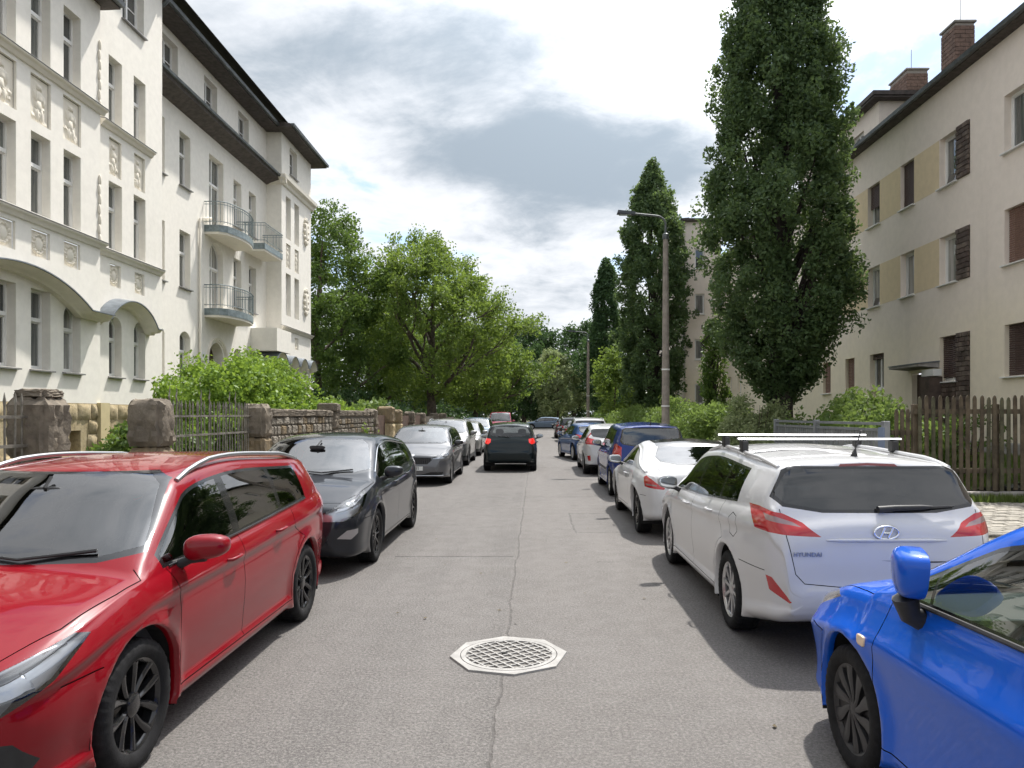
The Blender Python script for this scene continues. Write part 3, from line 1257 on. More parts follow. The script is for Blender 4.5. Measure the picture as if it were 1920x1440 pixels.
W = {}
ZL = {0: (2.72, 4.02), 1: (5.55, 6.95), 2: (8.40, 9.85)}
for lv, (z0, z1) in ZL.items():
    W[lv] = [rop(17.2, 18.75, z0, z1), rop(20.85, 21.75, z0, z1), rop(13.5, 15.0, z0, z1), rop(9.6, 11.1, z0, z1)]
    if lv:
        W[lv] += [rop(23.2, 24.05, z0, z1), rop(25.5, 26.4, z0, z1), rop(28.6, 29.5, z0, z1), rop(31.5, 32.4, z0, z1), rop(34.2, 35.0, z0, z1), rop(38, 38.9, z0, z1), rop(42, 42.9, z0, z1)]
    else:
        W[lv] += [rop(25.2, 26.25, z0 - .1, z1 - .15), rop(27.5, 28.3, z0 - .1, z1 - .15), rop(29.7, 30.5, z0 - .1, z1 - .15), rop(33.5, 34.3, z0, z1), rop(37.3, 38.1, z0, z1), rop(42.5, 43.3, z0, z1), rop(44.6, 45.4, z0, z1)]
door_op = dict(u=22.75, w=1.15, z0=.75, z1=3.05)
rf.wall('wall', 4, 47, .0, 11.35, [o for l in W.values() for o in l] + [door_op], M['block'], .22)
rf.profile('plinth', 4, 47, [(0, .1), (.03, .1), (.03, 1.0), (0, 1.03)], M['concrete'])
ret_ops = [dict(u=-10.62, w=.62, z0=z, z1=z + 1.3) for z in (2.4, 5.25, 8.15, 11.05)]
ret.wall('wall', -12.0, -9.7, 0, 14.1, ret_ops, M['block'], .16)
wing_ops = [rop(y, y + 1.0, z, z + 1.35) for y in (49, 53, 57) for z in (2.4, 5.25, 8.15, 11.05)]
wing.wall('wall', 47, 60, 0, 14.1, wing_ops, M['block'], .16)
random.seed(8)


def shutter(F, op, mat, frac=1.0, depth=.16):
    w, h = op['w'], (op['z1'] - op['z0']) * frac
    b = MB()
    n = max(4, int(h / .055))
    for k in range(n):
        z0 = op['z1'] - h * (k + 1) / n
        z1 = op['z1'] - h * k / n
        b.add([(-w / 2 + .03, 0, z0 - op['z0']), (w / 2 - .03, 0, z0 - op['z0']), (w / 2 - .03, .012, (z0 + z1) / 2 - op['z0']), (-w / 2 + .03, .012, (z0 + z1) / 2 - op['z0']),
               (w / 2 - .03, 0, z1 - op['z0'] - .004), (-w / 2 + .03, 0, z1 - op['z0'] - .004)], [(0, 1, 2, 3), (3, 2, 4, 5)])
    b.build('roller_shutter', mat, RB, None, Vector(F.P(op['u'], -depth + .045, op['z0'])) - RB.location, F.rz)


pl = ['pane', 'pane_d', 'pane', 'pane_c']
for lv in W:
    for k, o in enumerate(W[lv]):
        rf.window(o, .22, 'm' if o['w'] > 1.2 or lv == 0 else '', True, M[random.choice(pl)], None, M['pvc'], tilt=(lv, k) in ((2, 1), (1, 5)))
for lv, k, m_, f in ((0, 0, 'shutter_d', 1), (0, 1, 'shutter_d', .92), (0, 4, 'shutter_d', .15), (0, 5, 'shutter', .92), (0, 6, 'shutter', 1.0), (1, 0, 'shutter', 1), (2, 4, 'shutter_d', 1), (2, 5, 'shutter_d', .55)):
    shutter(rf, W[lv][k], M[m_], f)
for o in ret_ops:
    ret.window(o, .16, '', True, M[random.choice(pl)], None, M['pvc'])
for o in wing_ops:
    wing.window(o, .16, 'm', True, M['pane_d'], None, M['pvc'])
rb_ = MB()
P0 = Vector(ret.P(-10.85, .0, 7.2)) - RB.location
rb_.box(-.12, .12, -.01, .02, 0, .25)
rb_.build('wall_vent', M['soffit'], RB, None, P0, PI)
# ochre fields between the windows
for lv in (1, 2):
    z0, z1 = ZL[lv]
    for a, c in ((21.76, 23.19), (24.06, 25.49), (26.41, 28.59), (29.51, 31.49)):
        rf.slab('ochre_field', a, c, -.01, .004, z0, z1, M['ochre'])
# clinker panels beside the windows
brick_s = [MB().bbox(-.5, .5, -.5, .5, -.5, .5, .04).mesh('clinker_brick', M['brown_brick'] if k else M['brown_brick_b']) for k in range(2)]


def clinker(y0, y1, z0, z1, L_=.30, h=.135):
    back = rf.slab('clinker_backing', y0, y1, 0, .012, z0, z1, M['joint'])
    n = int((z1 - z0) / h)
    h = (z1 - z0) / n
    for r in range(n):
        y = y0 - (L_ / 2 if r % 2 else 0)
        while y < y1 - .02:
            a, c = max(y, y0), min(y + L_, y1)
            if c - a > .05:
                o = link('clinker_brick', random.choice(brick_s), back, Vector(rf.P((a + c) / 2, .02, z0 + h * (r + .5))) - RB.location, rzR)
                o.scale = (c - a - .014, .06 + random.uniform(0, .03), h - .018)
            y += L_
    return back


for lv in (1, 2):
    clinker(20.22, 20.84, ZL[lv][0] - .02, ZL[lv][1] + .02)
clinker(20.22, 20.84, .9, 4.05)
clinker(20.85, 22.1, .9, 2.66)
# door with canopy
b = MB()
P0 = Vector(rf.P(22.75, -.18, .75)) - RB.location
b.box(-.55, .55, -.02, .03, 0, 2.25)
b.box(-.3, .3, .03, .045, 1.2, 2.0)
b.build('entrance_door', M['wood_door'], RB, None, P0, rzR)
cp = rf.profile('door_canopy', 21.75, 23.6, [(0, 3.14), (.60, 3.18), (.60, 3.25), (0, 3.30)], M['concrete'])
rf.profile('canopy_cover', 21.72, 23.63, [(0, 3.305), (.62, 3.255), (.62, 3.28), (0, 3.34)], M['zinc'], cp)
sg_ = rf.slab('door_lamp', 21.45, 22.1, .1, .35, 2.88, 3.08, M['plate'] if 'plate' in M else M['pvc'])
rf.slab('canopy_post', 21.55, 22.05, .02, .42, .75, 2.86, M['brown_brick'])
# eaves and roof
ev = rf.profile('eave', 3.8, 47.3, [(-.2, 11.3), (.30, 11.33), (.34, 11.45), (.30, 11.50), (-.2, 11.62)], M['soffit'])
rf.profile('eave_gutter', 3.8, 47.3, [(.30, 11.36), (.42, 11.36), (.44, 11.47), (.31, 11.48)], M['gutter'], ev)
rb_ = MB()
rb_.add([(11.7, 3.8, 11.5), (11.7, 47.3, 11.5), (17.5, 47.3, 14.6), (17.5, 3.8, 14.6), (23, 3.8, 11.5), (23, 47.3, 11.5)], [(0, 1, 2, 3), (3, 2, 5, 4), (0, 3, 4), (1, 5, 2)])
ro = rb_.build('roof', M['roof_dark'])
ro.parent = RB
ro.location = -RB.location
for F, u0, u1, z in ((ret, -12.2, -9.4, 14.05), (wing, 46.7, 60.3, 14.05)):
    F.profile('eave', u0, u1, [(-.2, z), (.28, z + .02), (.30, z + .16), (-.2, z + .2)], M['soffit'])
# dormer storey
dm = Facade(RB, (13.2, 0, 0), rzR)
dop = [rop(29.4, 30.4, 12.05, 13.1), rop(32.8, 33.8, 12.05, 13.1)]
dm.wall('dormer_wall', 28.1, 36.5, 11.4, 13.75, dop, M['block'], .15)
for o in dop:
    dm.window(o, .15, 'm', True, M['pane'], None, M['pvc'])
b = MB()
b.quad((13.2, 28.1, 11.4), (17.5, 28.1, 11.4), (17.5, 28.1, 13.75), (13.2, 28.1, 13.75))
ob = b.build('dormer_wall', M['block'])
ob.parent = RB
ob.location = -RB.location
b = MB()
b.box(12.85, 17.6, 27.75, 36.9, 13.72, 13.80)
b.box(12.80, 17.6, 27.70, 36.95, 13.802, 13.96)
ob = b.build('dormer_roof', M['soffit'])
ob.parent = RB
ob.location = -RB.location


# chimneys, every brick laid
cb = [MB().bbox(-.5, .5, -.5, .5, -.5, .5, .03).mesh('brick', M['chimney_brick'])]


def chimney(x0, x1, y0, y1, z0, z1):
    b = MB()
    b.box(x0 + .02, x1 - .02, y0 + .02, y1 - .02, z0, z1)
    core = b.build('chimney', M['mortar'])
    core.parent = RB
    core.location = -RB.location
    h = .15
    n = int((z1 - z0) / h)
    for r in range(n):
        zc = z0 + h * (r + .5)
        for face in ('y', 'x'):
            a0, a1 = (x0, x1) if face == 'y' else (y0, y1)
            L_ = (a1 - a0) / max(1, round((a1 - a0) / .30))
            a = a0 - (L_ / 2 if r % 2 else 0)
            while a < a1 - .02:
                p, q = max(a, a0), min(a + L_, a1)
                if q - p > .05:
                    pos = ((p + q) / 2, y0 + .02, zc) if face == 'y' else (x0 + .02, (p + q) / 2, zc)
                    o = link('brick', cb[0], core, pos)
                    o.scale = (q - p - .014, .05, h - .016) if face == 'y' else (.05, q - p - .014, h - .016)
                a += L_
    b = MB()
    b.bbox(x0 - .05, x1 + .05, y0 - .05, y1 + .05, z1, z1 + .09, .02)
    b.build('chimney_cap', M['concrete'], core)
    b = MB()
    b.tube([(x0 + .3, y0 + .2, z1), (x0 + .3, y0 + .2, z1 + 1.0)], .012, 5)
    b.build('lightning_rod', M['gutter'], core)
    return core


chimney(14.9, 15.6, 26.0, 26.9, 12.8, 15.6)
chimney(16.75, 17.7, 33.0, 34.6, 13.9, 17.2)
# annex wall seen between the trees
# ================================================================== TREES, SHRUBS, HEDGES
def leaf_mat(name, c1, c2, c3, trans=.35, tcol=None):
    t = NT(name)
    geo = t.new('ShaderNodeNewGeometry')
    rnd = geo.outputs['Random Per Island']
    big = t.noise(.55, 4, .6)
    base = t.mix(rnd, c1, c2)
    base = t.mix(t.rng(big, .45, .7, 0, .8), base, c3)
    t.set(col=base, rough=.55, spec=.35)
    tr = t.new('ShaderNodeBsdfTranslucent')
    tc_ = t.mix(.5, base, tcol or tuple(min(1, q * 2.2) for q in c2))
    t.l.new(tc_, tr.inputs[0])
    mx = t.new('ShaderNodeMixShader')
    mx.inputs[0].default_value = trans
    t.l.new(t.b.outputs[0], mx.inputs[1])
    t.l.new(tr.outputs[0], mx.inputs[2])
    t.l.new(mx.outputs[0], t.out.inputs['Surface'])
    return t.m


M['l_oak'] = leaf_mat('oak_leaves', (.056, .104, .046), (.112, .172, .066), (.075, .130, .050), .40, (.24, .33, .08))
M['l_ash'] = leaf_mat('ash_leaves', (.085, .150, .032), (.150, .225, .046), (.11, .175, .036), .45, (.32, .42, .06))
M['l_lime'] = leaf_mat('lime_leaves', (.060, .115, .028), (.105, .17, .036), (.072, .13, .03), .42, (.22, .32, .05))
M['l_dark'] = leaf_mat('dark_leaves', (.034, .075, .030), (.058, .11, .036), (.042, .085, .03), .35, (.12, .20, .05))
M['l_bright'] = leaf_mat('bright_leaves', (.13, .23, .035), (.22, .34, .055), (.17, .28, .045), .40, (.36, .48, .06))
M['l_pale'] = leaf_mat('pale_leaves', (.20, .25, .11), (.33, .37, .19), (.17, .23, .09), .38, (.36, .43, .17))
M['l_hedge'] = leaf_mat('hedge_leaves', (.10, .17, .04), (.17, .25, .065), (.13, .20, .05), .42, (.30, .40, .09))
M['l_grass'] = leaf_mat('long_grass', (.08, .14, .03), (.15, .21, .05), (.16, .17, .06), .4, (.25, .32, .07))
M['bark'] = simple('bark', (.085, .068, .05), .95, var=.4, vscale=6, bump=.9, bscale=22, bdist=.03)
M['bark_d'] = simple('bark_dark', (.045, .037, .03), .95, var=.4, vscale=6, bump=.9, bscale=22, bdist=.03)
M['flower_p'] = simple('pink_blossom', (.62, .16, .38), .7, var=.3)

RNG = np.random.default_rng(7)


def leaf_quads(name, C, size, mat, parent, up=.25, asp=.55, sv=.35, loc=(0, 0, 0)):
    """C: (n,3) leaf centres; builds folded leaf rhombs"""
    n = len(C)
    d = RNG.normal(size=(n, 3))
    d[:, 2] -= up * 1.0
    d /= np.linalg.norm(d, axis=1)[:, None]
    a = RNG.normal(size=(n, 3))
    a[:, 2] *= .6
    s_ = np.cross(d, a)
    s_ /= np.linalg.norm(s_, axis=1)[:, None] + 1e-9
    L_ = size * (1 + sv * RNG.uniform(-1, 1, n))[:, None]
    w = L_ * asp
    v = np.empty((n, 4, 3))
    v[:, 0] = C - d * L_ * .5
    v[:, 1] = C + s_ * w * .5 - d * L_ * .05
    v[:, 2] = C + d * L_ * .5
    v[:, 3] = C - s_ * w * .5 - d * L_ * .05
    f = np.arange(n * 4).reshape(n, 4)
    me = raw_mesh(name, v.reshape(-1, 3), f, 4, mat)
    return link(name, me, parent, loc)


def clumps(centres, per, sig, flat=.8):
    """scatter leaves around clump centres"""
    n = len(centres)
    k = np.repeat(np.arange(n), per)
    q = RNG.normal(size=(len(k), 3))
    r = RNG.uniform(0, 1, len(k)) ** .45
    q = q / (np.linalg.norm(q, axis=1)[:, None] + 1e-9) * r[:, None]
    s_ = (sig * RNG.uniform(.6, 1.35, n))[k]
    q *= s_[:, None]
    q[:, 2] *= flat
    return centres[k] + q


def limb_tubes(b, p0, d, length, r, depth, tips, rnd, spread=.6, up=.15, n=5):
    pts, rs = [Vector(p0)], [r]
    p, dv = Vector(p0), Vector(d).normalized()
    for i in range(n):
        dv = (dv + Vector((rnd.gauss(0, .13), rnd.gauss(0, .13), rnd.gauss(0, .08) + up * .12))).normalized()
        p = p + dv * (length / n)
        pts.append(p.copy())
        rs.append(r * (1 - .62 * (i + 1) / n))
    b.tube(pts, rs, 7 if r > .08 else 5)
    if depth <= 0:
        tips.append((pts[-1], dv))
        tips.append((pts[-2], dv))
        tips.append((pts[-3], dv))
        return
    m = rnd.choice((2, 3, 3))
    for k in range(m):
        t = rnd.randint(2, n)
        nd = (dv + Vector((rnd.gauss(0, spread), rnd.gauss(0, spread), rnd.gauss(0.1, spread * .6)))).normalized()
        limb_tubes(b, pts[t], nd, length * rnd.uniform(.55, .78), rs[t] * .75, depth - 1, tips, rnd, spread, up, n)
    tips.append((pts[-1], dv))


def columnar(name, label, x, y, h, rad, seed, mat, leaf=.17, ncl=420, per=110, z0=.9, group=None, profile=None, sig=.42):
    global RNG
    RNG = np.random.default_rng(seed)
    rnd = random.Random(seed)
    root = tag(empty(name, (x, y, .1)), label, 'tree', group)
    b = MB()
    hh = h * .92
    tp = [(rnd.gauss(0, .03) * k, rnd.gauss(0, .03) * k, hh * k / 9) for k in range(10)]
    r0 = .02 * h + .02
    b.tube(tp, [r0 * (1 - .9 * k / 9) + .01 for k in range(10)], 10)

    def prof(t):        # radius over relative height
        if profile:
            return float(np.interp(z0 + (h - z0) * t, [q[0] for q in profile], [q[1] for q in profile]))
        return rad * float(np.interp(t, [0, .06, .16, .30, .42, .60, .78, .90, .97, 1.0], [.30, .62, .93, 1.0, .97, .84, .62, .38, .18, .04]))
    cs = []
    for k in range(34):
        t = rnd.uniform(.10, .85)
        a = rnd.uniform(0, 2 * PI)
        z = hh * t
        L_ = hh * rnd.uniform(.16, .26)
        R_ = prof(min(1, t + .12)) * .75
        p0 = (0, 0, z * .8)
        p1 = (R_ * .55 * math.cos(a), R_ * .55 * math.sin(a), z * .8 + L_ * .5)
        p2 = (R_ * math.cos(a), R_ * math.sin(a), z * .8 + L_)
        b.tube([p0, p1, p2], [r0 * .42 * (1 - t * .8), r0 * .28 * (1 - t * .8), .012], 5)
    b.build('trunk', M['bark_d'], root, 60)
    # lumpy outline
    lob = [(RNG.uniform(0, 2 * PI), RNG.uniform(.02, .98), RNG.uniform(.62, 1.30)) for _ in range(70)]
    while len(cs) < ncl:
        t = RNG.uniform(0, 1) ** .92
        a = RNG.uniform(0, 2 * PI)
        R_ = prof(t)
        k = 1.0
        for la, lt, lf in lob:
            da = abs((a - la + PI) % (2 * PI) - PI)
            k += (lf - 1) * math.exp(-(da / .34) ** 2 - ((t - lt) / .045) ** 2)
        rr = R_ * max(.5, min(1.35, k)) * math.sqrt(RNG.uniform(.30, 1.0))
        cs.append((rr * math.cos(a), rr * math.sin(a), z0 + (h - z0) * t))
    for _ in range(int(ncl * .07)):
        t = RNG.uniform(.04, .97)
        a = RNG.uniform(0, 2 * PI)
        rr = prof(t) * RNG.uniform(1.0, 1.16) + .08
        cs.append((rr * math.cos(a), rr * math.sin(a), z0 + (h - z0) * t))
    cs = np.array(cs)
    L_ = clumps(cs, per, np.full(len(cs), sig), 1.3)
    leaf_quads('crown', L_, leaf, M[mat], root, up=-.2)
    return root


def broad(name, label, x, y, h, spread, seed, mat, leaf=.18, trunk_h=2.6, per=70, limbs=6, tr=.28, group=None, flat=.75, sig=.75, fill=260, bark='bark', shape=(1, 1), cz=.58):
    global RNG
    RNG = np.random.default_rng(seed)
    rnd = random.Random(seed)
    root = tag(empty(name, (x, y, .1)), label, 'tree', group)
    b = MB()
    tips = []
    tp = [(0, 0, -.1), (rnd.gauss(0, .03), rnd.gauss(0, .03), trunk_h * .5), (rnd.gauss(0, .06), rnd.gauss(0, .06), trunk_h), (rnd.gauss(0, .12), rnd.gauss(0, .12), trunk_h + (h - trunk_h) * .4),
          (rnd.gauss(0, .2), rnd.gauss(0, .2), h * .86)]
    b.tube(tp, [tr * 1.25, tr, tr * .85, tr * .5, .04], 10)
    for k in range(limbs):
        t = k / max(1, limbs - 1)
        a = 2.4 * k + rnd.uniform(-.3, .3)
        z = trunk_h * .9 + (h * .62 - trunk_h) * t
        el = rnd.uniform(.35, .75) + t * .25
        L_ = spread * (.62 - .20 * t)
        limb_tubes(b, (0, 0, z), (math.cos(a) * math.cos(el), math.sin(a) * math.cos(el), math.sin(el)), L_, tr * (.5 - .2 * t), 2, tips, rnd, .5, .4)
    b.build('trunk', M[bark], root, 60)
    cs = [tuple(p) for p, d in tips]
    # extra clumps on the crown surface so the outline is full but uneven
    ez, er = (h - trunk_h * .75) / 2, spread / 2
    czz = trunk_h * .75 + ez
    lob = [(rnd.gauss(0, 1), rnd.gauss(0, 1), rnd.gauss(.2, 1)) for _ in range(16)]
    lob = [Vector(v).normalized() for v in lob]
    for k in range(fill):
        v = Vector((rnd.gauss(0, 1), rnd.gauss(0, 1), rnd.gauss(0.12, 1))).normalized()
        f = .80 + .30 * max(0, max(v.dot(q) for q in lob) - .72) / .28
        f *= rnd.uniform(.45, 1.0) ** .35
        cs.append((v.x * er * f * shape[0], v.y * er * f * shape[1], czz + v.z * ez * f))
    cs = np.array(cs)
    keep = cs[:, 2] > trunk_h * .55
    cs = cs[keep]
    L_ = clumps(cs, per, np.full(len(cs), sig), flat)
    leaf_quads('crown', L_, leaf, M[mat], root, up=.25)
    return root


# columnar oaks on the right
columnar('columnar_oak', 'huge dark green columnar oak in front of the beige block', 8.0, 23.8, 19.6, 2.65, 21, 'l_oak', .135, 1550, 105, 2.2,
         profile=[(2.2, .3), (2.9, .95), (4.0, 1.8), (5.6, 2.2), (7.4, 2.35), (10, 2.1), (12.5, 1.8), (15.1, 1.38), (17.5, .8), (19.6, .1)], sig=.34)
columnar('columnar_oak', 'dark columnar oak with a thin bare tip, behind the street lamp', 7.5, 46.5, 17.4, 2.45, 22, 'l_oak', .20, 900, 62, 1.6,
         profile=[(1.6, .9), (3, 1.6), (5, 2.0), (9, 2.35), (12.8, 1.95), (15.2, 1.25), (16.6, .5), (17.4, .08)], sig=.36)
columnar('columnar_oak', 'farthest and slimmest of the three dark columnar oaks', 7.5, 76, 17.4, 1.95, 23, 'l_dark', .28, 520, 50, sig=.42)
columnar('young_tree', 'slim young green tree left of the huge oak, before the house corner', 8.1, 33.0, 5.9, .62, 24, 'l_lime', .15, 90, 50, 1.4, sig=.24)
broad('young_tree', 'small yellow green tree at the foot of the dark columnar oaks', 6.6, 60.5, 7.2, 3.0, 25, 'l_ash', .24, 1.4, 50, 4, .12, fill=70, sig=.55)
# left side
broad('ash_tree', 'broad light green ash tree with a visible trunk rising behind the wall', -6.9, 50, 13.2, 9.0, 31, 'l_ash', .20, 3.2, 64, 10, .34, fill=480, sig=.68)
broad('maple_tree', 'tall green maple beside the far corner of the cream house', -13.4, 46.0, 14.6, 6.2, 32, 'l_lime', .20, 2.2, 76, 7, .3, fill=330, sig=.66)
broad('maple_tree', 'dark maple filling the gap between the cream house and the ash', -12.6, 57, 10.2, 8.0, 33, 'l_lime', .26, 1.6, 60, 6, .28, fill=280, sig=.85)
broad('street_tree', 'green tree overhanging the wall beyond the ash', -5.2, 66, 9.6, 7.0, 34, 'l_ash', .30, 2.4, 48, 6, .26, fill=220, sig=.85)
broad('street_tree', 'rounded green tree over the far parked cars on the wall side', -4.2, 82, 10.4, 6.6, 35, 'l_lime', .34, 2.0, 44, 6, .26, fill=210, sig=.9)
broad('street_tree', 'tall dark tree closing the view beyond the junction', -1.4, 112, 15.6, 9, 36, 'l_dark', .42, 3, 44, 6, .35, fill=230, sig=1.2)
broad('street_tree', 'dark green tree at the end of the street beside the far lamp', 6.2, 112, 14.2, 11, 37, 'l_dark', .42, 2.5, 44, 6, .35, fill=230, sig=1.2)
broad('street_tree', 'pale grey green bushy tree at the far end of the street', 3.2, 95, 9.6, 6.4, 38, 'l_pale', .34, 1.0, 46, 5, .18, fill=170, sig=.8)
broad('street_tree', 'deep green tree behind the ash and the street trees', -13.0, 98, 13.5, 14, 39, 'l_dark', .42, 2.5, 44, 6, .35, fill=220, sig=1.3)
broad('street_tree', 'low dark tree standing right across the end of the street', .6, 102, 7.5, 9, 40, 'l_dark', .36, .8, 44, 5, .2, fill=180, sig=.9)
broad('street_tree', 'dark tree between the slim columnar oak and the far lamp', 10.5, 92, 12.5, 9, 41, 'l_dark', .40, 1.6, 44, 6, .3, fill=200, sig=1.1)
broad('garden_tree', 'shady tree behind the wall under the ash crown', -11.5, 72, 9.5, 10, 42, 'l_dark', .34, 1.0, 50, 5, .25, fill=210, sig=1.0)


def shrub(name, label, cx, cy, rx, ry, h, seed, mat, leaf=.13, ncl=90, per=70, cat='shrub', z0=.1, sig=.32, stems=8, group=None, drape=None, boxy=2.6):
    global RNG
    RNG = np.random.default_rng(seed)
    rnd = random.Random(seed)
    root = tag(empty(name, (cx, cy, z0)), label, cat, group)
    b = MB()
    for k in range(stems):
        a = rnd.uniform(0, 2 * PI)
        q = rnd.uniform(.3, .8)
        b.tube([(.1 * rx * math.cos(a), .3 * ry * math.sin(a) * q, 0), (rx * .4 * q * math.cos(a), ry * .6 * q * math.sin(a), h * .45), (rx * .7 * q * math.cos(a), ry * .85 * q * math.sin(a), h * .85)],
               [.022, .016, .006], 5)
    b.build('stem', M['bark'], root)
    cs = []
    lob = [(rnd.uniform(-1, 1), rnd.uniform(-1, 1), rnd.uniform(.72, 1.12)) for _ in range(14)]
    for k in range(ncl):
        u, v = rnd.uniform(-1, 1), rnd.uniform(-1, 1)
        e = (abs(u) ** boxy + abs(v) ** boxy)
        if e > 1:
            continue
        zz = (1 - e) ** (1 / boxy)
        f = 1.0
        for lu, lv, lf in lob:
            f += (lf - 1) * math.exp(-((u - lu) ** 2 + (v - lv) ** 2) / .12)
        t = rnd.uniform(.0, 1.0) ** .6
        cs.append((u * rx, v * ry, max(.08, h * zz * f * t)))
    cs = np.array(cs)
    L_ = clumps(cs, per, np.full(len(cs), sig), .85)
    L_[:, 2] = np.maximum(L_[:, 2], .03)
    leaf_quads('foliage', L_, leaf, M[mat], root, up=.15)
    return root


# left front gardens
shrub('garden_shrub', 'bright green shrub spilling over the stone wall beside the iron fence', -7.9, 20.3, 1.5, 4.2, 3.55, 51, 'l_bright', .115, 560, 115, sig=.38)
shrub('garden_shrub', 'yellow green bush on the stone wall left of the ivy', -6.9, 25.4, 1.0, 2.4, 2.35, 52, 'l_bright', .115, 190, 90, sig=.32)
shrub('garden_shrub', 'leafy green shrub behind the iron fence bars', -7.3, 14.2, .9, 1.3, 1.7, 53, 'l_lime', .11, 140, 60, sig=.28)
shrub('garden_shrub', 'dark rose bush behind the iron bars at the picture edge', -7.1, 8.2, .8, 1.0, 1.7, 54, 'l_lime', .09, 120, 60, sig=.26)
shrub('garden_shrub', 'small climbing shrub between the two big stone gate pillars', -7.4, 11.15, .3, .25, 1.9, 55, 'l_lime', .08, 34, 46, sig=.16)
shrub('garden_shrub', 'arching green shrub above the wall in front of the maples', -7.6, 31.5, 1.3, 2.6, 2.7, 56, 'l_hedge', .2, 130, 46, sig=.4)
shrub('garden_shrub', 'dark undergrowth shrub behind the wooden fence under the ash', -8.5, 41, 2.0, 6, 2.3, 57, 'l_dark', .22, 220, 46, sig=.5)
shrub('ivy', 'ivy hanging over the end pier of the stone wall', -6.25, 27.1, .42, .5, 2.05, 58, 'l_bright', .12, 60, 50, cat='ivy', sig=.2)
shrub('garden_shrub', 'dark shrub along the far wall towards the junction', -7.2, 60, 2.2, 8, 2.4, 59, 'l_dark', .26, 200, 40, sig=.55)
# rose blossoms
bl = MB()
RN = random.Random(4)
pr_ = [c for c in bpy.data.objects if c.get('label', '').startswith('dark rose bush')][0]
for k in range(9):
    vs, fs = rounded_blob(.035, .035, .03, 2, 7, 5)
    dx, dy, dzz = RN.uniform(-.2, .85), RN.uniform(-.9, .5), RN.uniform(.9, 1.65)
    b = MB()
    b.add([(x + dx, y + dy, z + dzz) for x, y, z in vs], fs)
    b.build('blossom', M['flower_p'], pr_, 60)
# right hedge bank
def hedge_row(label, x, y0, y1, rx, h, seed, mat, leaf, n, per=60, sig=.36):
    return shrub('hedge', label, x, (y0 + y1) / 2, rx, (y1 - y0) / 2, h, seed, mat, leaf, n, per, 'hedge', sig=sig, stems=14, boxy=4)


hedge_row('light green hedge of long shoots behind the lamp post', 6.6, 24.5, 36, 1.1, 2.3, 61, 'l_hedge', .12, 420, 80)
hedge_row('green hedge farther along beyond the lamp post', 6.6, 36.5, 58, 1.1, 2.1, 62, 'l_hedge', .16, 400, 60, .42)
hedge_row('far dark hedge running to the junction', 6.8, 58.5, 80, 1.1, 2.0, 63, 'l_lime', .24, 240, 40, .5)
shrub('garden_shrub', 'pale variegated shrub at the foot of the huge oak by the steel gate', 6.7, 22.4, 1.0, 1.9, 2.25, 64, 'l_pale', .10, 260, 80, sig=.30)
shrub('garden_shrub', 'dense green shrubs growing behind the steel gate', 8.4, 17.8, 1.3, 2.7, 2.2, 65, 'l_hedge', .12, 260, 66, sig=.32)
shrub('garden_shrub', 'thin weedy shoots at the wooden fence before the house door', 9.2, 15.6, .9, .5, 2.0, 66, 'l_lime', .08, 46, 46, sig=.24)
shrub('garden_shrub', 'dark low bush under the huge oak', 8.2, 21.6, 1.5, 1.4, 1.7, 67, 'l_hedge', .13, 150, 60, sig=.34)


# long grass and weeds along the verges (uncountable)
def verge(name, label, x0, x1, y0, y1, n, h, mat, seed, zf=None):
    rg = np.random.default_rng(seed)
    X = rg.uniform(x0, x1, n)
    Y = rg.uniform(y0, y1, n)
    Z = np.full(n, .10) if zf is None else np.array([zf(a, b_) for a, b_ in zip(X, Y)])
    a = rg.uniform(0, 2 * PI, n)
    H = h * rg.uniform(.4, 1.2, n)
    ln = rg.uniform(.1, .5, n) * H
    w = .010 + .006 * rg.random(n)
    v = np.empty((n, 3, 3))
    v[:, 0] = np.stack([X - w * np.sin(a), Y + w * np.cos(a), Z], 1)
    v[:, 1] = np.stack([X + w * np.sin(a), Y - w * np.cos(a), Z], 1)
    v[:, 2] = np.stack([X + ln * np.cos(a), Y + ln * np.sin(a), Z + H], 1)
    me = raw_mesh(name, v.reshape(-1, 3), np.arange(n * 3).reshape(n, 3), 3, M[mat])
    return tag(link(name, me), label, 'grass', kind='stuff')


verge('long_grass', 'long grass and weeds along the foot of the hedge', 5.6, 6.6, 20.8, 60, 26000, .55, 'l_grass', 71)
verge('lawn_grass', 'short grass of the lawn behind the wooden fence', 7.2, 11.9, 14.4, 24, 42000, .10, 'l_grass', 72, lambda x, y: lawn_z(x, y) + .02)
verge('weeds', 'weeds growing along the foot of the wooden fence', 7.3, 11, 13.55, 14.0, 2600, .16, 'l_grass', 73)

shrub('undergrowth', 'dark band of bushes closing the view beyond the junction', 0, 118, 42, 7, 5.2, 81, 'l_dark', .55, 900, 40, cat='bushes', sig=1.1, stems=6, boxy=6)
shrub('garden_shrub', 'dark shrubs under the tall maple beside the cream house', -12.5, 45, 4.0, 4.0, 3.2, 82, 'l_dark', .28, 200, 46, sig=.6)
# ================================================================== CARS


def paint(name, c, metal=0.0, rough=0.32, flake=0.0):
    t = NT(name)
    geo = t.new('ShaderNodeNewGeometry')
    dirt = t.rng(t.noise(2.2, 6, 0.65), 0.35, 0.8)
    base = t.mix(t.math('MULTIPLY', dirt, 0.015), c, (0.32, 0.29, 0.25))
    base = t.mix(geo.outputs['Backfacing'], base, (0.03, 0.03, 0.032))      # trimmed inside
    t.set(col=base, rough=rough, metal=metal, coat=.85, coatr=0.02, coatior=1.42, spec=.08)
    if flake:
        v = t.new('ShaderNodeTexVoronoi')
        t.put(t.pos(), v.inputs['Vector'])
        v.inputs['Scale'].default_value = 900
        t.set(metal=t.rng(v.outputs[1], 0, 1, metal - flake, metal + flake, False))
    return t.m


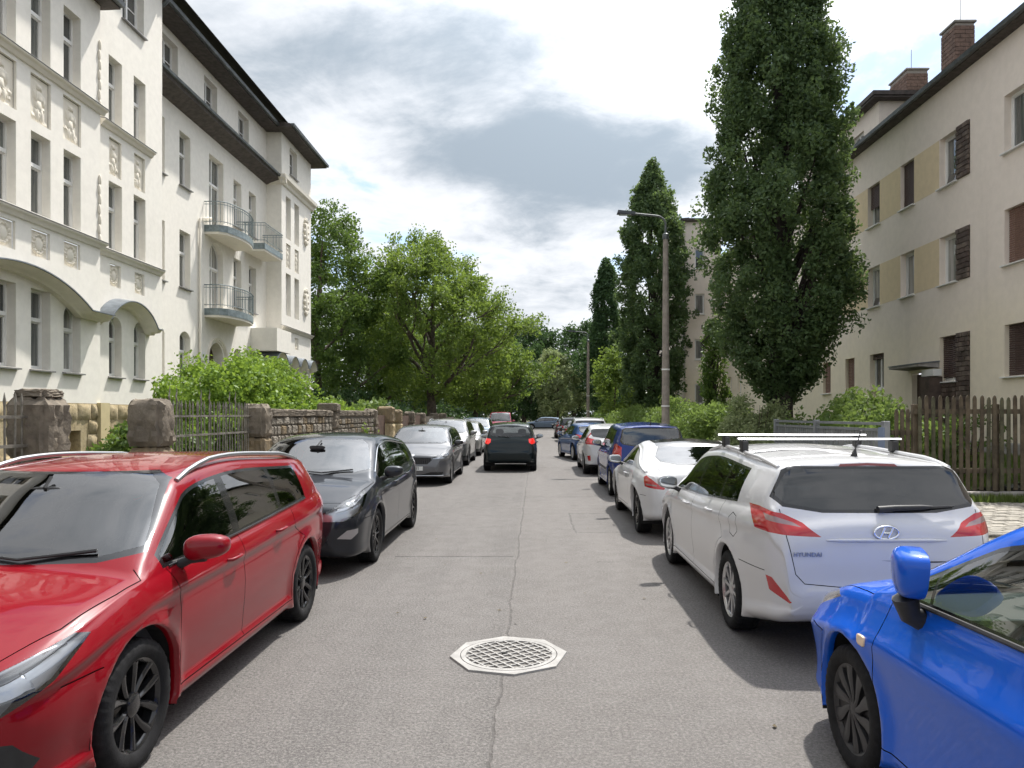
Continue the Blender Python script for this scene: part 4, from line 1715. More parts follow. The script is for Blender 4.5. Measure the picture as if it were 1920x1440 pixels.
def glass_mat(name, tint, refl=0.055, gain=1.25):
    t = NT(name)
    tr = t.new('ShaderNodeBsdfTransparent')
    tr.inputs[0].default_value = (*tint, 1)
    gl = t.new('ShaderNodeBsdfGlossy')
    gl.inputs['Roughness'].default_value = 0.012
    gl.inputs['Color'].default_value = (1, 1, 1, 1)
    fr = t.new('ShaderNodeFresnel')
    fr.inputs['IOR'].default_value = 1.62
    f = t.math('ADD', t.math('MULTIPLY', fr.outputs[0], gain), refl, clamp=True)
    mx = t.new('ShaderNodeMixShader')
    t.put(f, mx.inputs[0])
    t.l.new(tr.outputs[0], mx.inputs[1])
    t.l.new(gl.outputs[0], mx.inputs[2])
    t.l.new(mx.outputs[0], t.out.inputs['Surface'])
    return t.m


M['p_red'] = paint('paint_red', (0.205, 0.002, 0.008), 0.0, 0.3)
M['p_dark'] = paint('paint_anthracite', (0.022, 0.025, 0.031), 0.35, 0.3)
M['p_white'] = paint('paint_white', (0.57, 0.572, 0.58), 0.0, 0.35)
M['p_blue'] = paint('paint_blue', (0.004, 0.095, 0.56), 0.0, 0.35)
M['p_grey'] = paint('paint_grey', (0.15, 0.153, 0.16), 0.45, 0.34)
M['p_silver'] = paint('paint_silver', (0.32, 0.32, 0.31), 0.5, 0.34)
M['p_navy'] = paint('paint_navy', (0.012, 0.034, 0.18), 0.1, 0.32)
M['p_mid'] = paint('paint_mid_blue', (0.012, 0.06, 0.20), 0.3, 0.32)
M['p_green'] = paint('paint_dark_green', (0.012, 0.02, 0.022), 0.3, 0.3)
M['p_crimson'] = paint('paint_crimson', (0.28, 0.012, 0.05), 0.1, 0.35)
M['p_steel'] = paint('paint_steel_blue', (0.14, 0.19, 0.26), 0.4, 0.34)
M['p_black'] = paint('paint_black', (0.012, 0.012, 0.014), 0.2, 0.3)
M['glass'] = glass_mat('car_glass', (0.30, 0.35, 0.34), .05, 1.5)
M['glass_dark'] = glass_mat('car_privacy_glass', (0.05, 0.055, 0.065), .03, 1.35)
M['glass_light'] = glass_mat('car_light_glass', (0.78, 0.82, 0.82), .02, 1.1)
M['glass_clear'] = glass_mat('lamp_cover_glass', (0.9, 0.92, 0.94), 0.03)
M['rubber'] = simple('tyre_rubber', (0.011, 0.011, 0.012), 0.8, var=0.4, vscale=14, bump=0.25, bscale=120, spec=.25)
M['plastic'] = simple('black_plastic', (0.02, 0.02, 0.021), 0.5, var=0.2, vscale=20)
M['gloss_black'] = simple('gloss_black_trim', (0.012, 0.012, 0.013), 0.18, coat=0.6)
M['seam'] = simple('seam_dark', (0.006, 0.006, 0.006), 0.9)
M['liner'] = simple('wheel_arch_felt', (0.012, 0.012, 0.012), 0.95)
M['chrome'] = simple('chrome', (0.82, 0.83, 0.84), 0.08, 1.0)
M['alu'] = simple('brushed_aluminium', (0.50, 0.51, 0.52), 0.35, 1.0)
M['alloy'] = simple('silver_alloy', (0.55, 0.55, 0.56), 0.3, 0.85)
M['rim_black'] = simple('black_alloy', (0.014, 0.014, 0.015), 0.22, 0.2, coat=0.5)
M['rim_matt'] = simple('black_hubcap', (0.02, 0.02, 0.022), 0.42, 0.0)
M['disc'] = simple('brake_steel', (0.2, 0.19, 0.18), 0.4, 1.0)
M['lamp_red'] = simple('lamp_red', (0.42, 0.006, 0.012), 0.12, coat=1.0)
t_ = NT('lamp_red_lit')
t_.set(col=(0.5, .008, .012), rough=.12, coat=1.0, emit=(1.0, .03, .02), emits=.35)
M['lamp_lit'] = t_.m
M['lamp_dark'] = simple('lamp_dark_red', (0.14, 0.004, 0.006), 0.12, coat=1.0)
M['lamp_clear'] = simple('lamp_clear', (0.38, 0.37, 0.38), 0.14, 0.55, coat=1.0)
M['lamp_pink'] = simple('lamp_band_clear', (0.30, 0.20, 0.20), 0.14, 0.3, coat=1.0)
M['lamp_house'] = simple('lamp_housing', (0.60, 0.61, 0.63), 0.35, 0.7)
M['seat'] = simple('seat_cloth', (0.03, 0.031, 0.034), 0.9)
M['dash'] = simple('dashboard_grey', (0.05, 0.052, 0.055), 0.7)
M['dash_lt'] = simple('dashboard_light', (0.42, 0.43, 0.42), 0.6)
M['plate'] = simple('plate_white', (0.75, 0.76, 0.74), 0.4)
M['ink'] = simple('plate_ink', (0.01, 0.01, 0.012), 0.5)
M['mirror'] = simple('mirror_glass', (0.75, 0.78, 0.8), 0.02, 1.0)
M['amber'] = simple('lamp_amber', (0.75, 0.55, 0.38), 0.15, coat=1.0)
M['flag_blue'] = simple('plate_band_blue', (0.01, 0.04, 0.32), 0.4)


def pchip(pts):
    xs = np.array([p[0] for p in pts], float)
    ys = np.array([p[1] for p in pts], float)
    h = np.diff(xs)
    d = np.diff(ys) / h
    m = np.zeros(len(xs))
    for i in range(1, len(xs) - 1):
        if d[i - 1] * d[i] > 0:
            w1, w2 = 2 * h[i] + h[i - 1], h[i] + 2 * h[i - 1]
            m[i] = (w1 + w2) / (w1 / d[i - 1] + w2 / d[i])
    m[0], m[-1] = d[0], d[-1]

    def f(x):
        x = np.clip(np.asarray(x, float), xs[0], xs[-1])
        i = np.clip(np.searchsorted(xs, x) - 1, 0, len(xs) - 2)
        t = (x - xs[i]) / h[i]
        a = 2 * t ** 3 - 3 * t ** 2 + 1
        b = t ** 3 - 2 * t ** 2 + t
        c = -2 * t ** 3 + 3 * t ** 2
        e = t ** 3 - t ** 2
        return a * ys[i] + b * h[i] * m[i] + c * ys[i + 1] + e * h[i] * m[i + 1]
    return f


SIDE_A = [(0, .085), (.035, .03), (.08, .016), (.13, .020), (.16, .034), (.28, .026), (.45, .010), (.60, .004), (.70, .008),
          (.78, .016), (.84, .002), (.87, .006), (.93, .022), (.97, .038), (1, .055)]
SIDE_B = [(0, .085), (.04, .04), (.10, .028), (.17, .034), (.30, .036), (.45, .028), (.6, .012), (.69, .0), (.72, .002), (.80, .030), (.9, .060),
          (.96, .074), (1, .09)]
SIDE_C = [(0, .08), (.05, .03), (.12, .016), (.25, .02), (.45, .006), (.62, .0), (.76, .004), (.86, .014), (.94, .032), (1, .058)]


class Car:
    D = dict(L=4.3, H=1.47, W=1.78, fo=.88, wb=2.63, Rw=.316, nose_z=.47, hood_f=.76, cowl=1.22, cowl_z=.965, ws_top=2.02,
             peak=2.65, roof_end=3.95, roof_end_z=1.36, rw_bot=4.16, rw_bot_z=.98, tail_z=.62, belt=[(.25, .70), (1.2, .885), (4.3, 1.0)],
             nose_w=.50, tail_w=.52, tum=.36, side=SIDE_A, dlo_r=(3.75, 3.98), bp=2.35, cp=3.25, crown_r=.045, n=92, flare=.014,
             ra=.062, rr=.075, hood_crown=.055)

    def __init__(self, **kw):
        self.__dict__.update(self.D)
        self.__dict__.update(kw)
        self.hw = self.W / 2
        self.sF = self.fo
        self.sR = self.fo + self.wb
        self.sm = self.fo + self.wb / 2
        self.Ra = self.Rw + self.ra
        c, cz, w, H = self.cowl, self.cowl_z, self.ws_top, self.H
        hf, L, nz = self.hood_f, self.L, self.nose_z
        wz = H - .055
        zt = [(0, nz), (.012, nz + .10), (.045, hf - .055), (.13, hf), (.35, hf + (cz - hf) * .38), (c * .62, hf + (cz - hf) * .72),
              (c - .10, cz - .018), (c, cz), (c + (w - c) * .12, cz + (wz - cz) * .145), (c + (w - c) * .5, cz + (wz - cz) * .545),
              (c + (w - c) * .86, cz + (wz - cz) * .895), (w, wz), (w + (self.peak - w) * .45, H - .014), (self.peak, H)]
        re, rez, rb, rbz = self.roof_end, self.roof_end_z, self.rw_bot, self.rw_bot_z
        zt += [(self.peak + (re - self.peak) * .55, H - (H - rez) * .36), (re - .04, rez + .014), (re, rez), (re + (rb - re) * .12, rez - (rez - rbz) * .16),
               (re + (rb - re) * .6, rez - (rez - rbz) * .62), (rb, rbz)]
        zt += self.__dict__.get('tail', [(L - .07, rbz - .10), (L - .035, self.tail_z + .12), (L, self.tail_z - .04)])
        self.ztop = pchip(zt)
        self.zbot = pchip(self.__dict__.get('bot', [(0, nz - .06), (.012, .33), (.05, .235), (.2, .195), (.6, .185), (L - .6, .195), (L - .25, .25), (L - .06, .30),
                          (L - .015, .38), (L, self.tail_z - .12)]))
        nw, tw, hw = self.nose_w, self.tail_w, self.hw
        self.plan = pchip(self.__dict__.get('planpts', [(0, nw), (.02, nw + .07), (.07, nw + .15), (.18, hw - .09), (.36, hw - .035), (.75, hw - .006), (1.1, hw),
                          (L - 1.1, hw), (L - .7, hw - .012), (L - .4, hw - .045), (L - .2, hw - .09), (L - .09, hw - .15), (L - .025, tw + .09), (L, tw)]))
        b = self.belt
        self.beltf = pchip([(0, b[0][1] - .06)] + b + ([] if b[-1][0] >= L else [(L, b[-1][1])]))
        hc = self.hood_crown
        self.crownf = pchip([(0, hc * .6), (.3, hc), (c - .1, hc), (c + .1, .075), (c + (w - c) * .5, .085), (w + .15, self.crown_r + .012), (self.peak, self.crown_r),
                             (re, self.crown_r + .005), (re + .1, .05), (rb, .05), (L, .03)])
        self.rf = pchip([(0, .05), (c, .05), (w, .075), (re, self.rr), (rb, .07), (L, .04)])
        self.sidex = np.array([p[0] for p in self.side])
        self.sidey = np.array([p[1] for p in self.side])

    def sec(self, s):
        zt, zb0, hw = float(self.ztop(s)), float(self.zbot(s)), float(self.plan(s))
        cr = float(self.crownf(s)) * min(1.0, max(.05, (zt - zb0) / .45))
        zE = zt - cr
        zb = min(float(self.beltf(s)), zE - .022)
        zb = max(zb, zb0 + .012)
        zE = max(zE, zb + .008)
        k = min(1.0, (zb - zb0) / .5)
        return zt, zb0, hw, zE, zb, k

    FS = [0, .018, .04, .065, .085, .11, .135, .16, .19, .23, .28, .34, .40, .46, .52, .57, .615, .66, .70, .735, .765, .79, .815, .84, .865, .89, .915, .94, .965, .985, 1.0]

    def section(self, s):
        zt, zb0, hw, zE, zb, k = self.sec(s)
        pts = []
        xb0 = hw - float(self.sidey[0]) * k
        for i in range(7):
            pts.append((xb0 * i / 7, zb0))
        for f in self.FS:
            z = zb0 + (zb - zb0) * f
            ins = float(np.interp(f, self.sidex, self.sidey)) * k
            x = hw - ins
            for sw in (self.sF, self.sR):
                d = math.hypot(s - sw, z - self.Rw)
                if d < self.Ra + .2:
                    x += min(1, max(0, (z - .24) / .14)) * self.flare * math.exp(-((d - self.Ra - .012) / .045) ** 2)
                    if d < self.Ra + .03:
                        x = max(x, hw - .012)
            if hasattr(self, 'feat'):
                x += self.feat(s, z)
            pts.append((x, z))
        xb = pts[-1][0]
        xr = max(xb - .035 - self.tum * (zE - zb), .12)
        A, E = Vector((xb, zb)), Vector((xr, zE))
        ln = (A - E).length
        r = min(float(self.rf(s)), ln * .62)
        P1 = E + (A - E) * (r / ln)
        x2 = xr - min(.45 * xr, r * 1.1)
        P2 = Vector((x2, zt - (zt - zE) * (x2 / xr) ** 2))
        for i in range(1, 11):
            t = i / 10
            q = A.lerp(P1, t)
            pts.append((q.x + .014 * math.sin(PI * t) * min(1, ln / .3), q.y))
        for i in range(1, 7):
            t = i / 6
            q = P1 * (1 - t) ** 2 + E * (2 * t * (1 - t)) + P2 * t ** 2
            pts.append((q.x, q.y))
        for i in range(1, 10):
            x = x2 * (1 - i / 9)
            pts.append((x, zt - (zt - zE) * (x / xr) ** 2))
        return pts, P1

    def p1z(self, s):
        return self.section(s)[1].y

    def Y(self, s):
        return self.sm - s

    # ------------------------------------------------------------------
    def shell(self):
        g = np.linspace(0, self.L, 3000)
        w = np.abs(np.gradient(g)) + .9 * np.abs(np.gradient(self.ztop(g))) + 1.1 * np.abs(np.gradient(self.plan(g))) + .5 * np.abs(np.gradient(self.zbot(g)))
        cum = np.cumsum(w)
        cum = (cum - cum[0]) / (cum[-1] - cum[0])
        st = np.interp(np.linspace(0, 1, self.n), cum, g)
        st[0], st[-1] = 0, self.L
        bm = bmesh.new()
        rows = []
        for s in st:
            pts, _ = self.section(float(s))
            rows.append([bm.verts.new((max(0, x), self.Y(float(s)), z)) for x, z in pts])
        m = len(rows[0])
        for i in range(len(rows) - 1):
            a, b = rows[i], rows[i + 1]
            for j in range(m - 1):
                bm.faces.new((a[j], b[j], b[j + 1], a[j + 1]))
        for row, rev in ((rows[0], False), (rows[-1], True)):
            bm.faces.new(row[::-1] if rev else row)
        bmesh.ops.remove_doubles(bm, verts=bm.verts, dist=1e-5)
        bm.normal_update()
        ref = max(bm.faces, key=lambda f: f.calc_center_median().x)
        if ref.normal.x < 0:
            bmesh.ops.reverse_faces(bm, faces=bm.faces)
            bm.normal_update()
        self.tg = bm.faces.layers.int.new('tag')
        self.bm = bm
        self.bvh = BVHTree.FromBMesh(bm)
        self.tags = {}
        return self

    def tid(self, name):
        if name not in self.tags:
            self.tags[name] = len(self.tags) + 1
        return self.tags[name]

    def cut(self, poly, d, name, over=(0,), thr=0.12, srange=None):
        """poly: convex, list of (u,v) in the frame of direction d; tags the faces inside"""
        bm, tg = self.bm, self.tg
        U, V = self.frame(d)
        n = len(poly)
        area = sum(poly[i][0] * poly[(i + 1) % n][1] - poly[(i + 1) % n][0] * poly[i][1] for i in range(n))
        if area < 0:
            poly = poly[::-1]
        u0, u1 = min(p[0] for p in poly), max(p[0] for p in poly)
        v0, v1 = min(p[1] for p in poly), max(p[1] for p in poly)
        ov = set(self.tags.get(x, -1) if isinstance(x, str) else x for x in over)
        cand = []
        for f in bm.faces:
            if f[tg] not in ov or f.normal.dot(d) < thr:
                continue
            us = [v.co.dot(U) for v in f.verts]
            if max(us) < u0 or min(us) > u1:
                continue
            vs = [v.co.dot(V) for v in f.verts]
            if max(vs) < v0 or min(vs) > v1:
                continue
            if srange:
                s_ = self.sm - f.calc_center_median().y
                if s_ < srange[0] or s_ > srange[1]:
                    continue
            cand.append(f)
        for i in range(n):
            if not cand:
                return []
            a, b = poly[i], poly[(i + 1) % n]
            du, dv = b[0] - a[0], b[1] - a[1]
            l = math.hypot(du, dv)
            if l < 1e-7:
                continue
            nu, nv = dv / l, -du / l
            no = U * nu + V * nv
            co = U * a[0] + V * a[1]
            pd = no.dot(co)
            sp = [f for f in cand if max(v.co.dot(no) for v in f.verts) > pd + 1e-5 and min(v.co.dot(no) for v in f.verts) < pd - 1e-5]
            ok = [f for f in cand if f not in set(sp)]
            if sp:
                es = set(e for f in sp for e in f.edges)
                vs = set(v for f in sp for v in f.verts)
                r = bmesh.ops.bisect_plane(bm, geom=list(sp) + list(es) + list(vs), dist=1e-6, plane_co=co, plane_no=no)
                ok += [g for g in r['geom'] if isinstance(g, bmesh.types.BMFace) and g.is_valid]
            seen, cand = set(), []
            for f in ok:
                if f in seen:
                    continue
                seen.add(f)
                if f.calc_center_median().dot(no) < pd:
                    cand.append(f)
        t = self.tid(name)
        for f in cand:
            f[tg] = t
        return cand

    @staticmethod
    def frame(d):
        d = d.normalized()
        if abs(d.z) > .9:
            return Vector((1, 0, 0)), Vector((0, 1, 0))
        V = Vector((0, 0, 1))
        U = V.cross(d).normalized()
        # tilt V to be perpendicular
        V = d.cross(U).normalized()
        return U, V

    def uv(self, p, d):
        U, V = self.frame(d)
        q = Vector((p[0], self.Y(p[1]), p[2]))
        return (q.dot(U), q.dot(V))

    def cut3(self, pts, d, name, **kw):
        """pts: (x, s, z)"""
        d = Vector(d).normalized()
        return self.cut([self.uv(p, d) for p in pts], d, name, **kw)

    def seam(self, pts, d, w=.006, over=(0,), name='seam', **kw):
        d = Vector(d).normalized()
        q = [self.uv(p, d) for p in pts]
        for a, b in zip(q[:-1], q[1:]):
            du, dv = b[0] - a[0], b[1] - a[1]
            l = math.hypot(du, dv)
            if l < 1e-5:
                continue
            du, dv = du / l, dv / l
            nu, nv = -dv * w / 2, du * w / 2
            e = w * .3
            self.cut([(a[0] - du * e + nu, a[1] - dv * e + nv), (a[0] - du * e - nu, a[1] - dv * e - nv),
                      (b[0] + du * e - nu, b[1] + dv * e - nv), (b[0] + du * e + nu, b[1] + dv * e + nv)], d, name, over=over, **kw)

    # ------------------------------------------------------------------ standard cuts
    def arches(self):
        for sw in (self.sF, self.sR):
            poly = []
            n = 26
            for i in range(n + 1):
                a = -0.12 * PI + 1.24 * PI * i / n
                poly.append((.9, sw - self.Ra * math.cos(a), self.Rw + self.Ra * math.sin(a)))
            self.cut3(poly, (1, 0, 0), 'arch', thr=-.4, over=(0, 'seam', 'trimlow'))
            # everything below the arch too
            lo = self.Rw + self.Ra * math.sin(-.12 * PI)
            wd = self.Ra * math.cos(.12 * PI)
            self.cut3([(.9, sw - wd, lo + .002), (.9, sw + wd, lo + .002), (.9, sw + wd * 1.0, 0), (.9, sw - wd * 1.0, 0)], (1, 0, 0), 'arch', thr=-.4, over=(0, 'seam', 'trimlow'))
        kill = [f for f in self.bm.faces if f[self.tg] == self.tags.get('arch')]
        kill = [f for f in kill if f.calc_center_median().x > .3]
        bmesh.ops.delete(self.bm, geom=kill, context='FACES')
        # turn the lip inwards
        es = []
        for e in self.bm.edges:
            if len(e.link_faces) == 1:
                ok = True
                for v in e.verts:
                    s_ = self.sm - v.co.y
                    d = min(abs(math.hypot(s_ - sw, v.co.z - self.Rw) - self.Ra) for sw in (self.sF, self.sR))
                    if d > .004 or v.co.x < .3:
                        ok = False
                if ok:
                    es.append(e)
        r = bmesh.ops.extrude_edge_only(self.bm, edges=es)
        for v in r['geom']:
            if isinstance(v, bmesh.types.BMVert):
                v.co.x -= .05
        for f in r['geom']:
            if isinstance(f, bmesh.types.BMFace):
                f[self.tg] = self.tid('lipF' if (self.sm - f.calc_center_median().y) < self.sm else 'lipR')

    @staticmethod
    def clip(poly, a, b, c):
        """keep a*u+b*v <= c"""
        out = []
        n = len(poly)
        for i in range(n):
            p, q = poly[i], poly[(i + 1) % n]
            dp, dq = a * p[0] + b * p[1] - c, a * q[0] + b * q[1] - c
            if dp <= 0:
                out.append(p)
            if dp * dq < 0:
                t = dp / (dp - dq)
                out.append((p[0] + (q[0] - p[0]) * t, p[1] + (q[1] - p[1]) * t))
        return out

    def dlo_poly(self, m=0.0):
        """side window outline in (s,z), shrunk by m"""
        s1b, s1t = self.dlo_r
        ss = np.linspace(self.cowl + .12, s1b, 40)
        pts = []
        for s in ss:
            t_, b_ = self.p1z(float(s)) - .004 - m, float(self.beltf(s)) + .018 + m
            if t_ - b_ > .025:
                pts.append((float(s), b_, t_))
        bot = [(p[0], p[1]) for p in pts]
        top = [(p[0], p[2]) for p in pts]
        poly = bot + top[::-1]
        # convex hull
        P = sorted(set(poly))

        def half(P):
            h = []
            for p in P:
                while len(h) >= 2 and (h[-1][0] - h[-2][0]) * (p[1] - h[-2][1]) - (h[-1][1] - h[-2][1]) * (p[0] - h[-2][0]) <= 1e-9:
                    h.pop()
                h.append(p)
            return h
        lo, up = half(P), half(P[::-1])
        poly = lo[:-1] + up[:-1]
        # rear slant: line through (s1b, belt) and (s1t.., top)
        zb, zt = float(self.beltf(s1b)), self.p1z(s1t)
        du, dv = s1t - s1b, zt - zb
        l = math.hypot(du, dv)
        a, b = dv / l, -du / l
        poly = self.clip(poly, a, b, a * s1b + b * zb - m)
        # front trim
        f0 = self.__dict__.get('dlo_f', self.cowl + .20)
        poly = self.clip(poly, -1, 0, -(f0 + m))
        return poly

    def windows(self):
        d = Vector((1, 0, 0))
        dlo = self.dlo_poly()
        self.cut([self.uv((0, s, z), d) for s, z in dlo], d, 'window_trim', thr=.25)
        inn = self.dlo_poly(.02)
        pil = self.__dict__.get('pillars', [(self.bp, .055), (self.cp, .05)])
        lean = self.__dict__.get('lean', .10)
        lim = [(-9, 0)] + pil + [(99, 0)]
        self.npane = 0
        for i in range(len(lim) - 1):
            a, aw = lim[i]
            b, bw = lim[i + 1]
            z0 = float(self.beltf(min(max(a, 0), self.L)))
            p = self.clip(inn, -1, lean, -(a + aw) + lean * z0)
            z0 = float(self.beltf(min(b, self.L)))
            p = self.clip(p, 1, -lean, (b - bw) - lean * z0)
            if len(p) >= 3:
                ar = abs(sum(p[k][0] * p[(k + 1) % len(p)][1] - p[(k + 1) % len(p)][0] * p[k][1] for k in range(len(p)))) / 2
                if ar < .008:
                    continue
                self.cut([self.uv((0, s, z), d) for s, z in p], d, 'pane%d' % self.npane, over=('window_trim',), thr=.2)
                self.npane += 1
        # windshield
        c, w = self.cowl, self.ws_top
        zl, zh = self.cowl_z + .005, float(self.ztop(w)) - .012
        xl = self.section(c + .16)[1].x - .035
        xh = self.section(w)[1].x - .075
        fd = Vector((0, 1, 0))
        for name, m, ov in (('shield_trim', 0, (0,)), ('windshield', .028, ('shield_trim',))):
            poly = [(-.01, c, zl + m), (xl * .75, c, zl + m), (xl - m, c, zl + .035 + m), (xh - m, c, zh - .04 - m), (xh * .8, c, zh - m * .5), (-.01, c, zh - m * .5)]
            self.cut3(poly, fd, name, over=ov, thr=.05, srange=(c - .25, w + .3))
        # rear window
        rd = Vector((0, -1, 0))
        re, rb = self.roof_end, self.rw_bot
        zl, zh = self.rw_bot_z + .02, self.roof_end_z - .03
        xl = self.section(rb)[1].x - .05
        xh = self.section(re + .03)[1].x - .05
        if hasattr(self, 'rw_x'):
            xl, xh = self.rw_x
        for name, m, ov in (('rear_trim', 0, (0,)), ('rear_window', .022, ('rear_trim',))):
            poly = [(-.01, re, zl + m), (xl * .55, re, zl + m), (xl * .92 - m, re, zl + .04 + m), (xl - m, re, zl + .10 + m), (xh - m, re, zh - .03 - m), (xh * .9 - m, re, zh - m), (-.01, re, zh - m)]
            self.cut3(poly, rd, name, over=ov, thr=.05, srange=(re - .25, self.L + .1))

    def door_seams(self):
        X = (1, 0, 0)
        z0 = .275
        d0 = self.__dict__.get('d0', self.cowl + .10)
        bl = lambda s: float(self.beltf(s)) + .03
        ln = self.__dict__.get('lean', .10)
        dlo = self.dlo_poly()
        fr = min(p[0] for p in dlo)
        fp = [p for p in dlo if abs(p[0] - fr) < 1e-3]
        fz = fp[0][1] if fp else bl(fr)
        self.seam([(0, d0, z0), (0, d0 - .02, .5), (0, d0, .75), (0, min(fr + .02, d0 + .10), max(fz, bl(d0)) + .01)], X)
        if not self.__dict__.get('two_door'):
            self.seam([(0, self.bp + .015, z0), (0, self.bp, .6), (0, self.bp + .0, bl(self.bp))], X)
            e = self.__dict__.get('d2', self.cp + .18)
            ra = self.Ra + .045
            arc = []
            for a in np.linspace(.12 * PI, .42 * PI, 6):
                arc.append((0, self.sR - ra * math.cos(a), self.Rw + ra * math.sin(a)))
            s_end = arc[0][1]
            self.seam([(0, s_end - .005, z0)] + arc + [(0, e, max(arc[-1][2] + .12, .80)), (0, e + .03, bl(e))], X)
            self.seam([(0, d0, z0), (0, s_end, z0)], X)
        else:
            e = self.bp
            self.seam([(0, e + .04, z0 + .05), (0, e + .06, .6), (0, e, bl(e))], X)
            self.seam([(0, d0, z0), (0, e + .03, z0 + .03)], X)
        self.s_d0 = d0

    def components(self, seeds):
        bm, tg = self.bm, self.tg
        comp = {}
        k = 0
        groups = []
        for f in bm.faces:
            if f[tg] != 0 or f in comp:
                continue
            st, g = [f], []
            comp[f] = k
            while st:
                q = st.pop()
                g.append(q)
                for e in q.edges:
                    for o in e.link_faces:
                        if o[tg] == 0 and o not in comp:
                            comp[o] = k
                            st.append(o)
            groups.append(g)
            k += 1
        self.extra_comps = []
        cents = [(f, f.calc_center_median()) for f in comp]
        big = max(range(len(groups)), key=lambda i: len(groups[i]))
        for name, (x, s, z) in seeds:
            p = Vector((x, self.Y(s), z))
            f, _ = min(cents, key=lambda c: (c[1] - p).length_squared)
            t = self.tid(name)
            for q in groups[comp[f]]:
                q[tg] = t
        for i, g in enumerate(groups):
            if i != big and g[0][tg] == 0:
                nm = 'panel%d' % i
                t = self.tid(nm)
                for q in g:
                    q[tg] = t
                self.extra_comps.append((nm, min(v.co.x for q in g for v in q.verts) < 1e-3))

    # ------------------------------------------------------------------ export
    def export(self, name, tagnames, mat, parent, side=0, off=0.0, smooth=True):
        """side 0: both halves in one mesh; +1 right only; -1 left only"""
        tg = self.tg
        ids = set(self.tags[t] if t else 0 for t in tagnames if (not t) or t in self.tags)
        fs = [f for f in self.bm.faces if f[tg] in ids]
        if not fs:
            return None
        verts, norms, faces = [], [], []
        for sg in ((1, -1) if side == 0 else (side,)):
            idx = {}
            for f in fs:
                row = []
                for v in f.verts:
                    if v not in idx:
                        n = v.normal.copy()
                        if v.co.x < 1e-4:
                            n.x = 0
                            n.normalize()
                        co = v.co - n * off
                        idx[v] = len(verts)
                        verts.append((co.x * sg, co.y, co.z))
                        norms.append((n.x * sg, n.y, n.z))
                    row.append(idx[v])
                faces.append(row if sg > 0 else row[::-1])
        me = bpy.data.meshes.new(name)
        me.from_pydata(verts, [], faces)
        me.polygons.foreach_set('use_smooth', [True] * len(me.polygons))
        if smooth:
            me.normals_split_custom_set_from_vertices(norms)
        me.materials.append(mat)
        return link(name, me, parent)

    def hit(self, p, d):
        """raycast from point p=(x,s,z) along d; returns co, normal"""
        o = Vector((p[0], self.Y(p[1]), p[2]))
        sg = 1
        if o.x < 0:
            o.x, sg = -o.x, -1
        r = self.bvh.ray_cast(o, Vector(d))
        if r[0] is None:
            return o, -Vector(d)
        co, n = r[0].copy(), r[1].copy()
        co.x *= sg
        n.x *= sg
        return co, n


# ---------------------------------------------------------------------- wheels
def tyre_mesh(Rw, wd, rr):
    n = 120
    prof = [(rr, -wd * .40), (rr + .012, -wd * .47), (rr + (Rw - rr) * .45, -wd * .5), (Rw - .022, -wd * .485), (Rw - .004, -wd * .40), (Rw, -wd * .28),
            (Rw, -wd * .22), (Rw - .007, -wd * .21), (Rw - .007, -wd * .17), (Rw, -wd * .16), (Rw, wd * .02)]
    prof = prof + [(r, -h) for r, h in prof[::-1]]
    b = MB()
    vs, fs = [], []
    for i, (r, h) in enumerate(prof):
        for k in range(n):
            a = 2 * PI * k / n
            q = r
            if (k % 3 == 0) and r > Rw - .03:
                q = r - .006
            aa = a + h * .35
            vs.append((h, q * math.cos(aa), q * math.sin(aa)))
    for i in range(len(prof) - 1):
        for k in range(n):
            k2 = (k + 1) % n
            fs.append((i * n + k, i * n + k2, (i + 1) * n + k2, (i + 1) * n + k))
    b.add(vs, fs)
    return b.mesh('tyre', M['rubber'], 40)


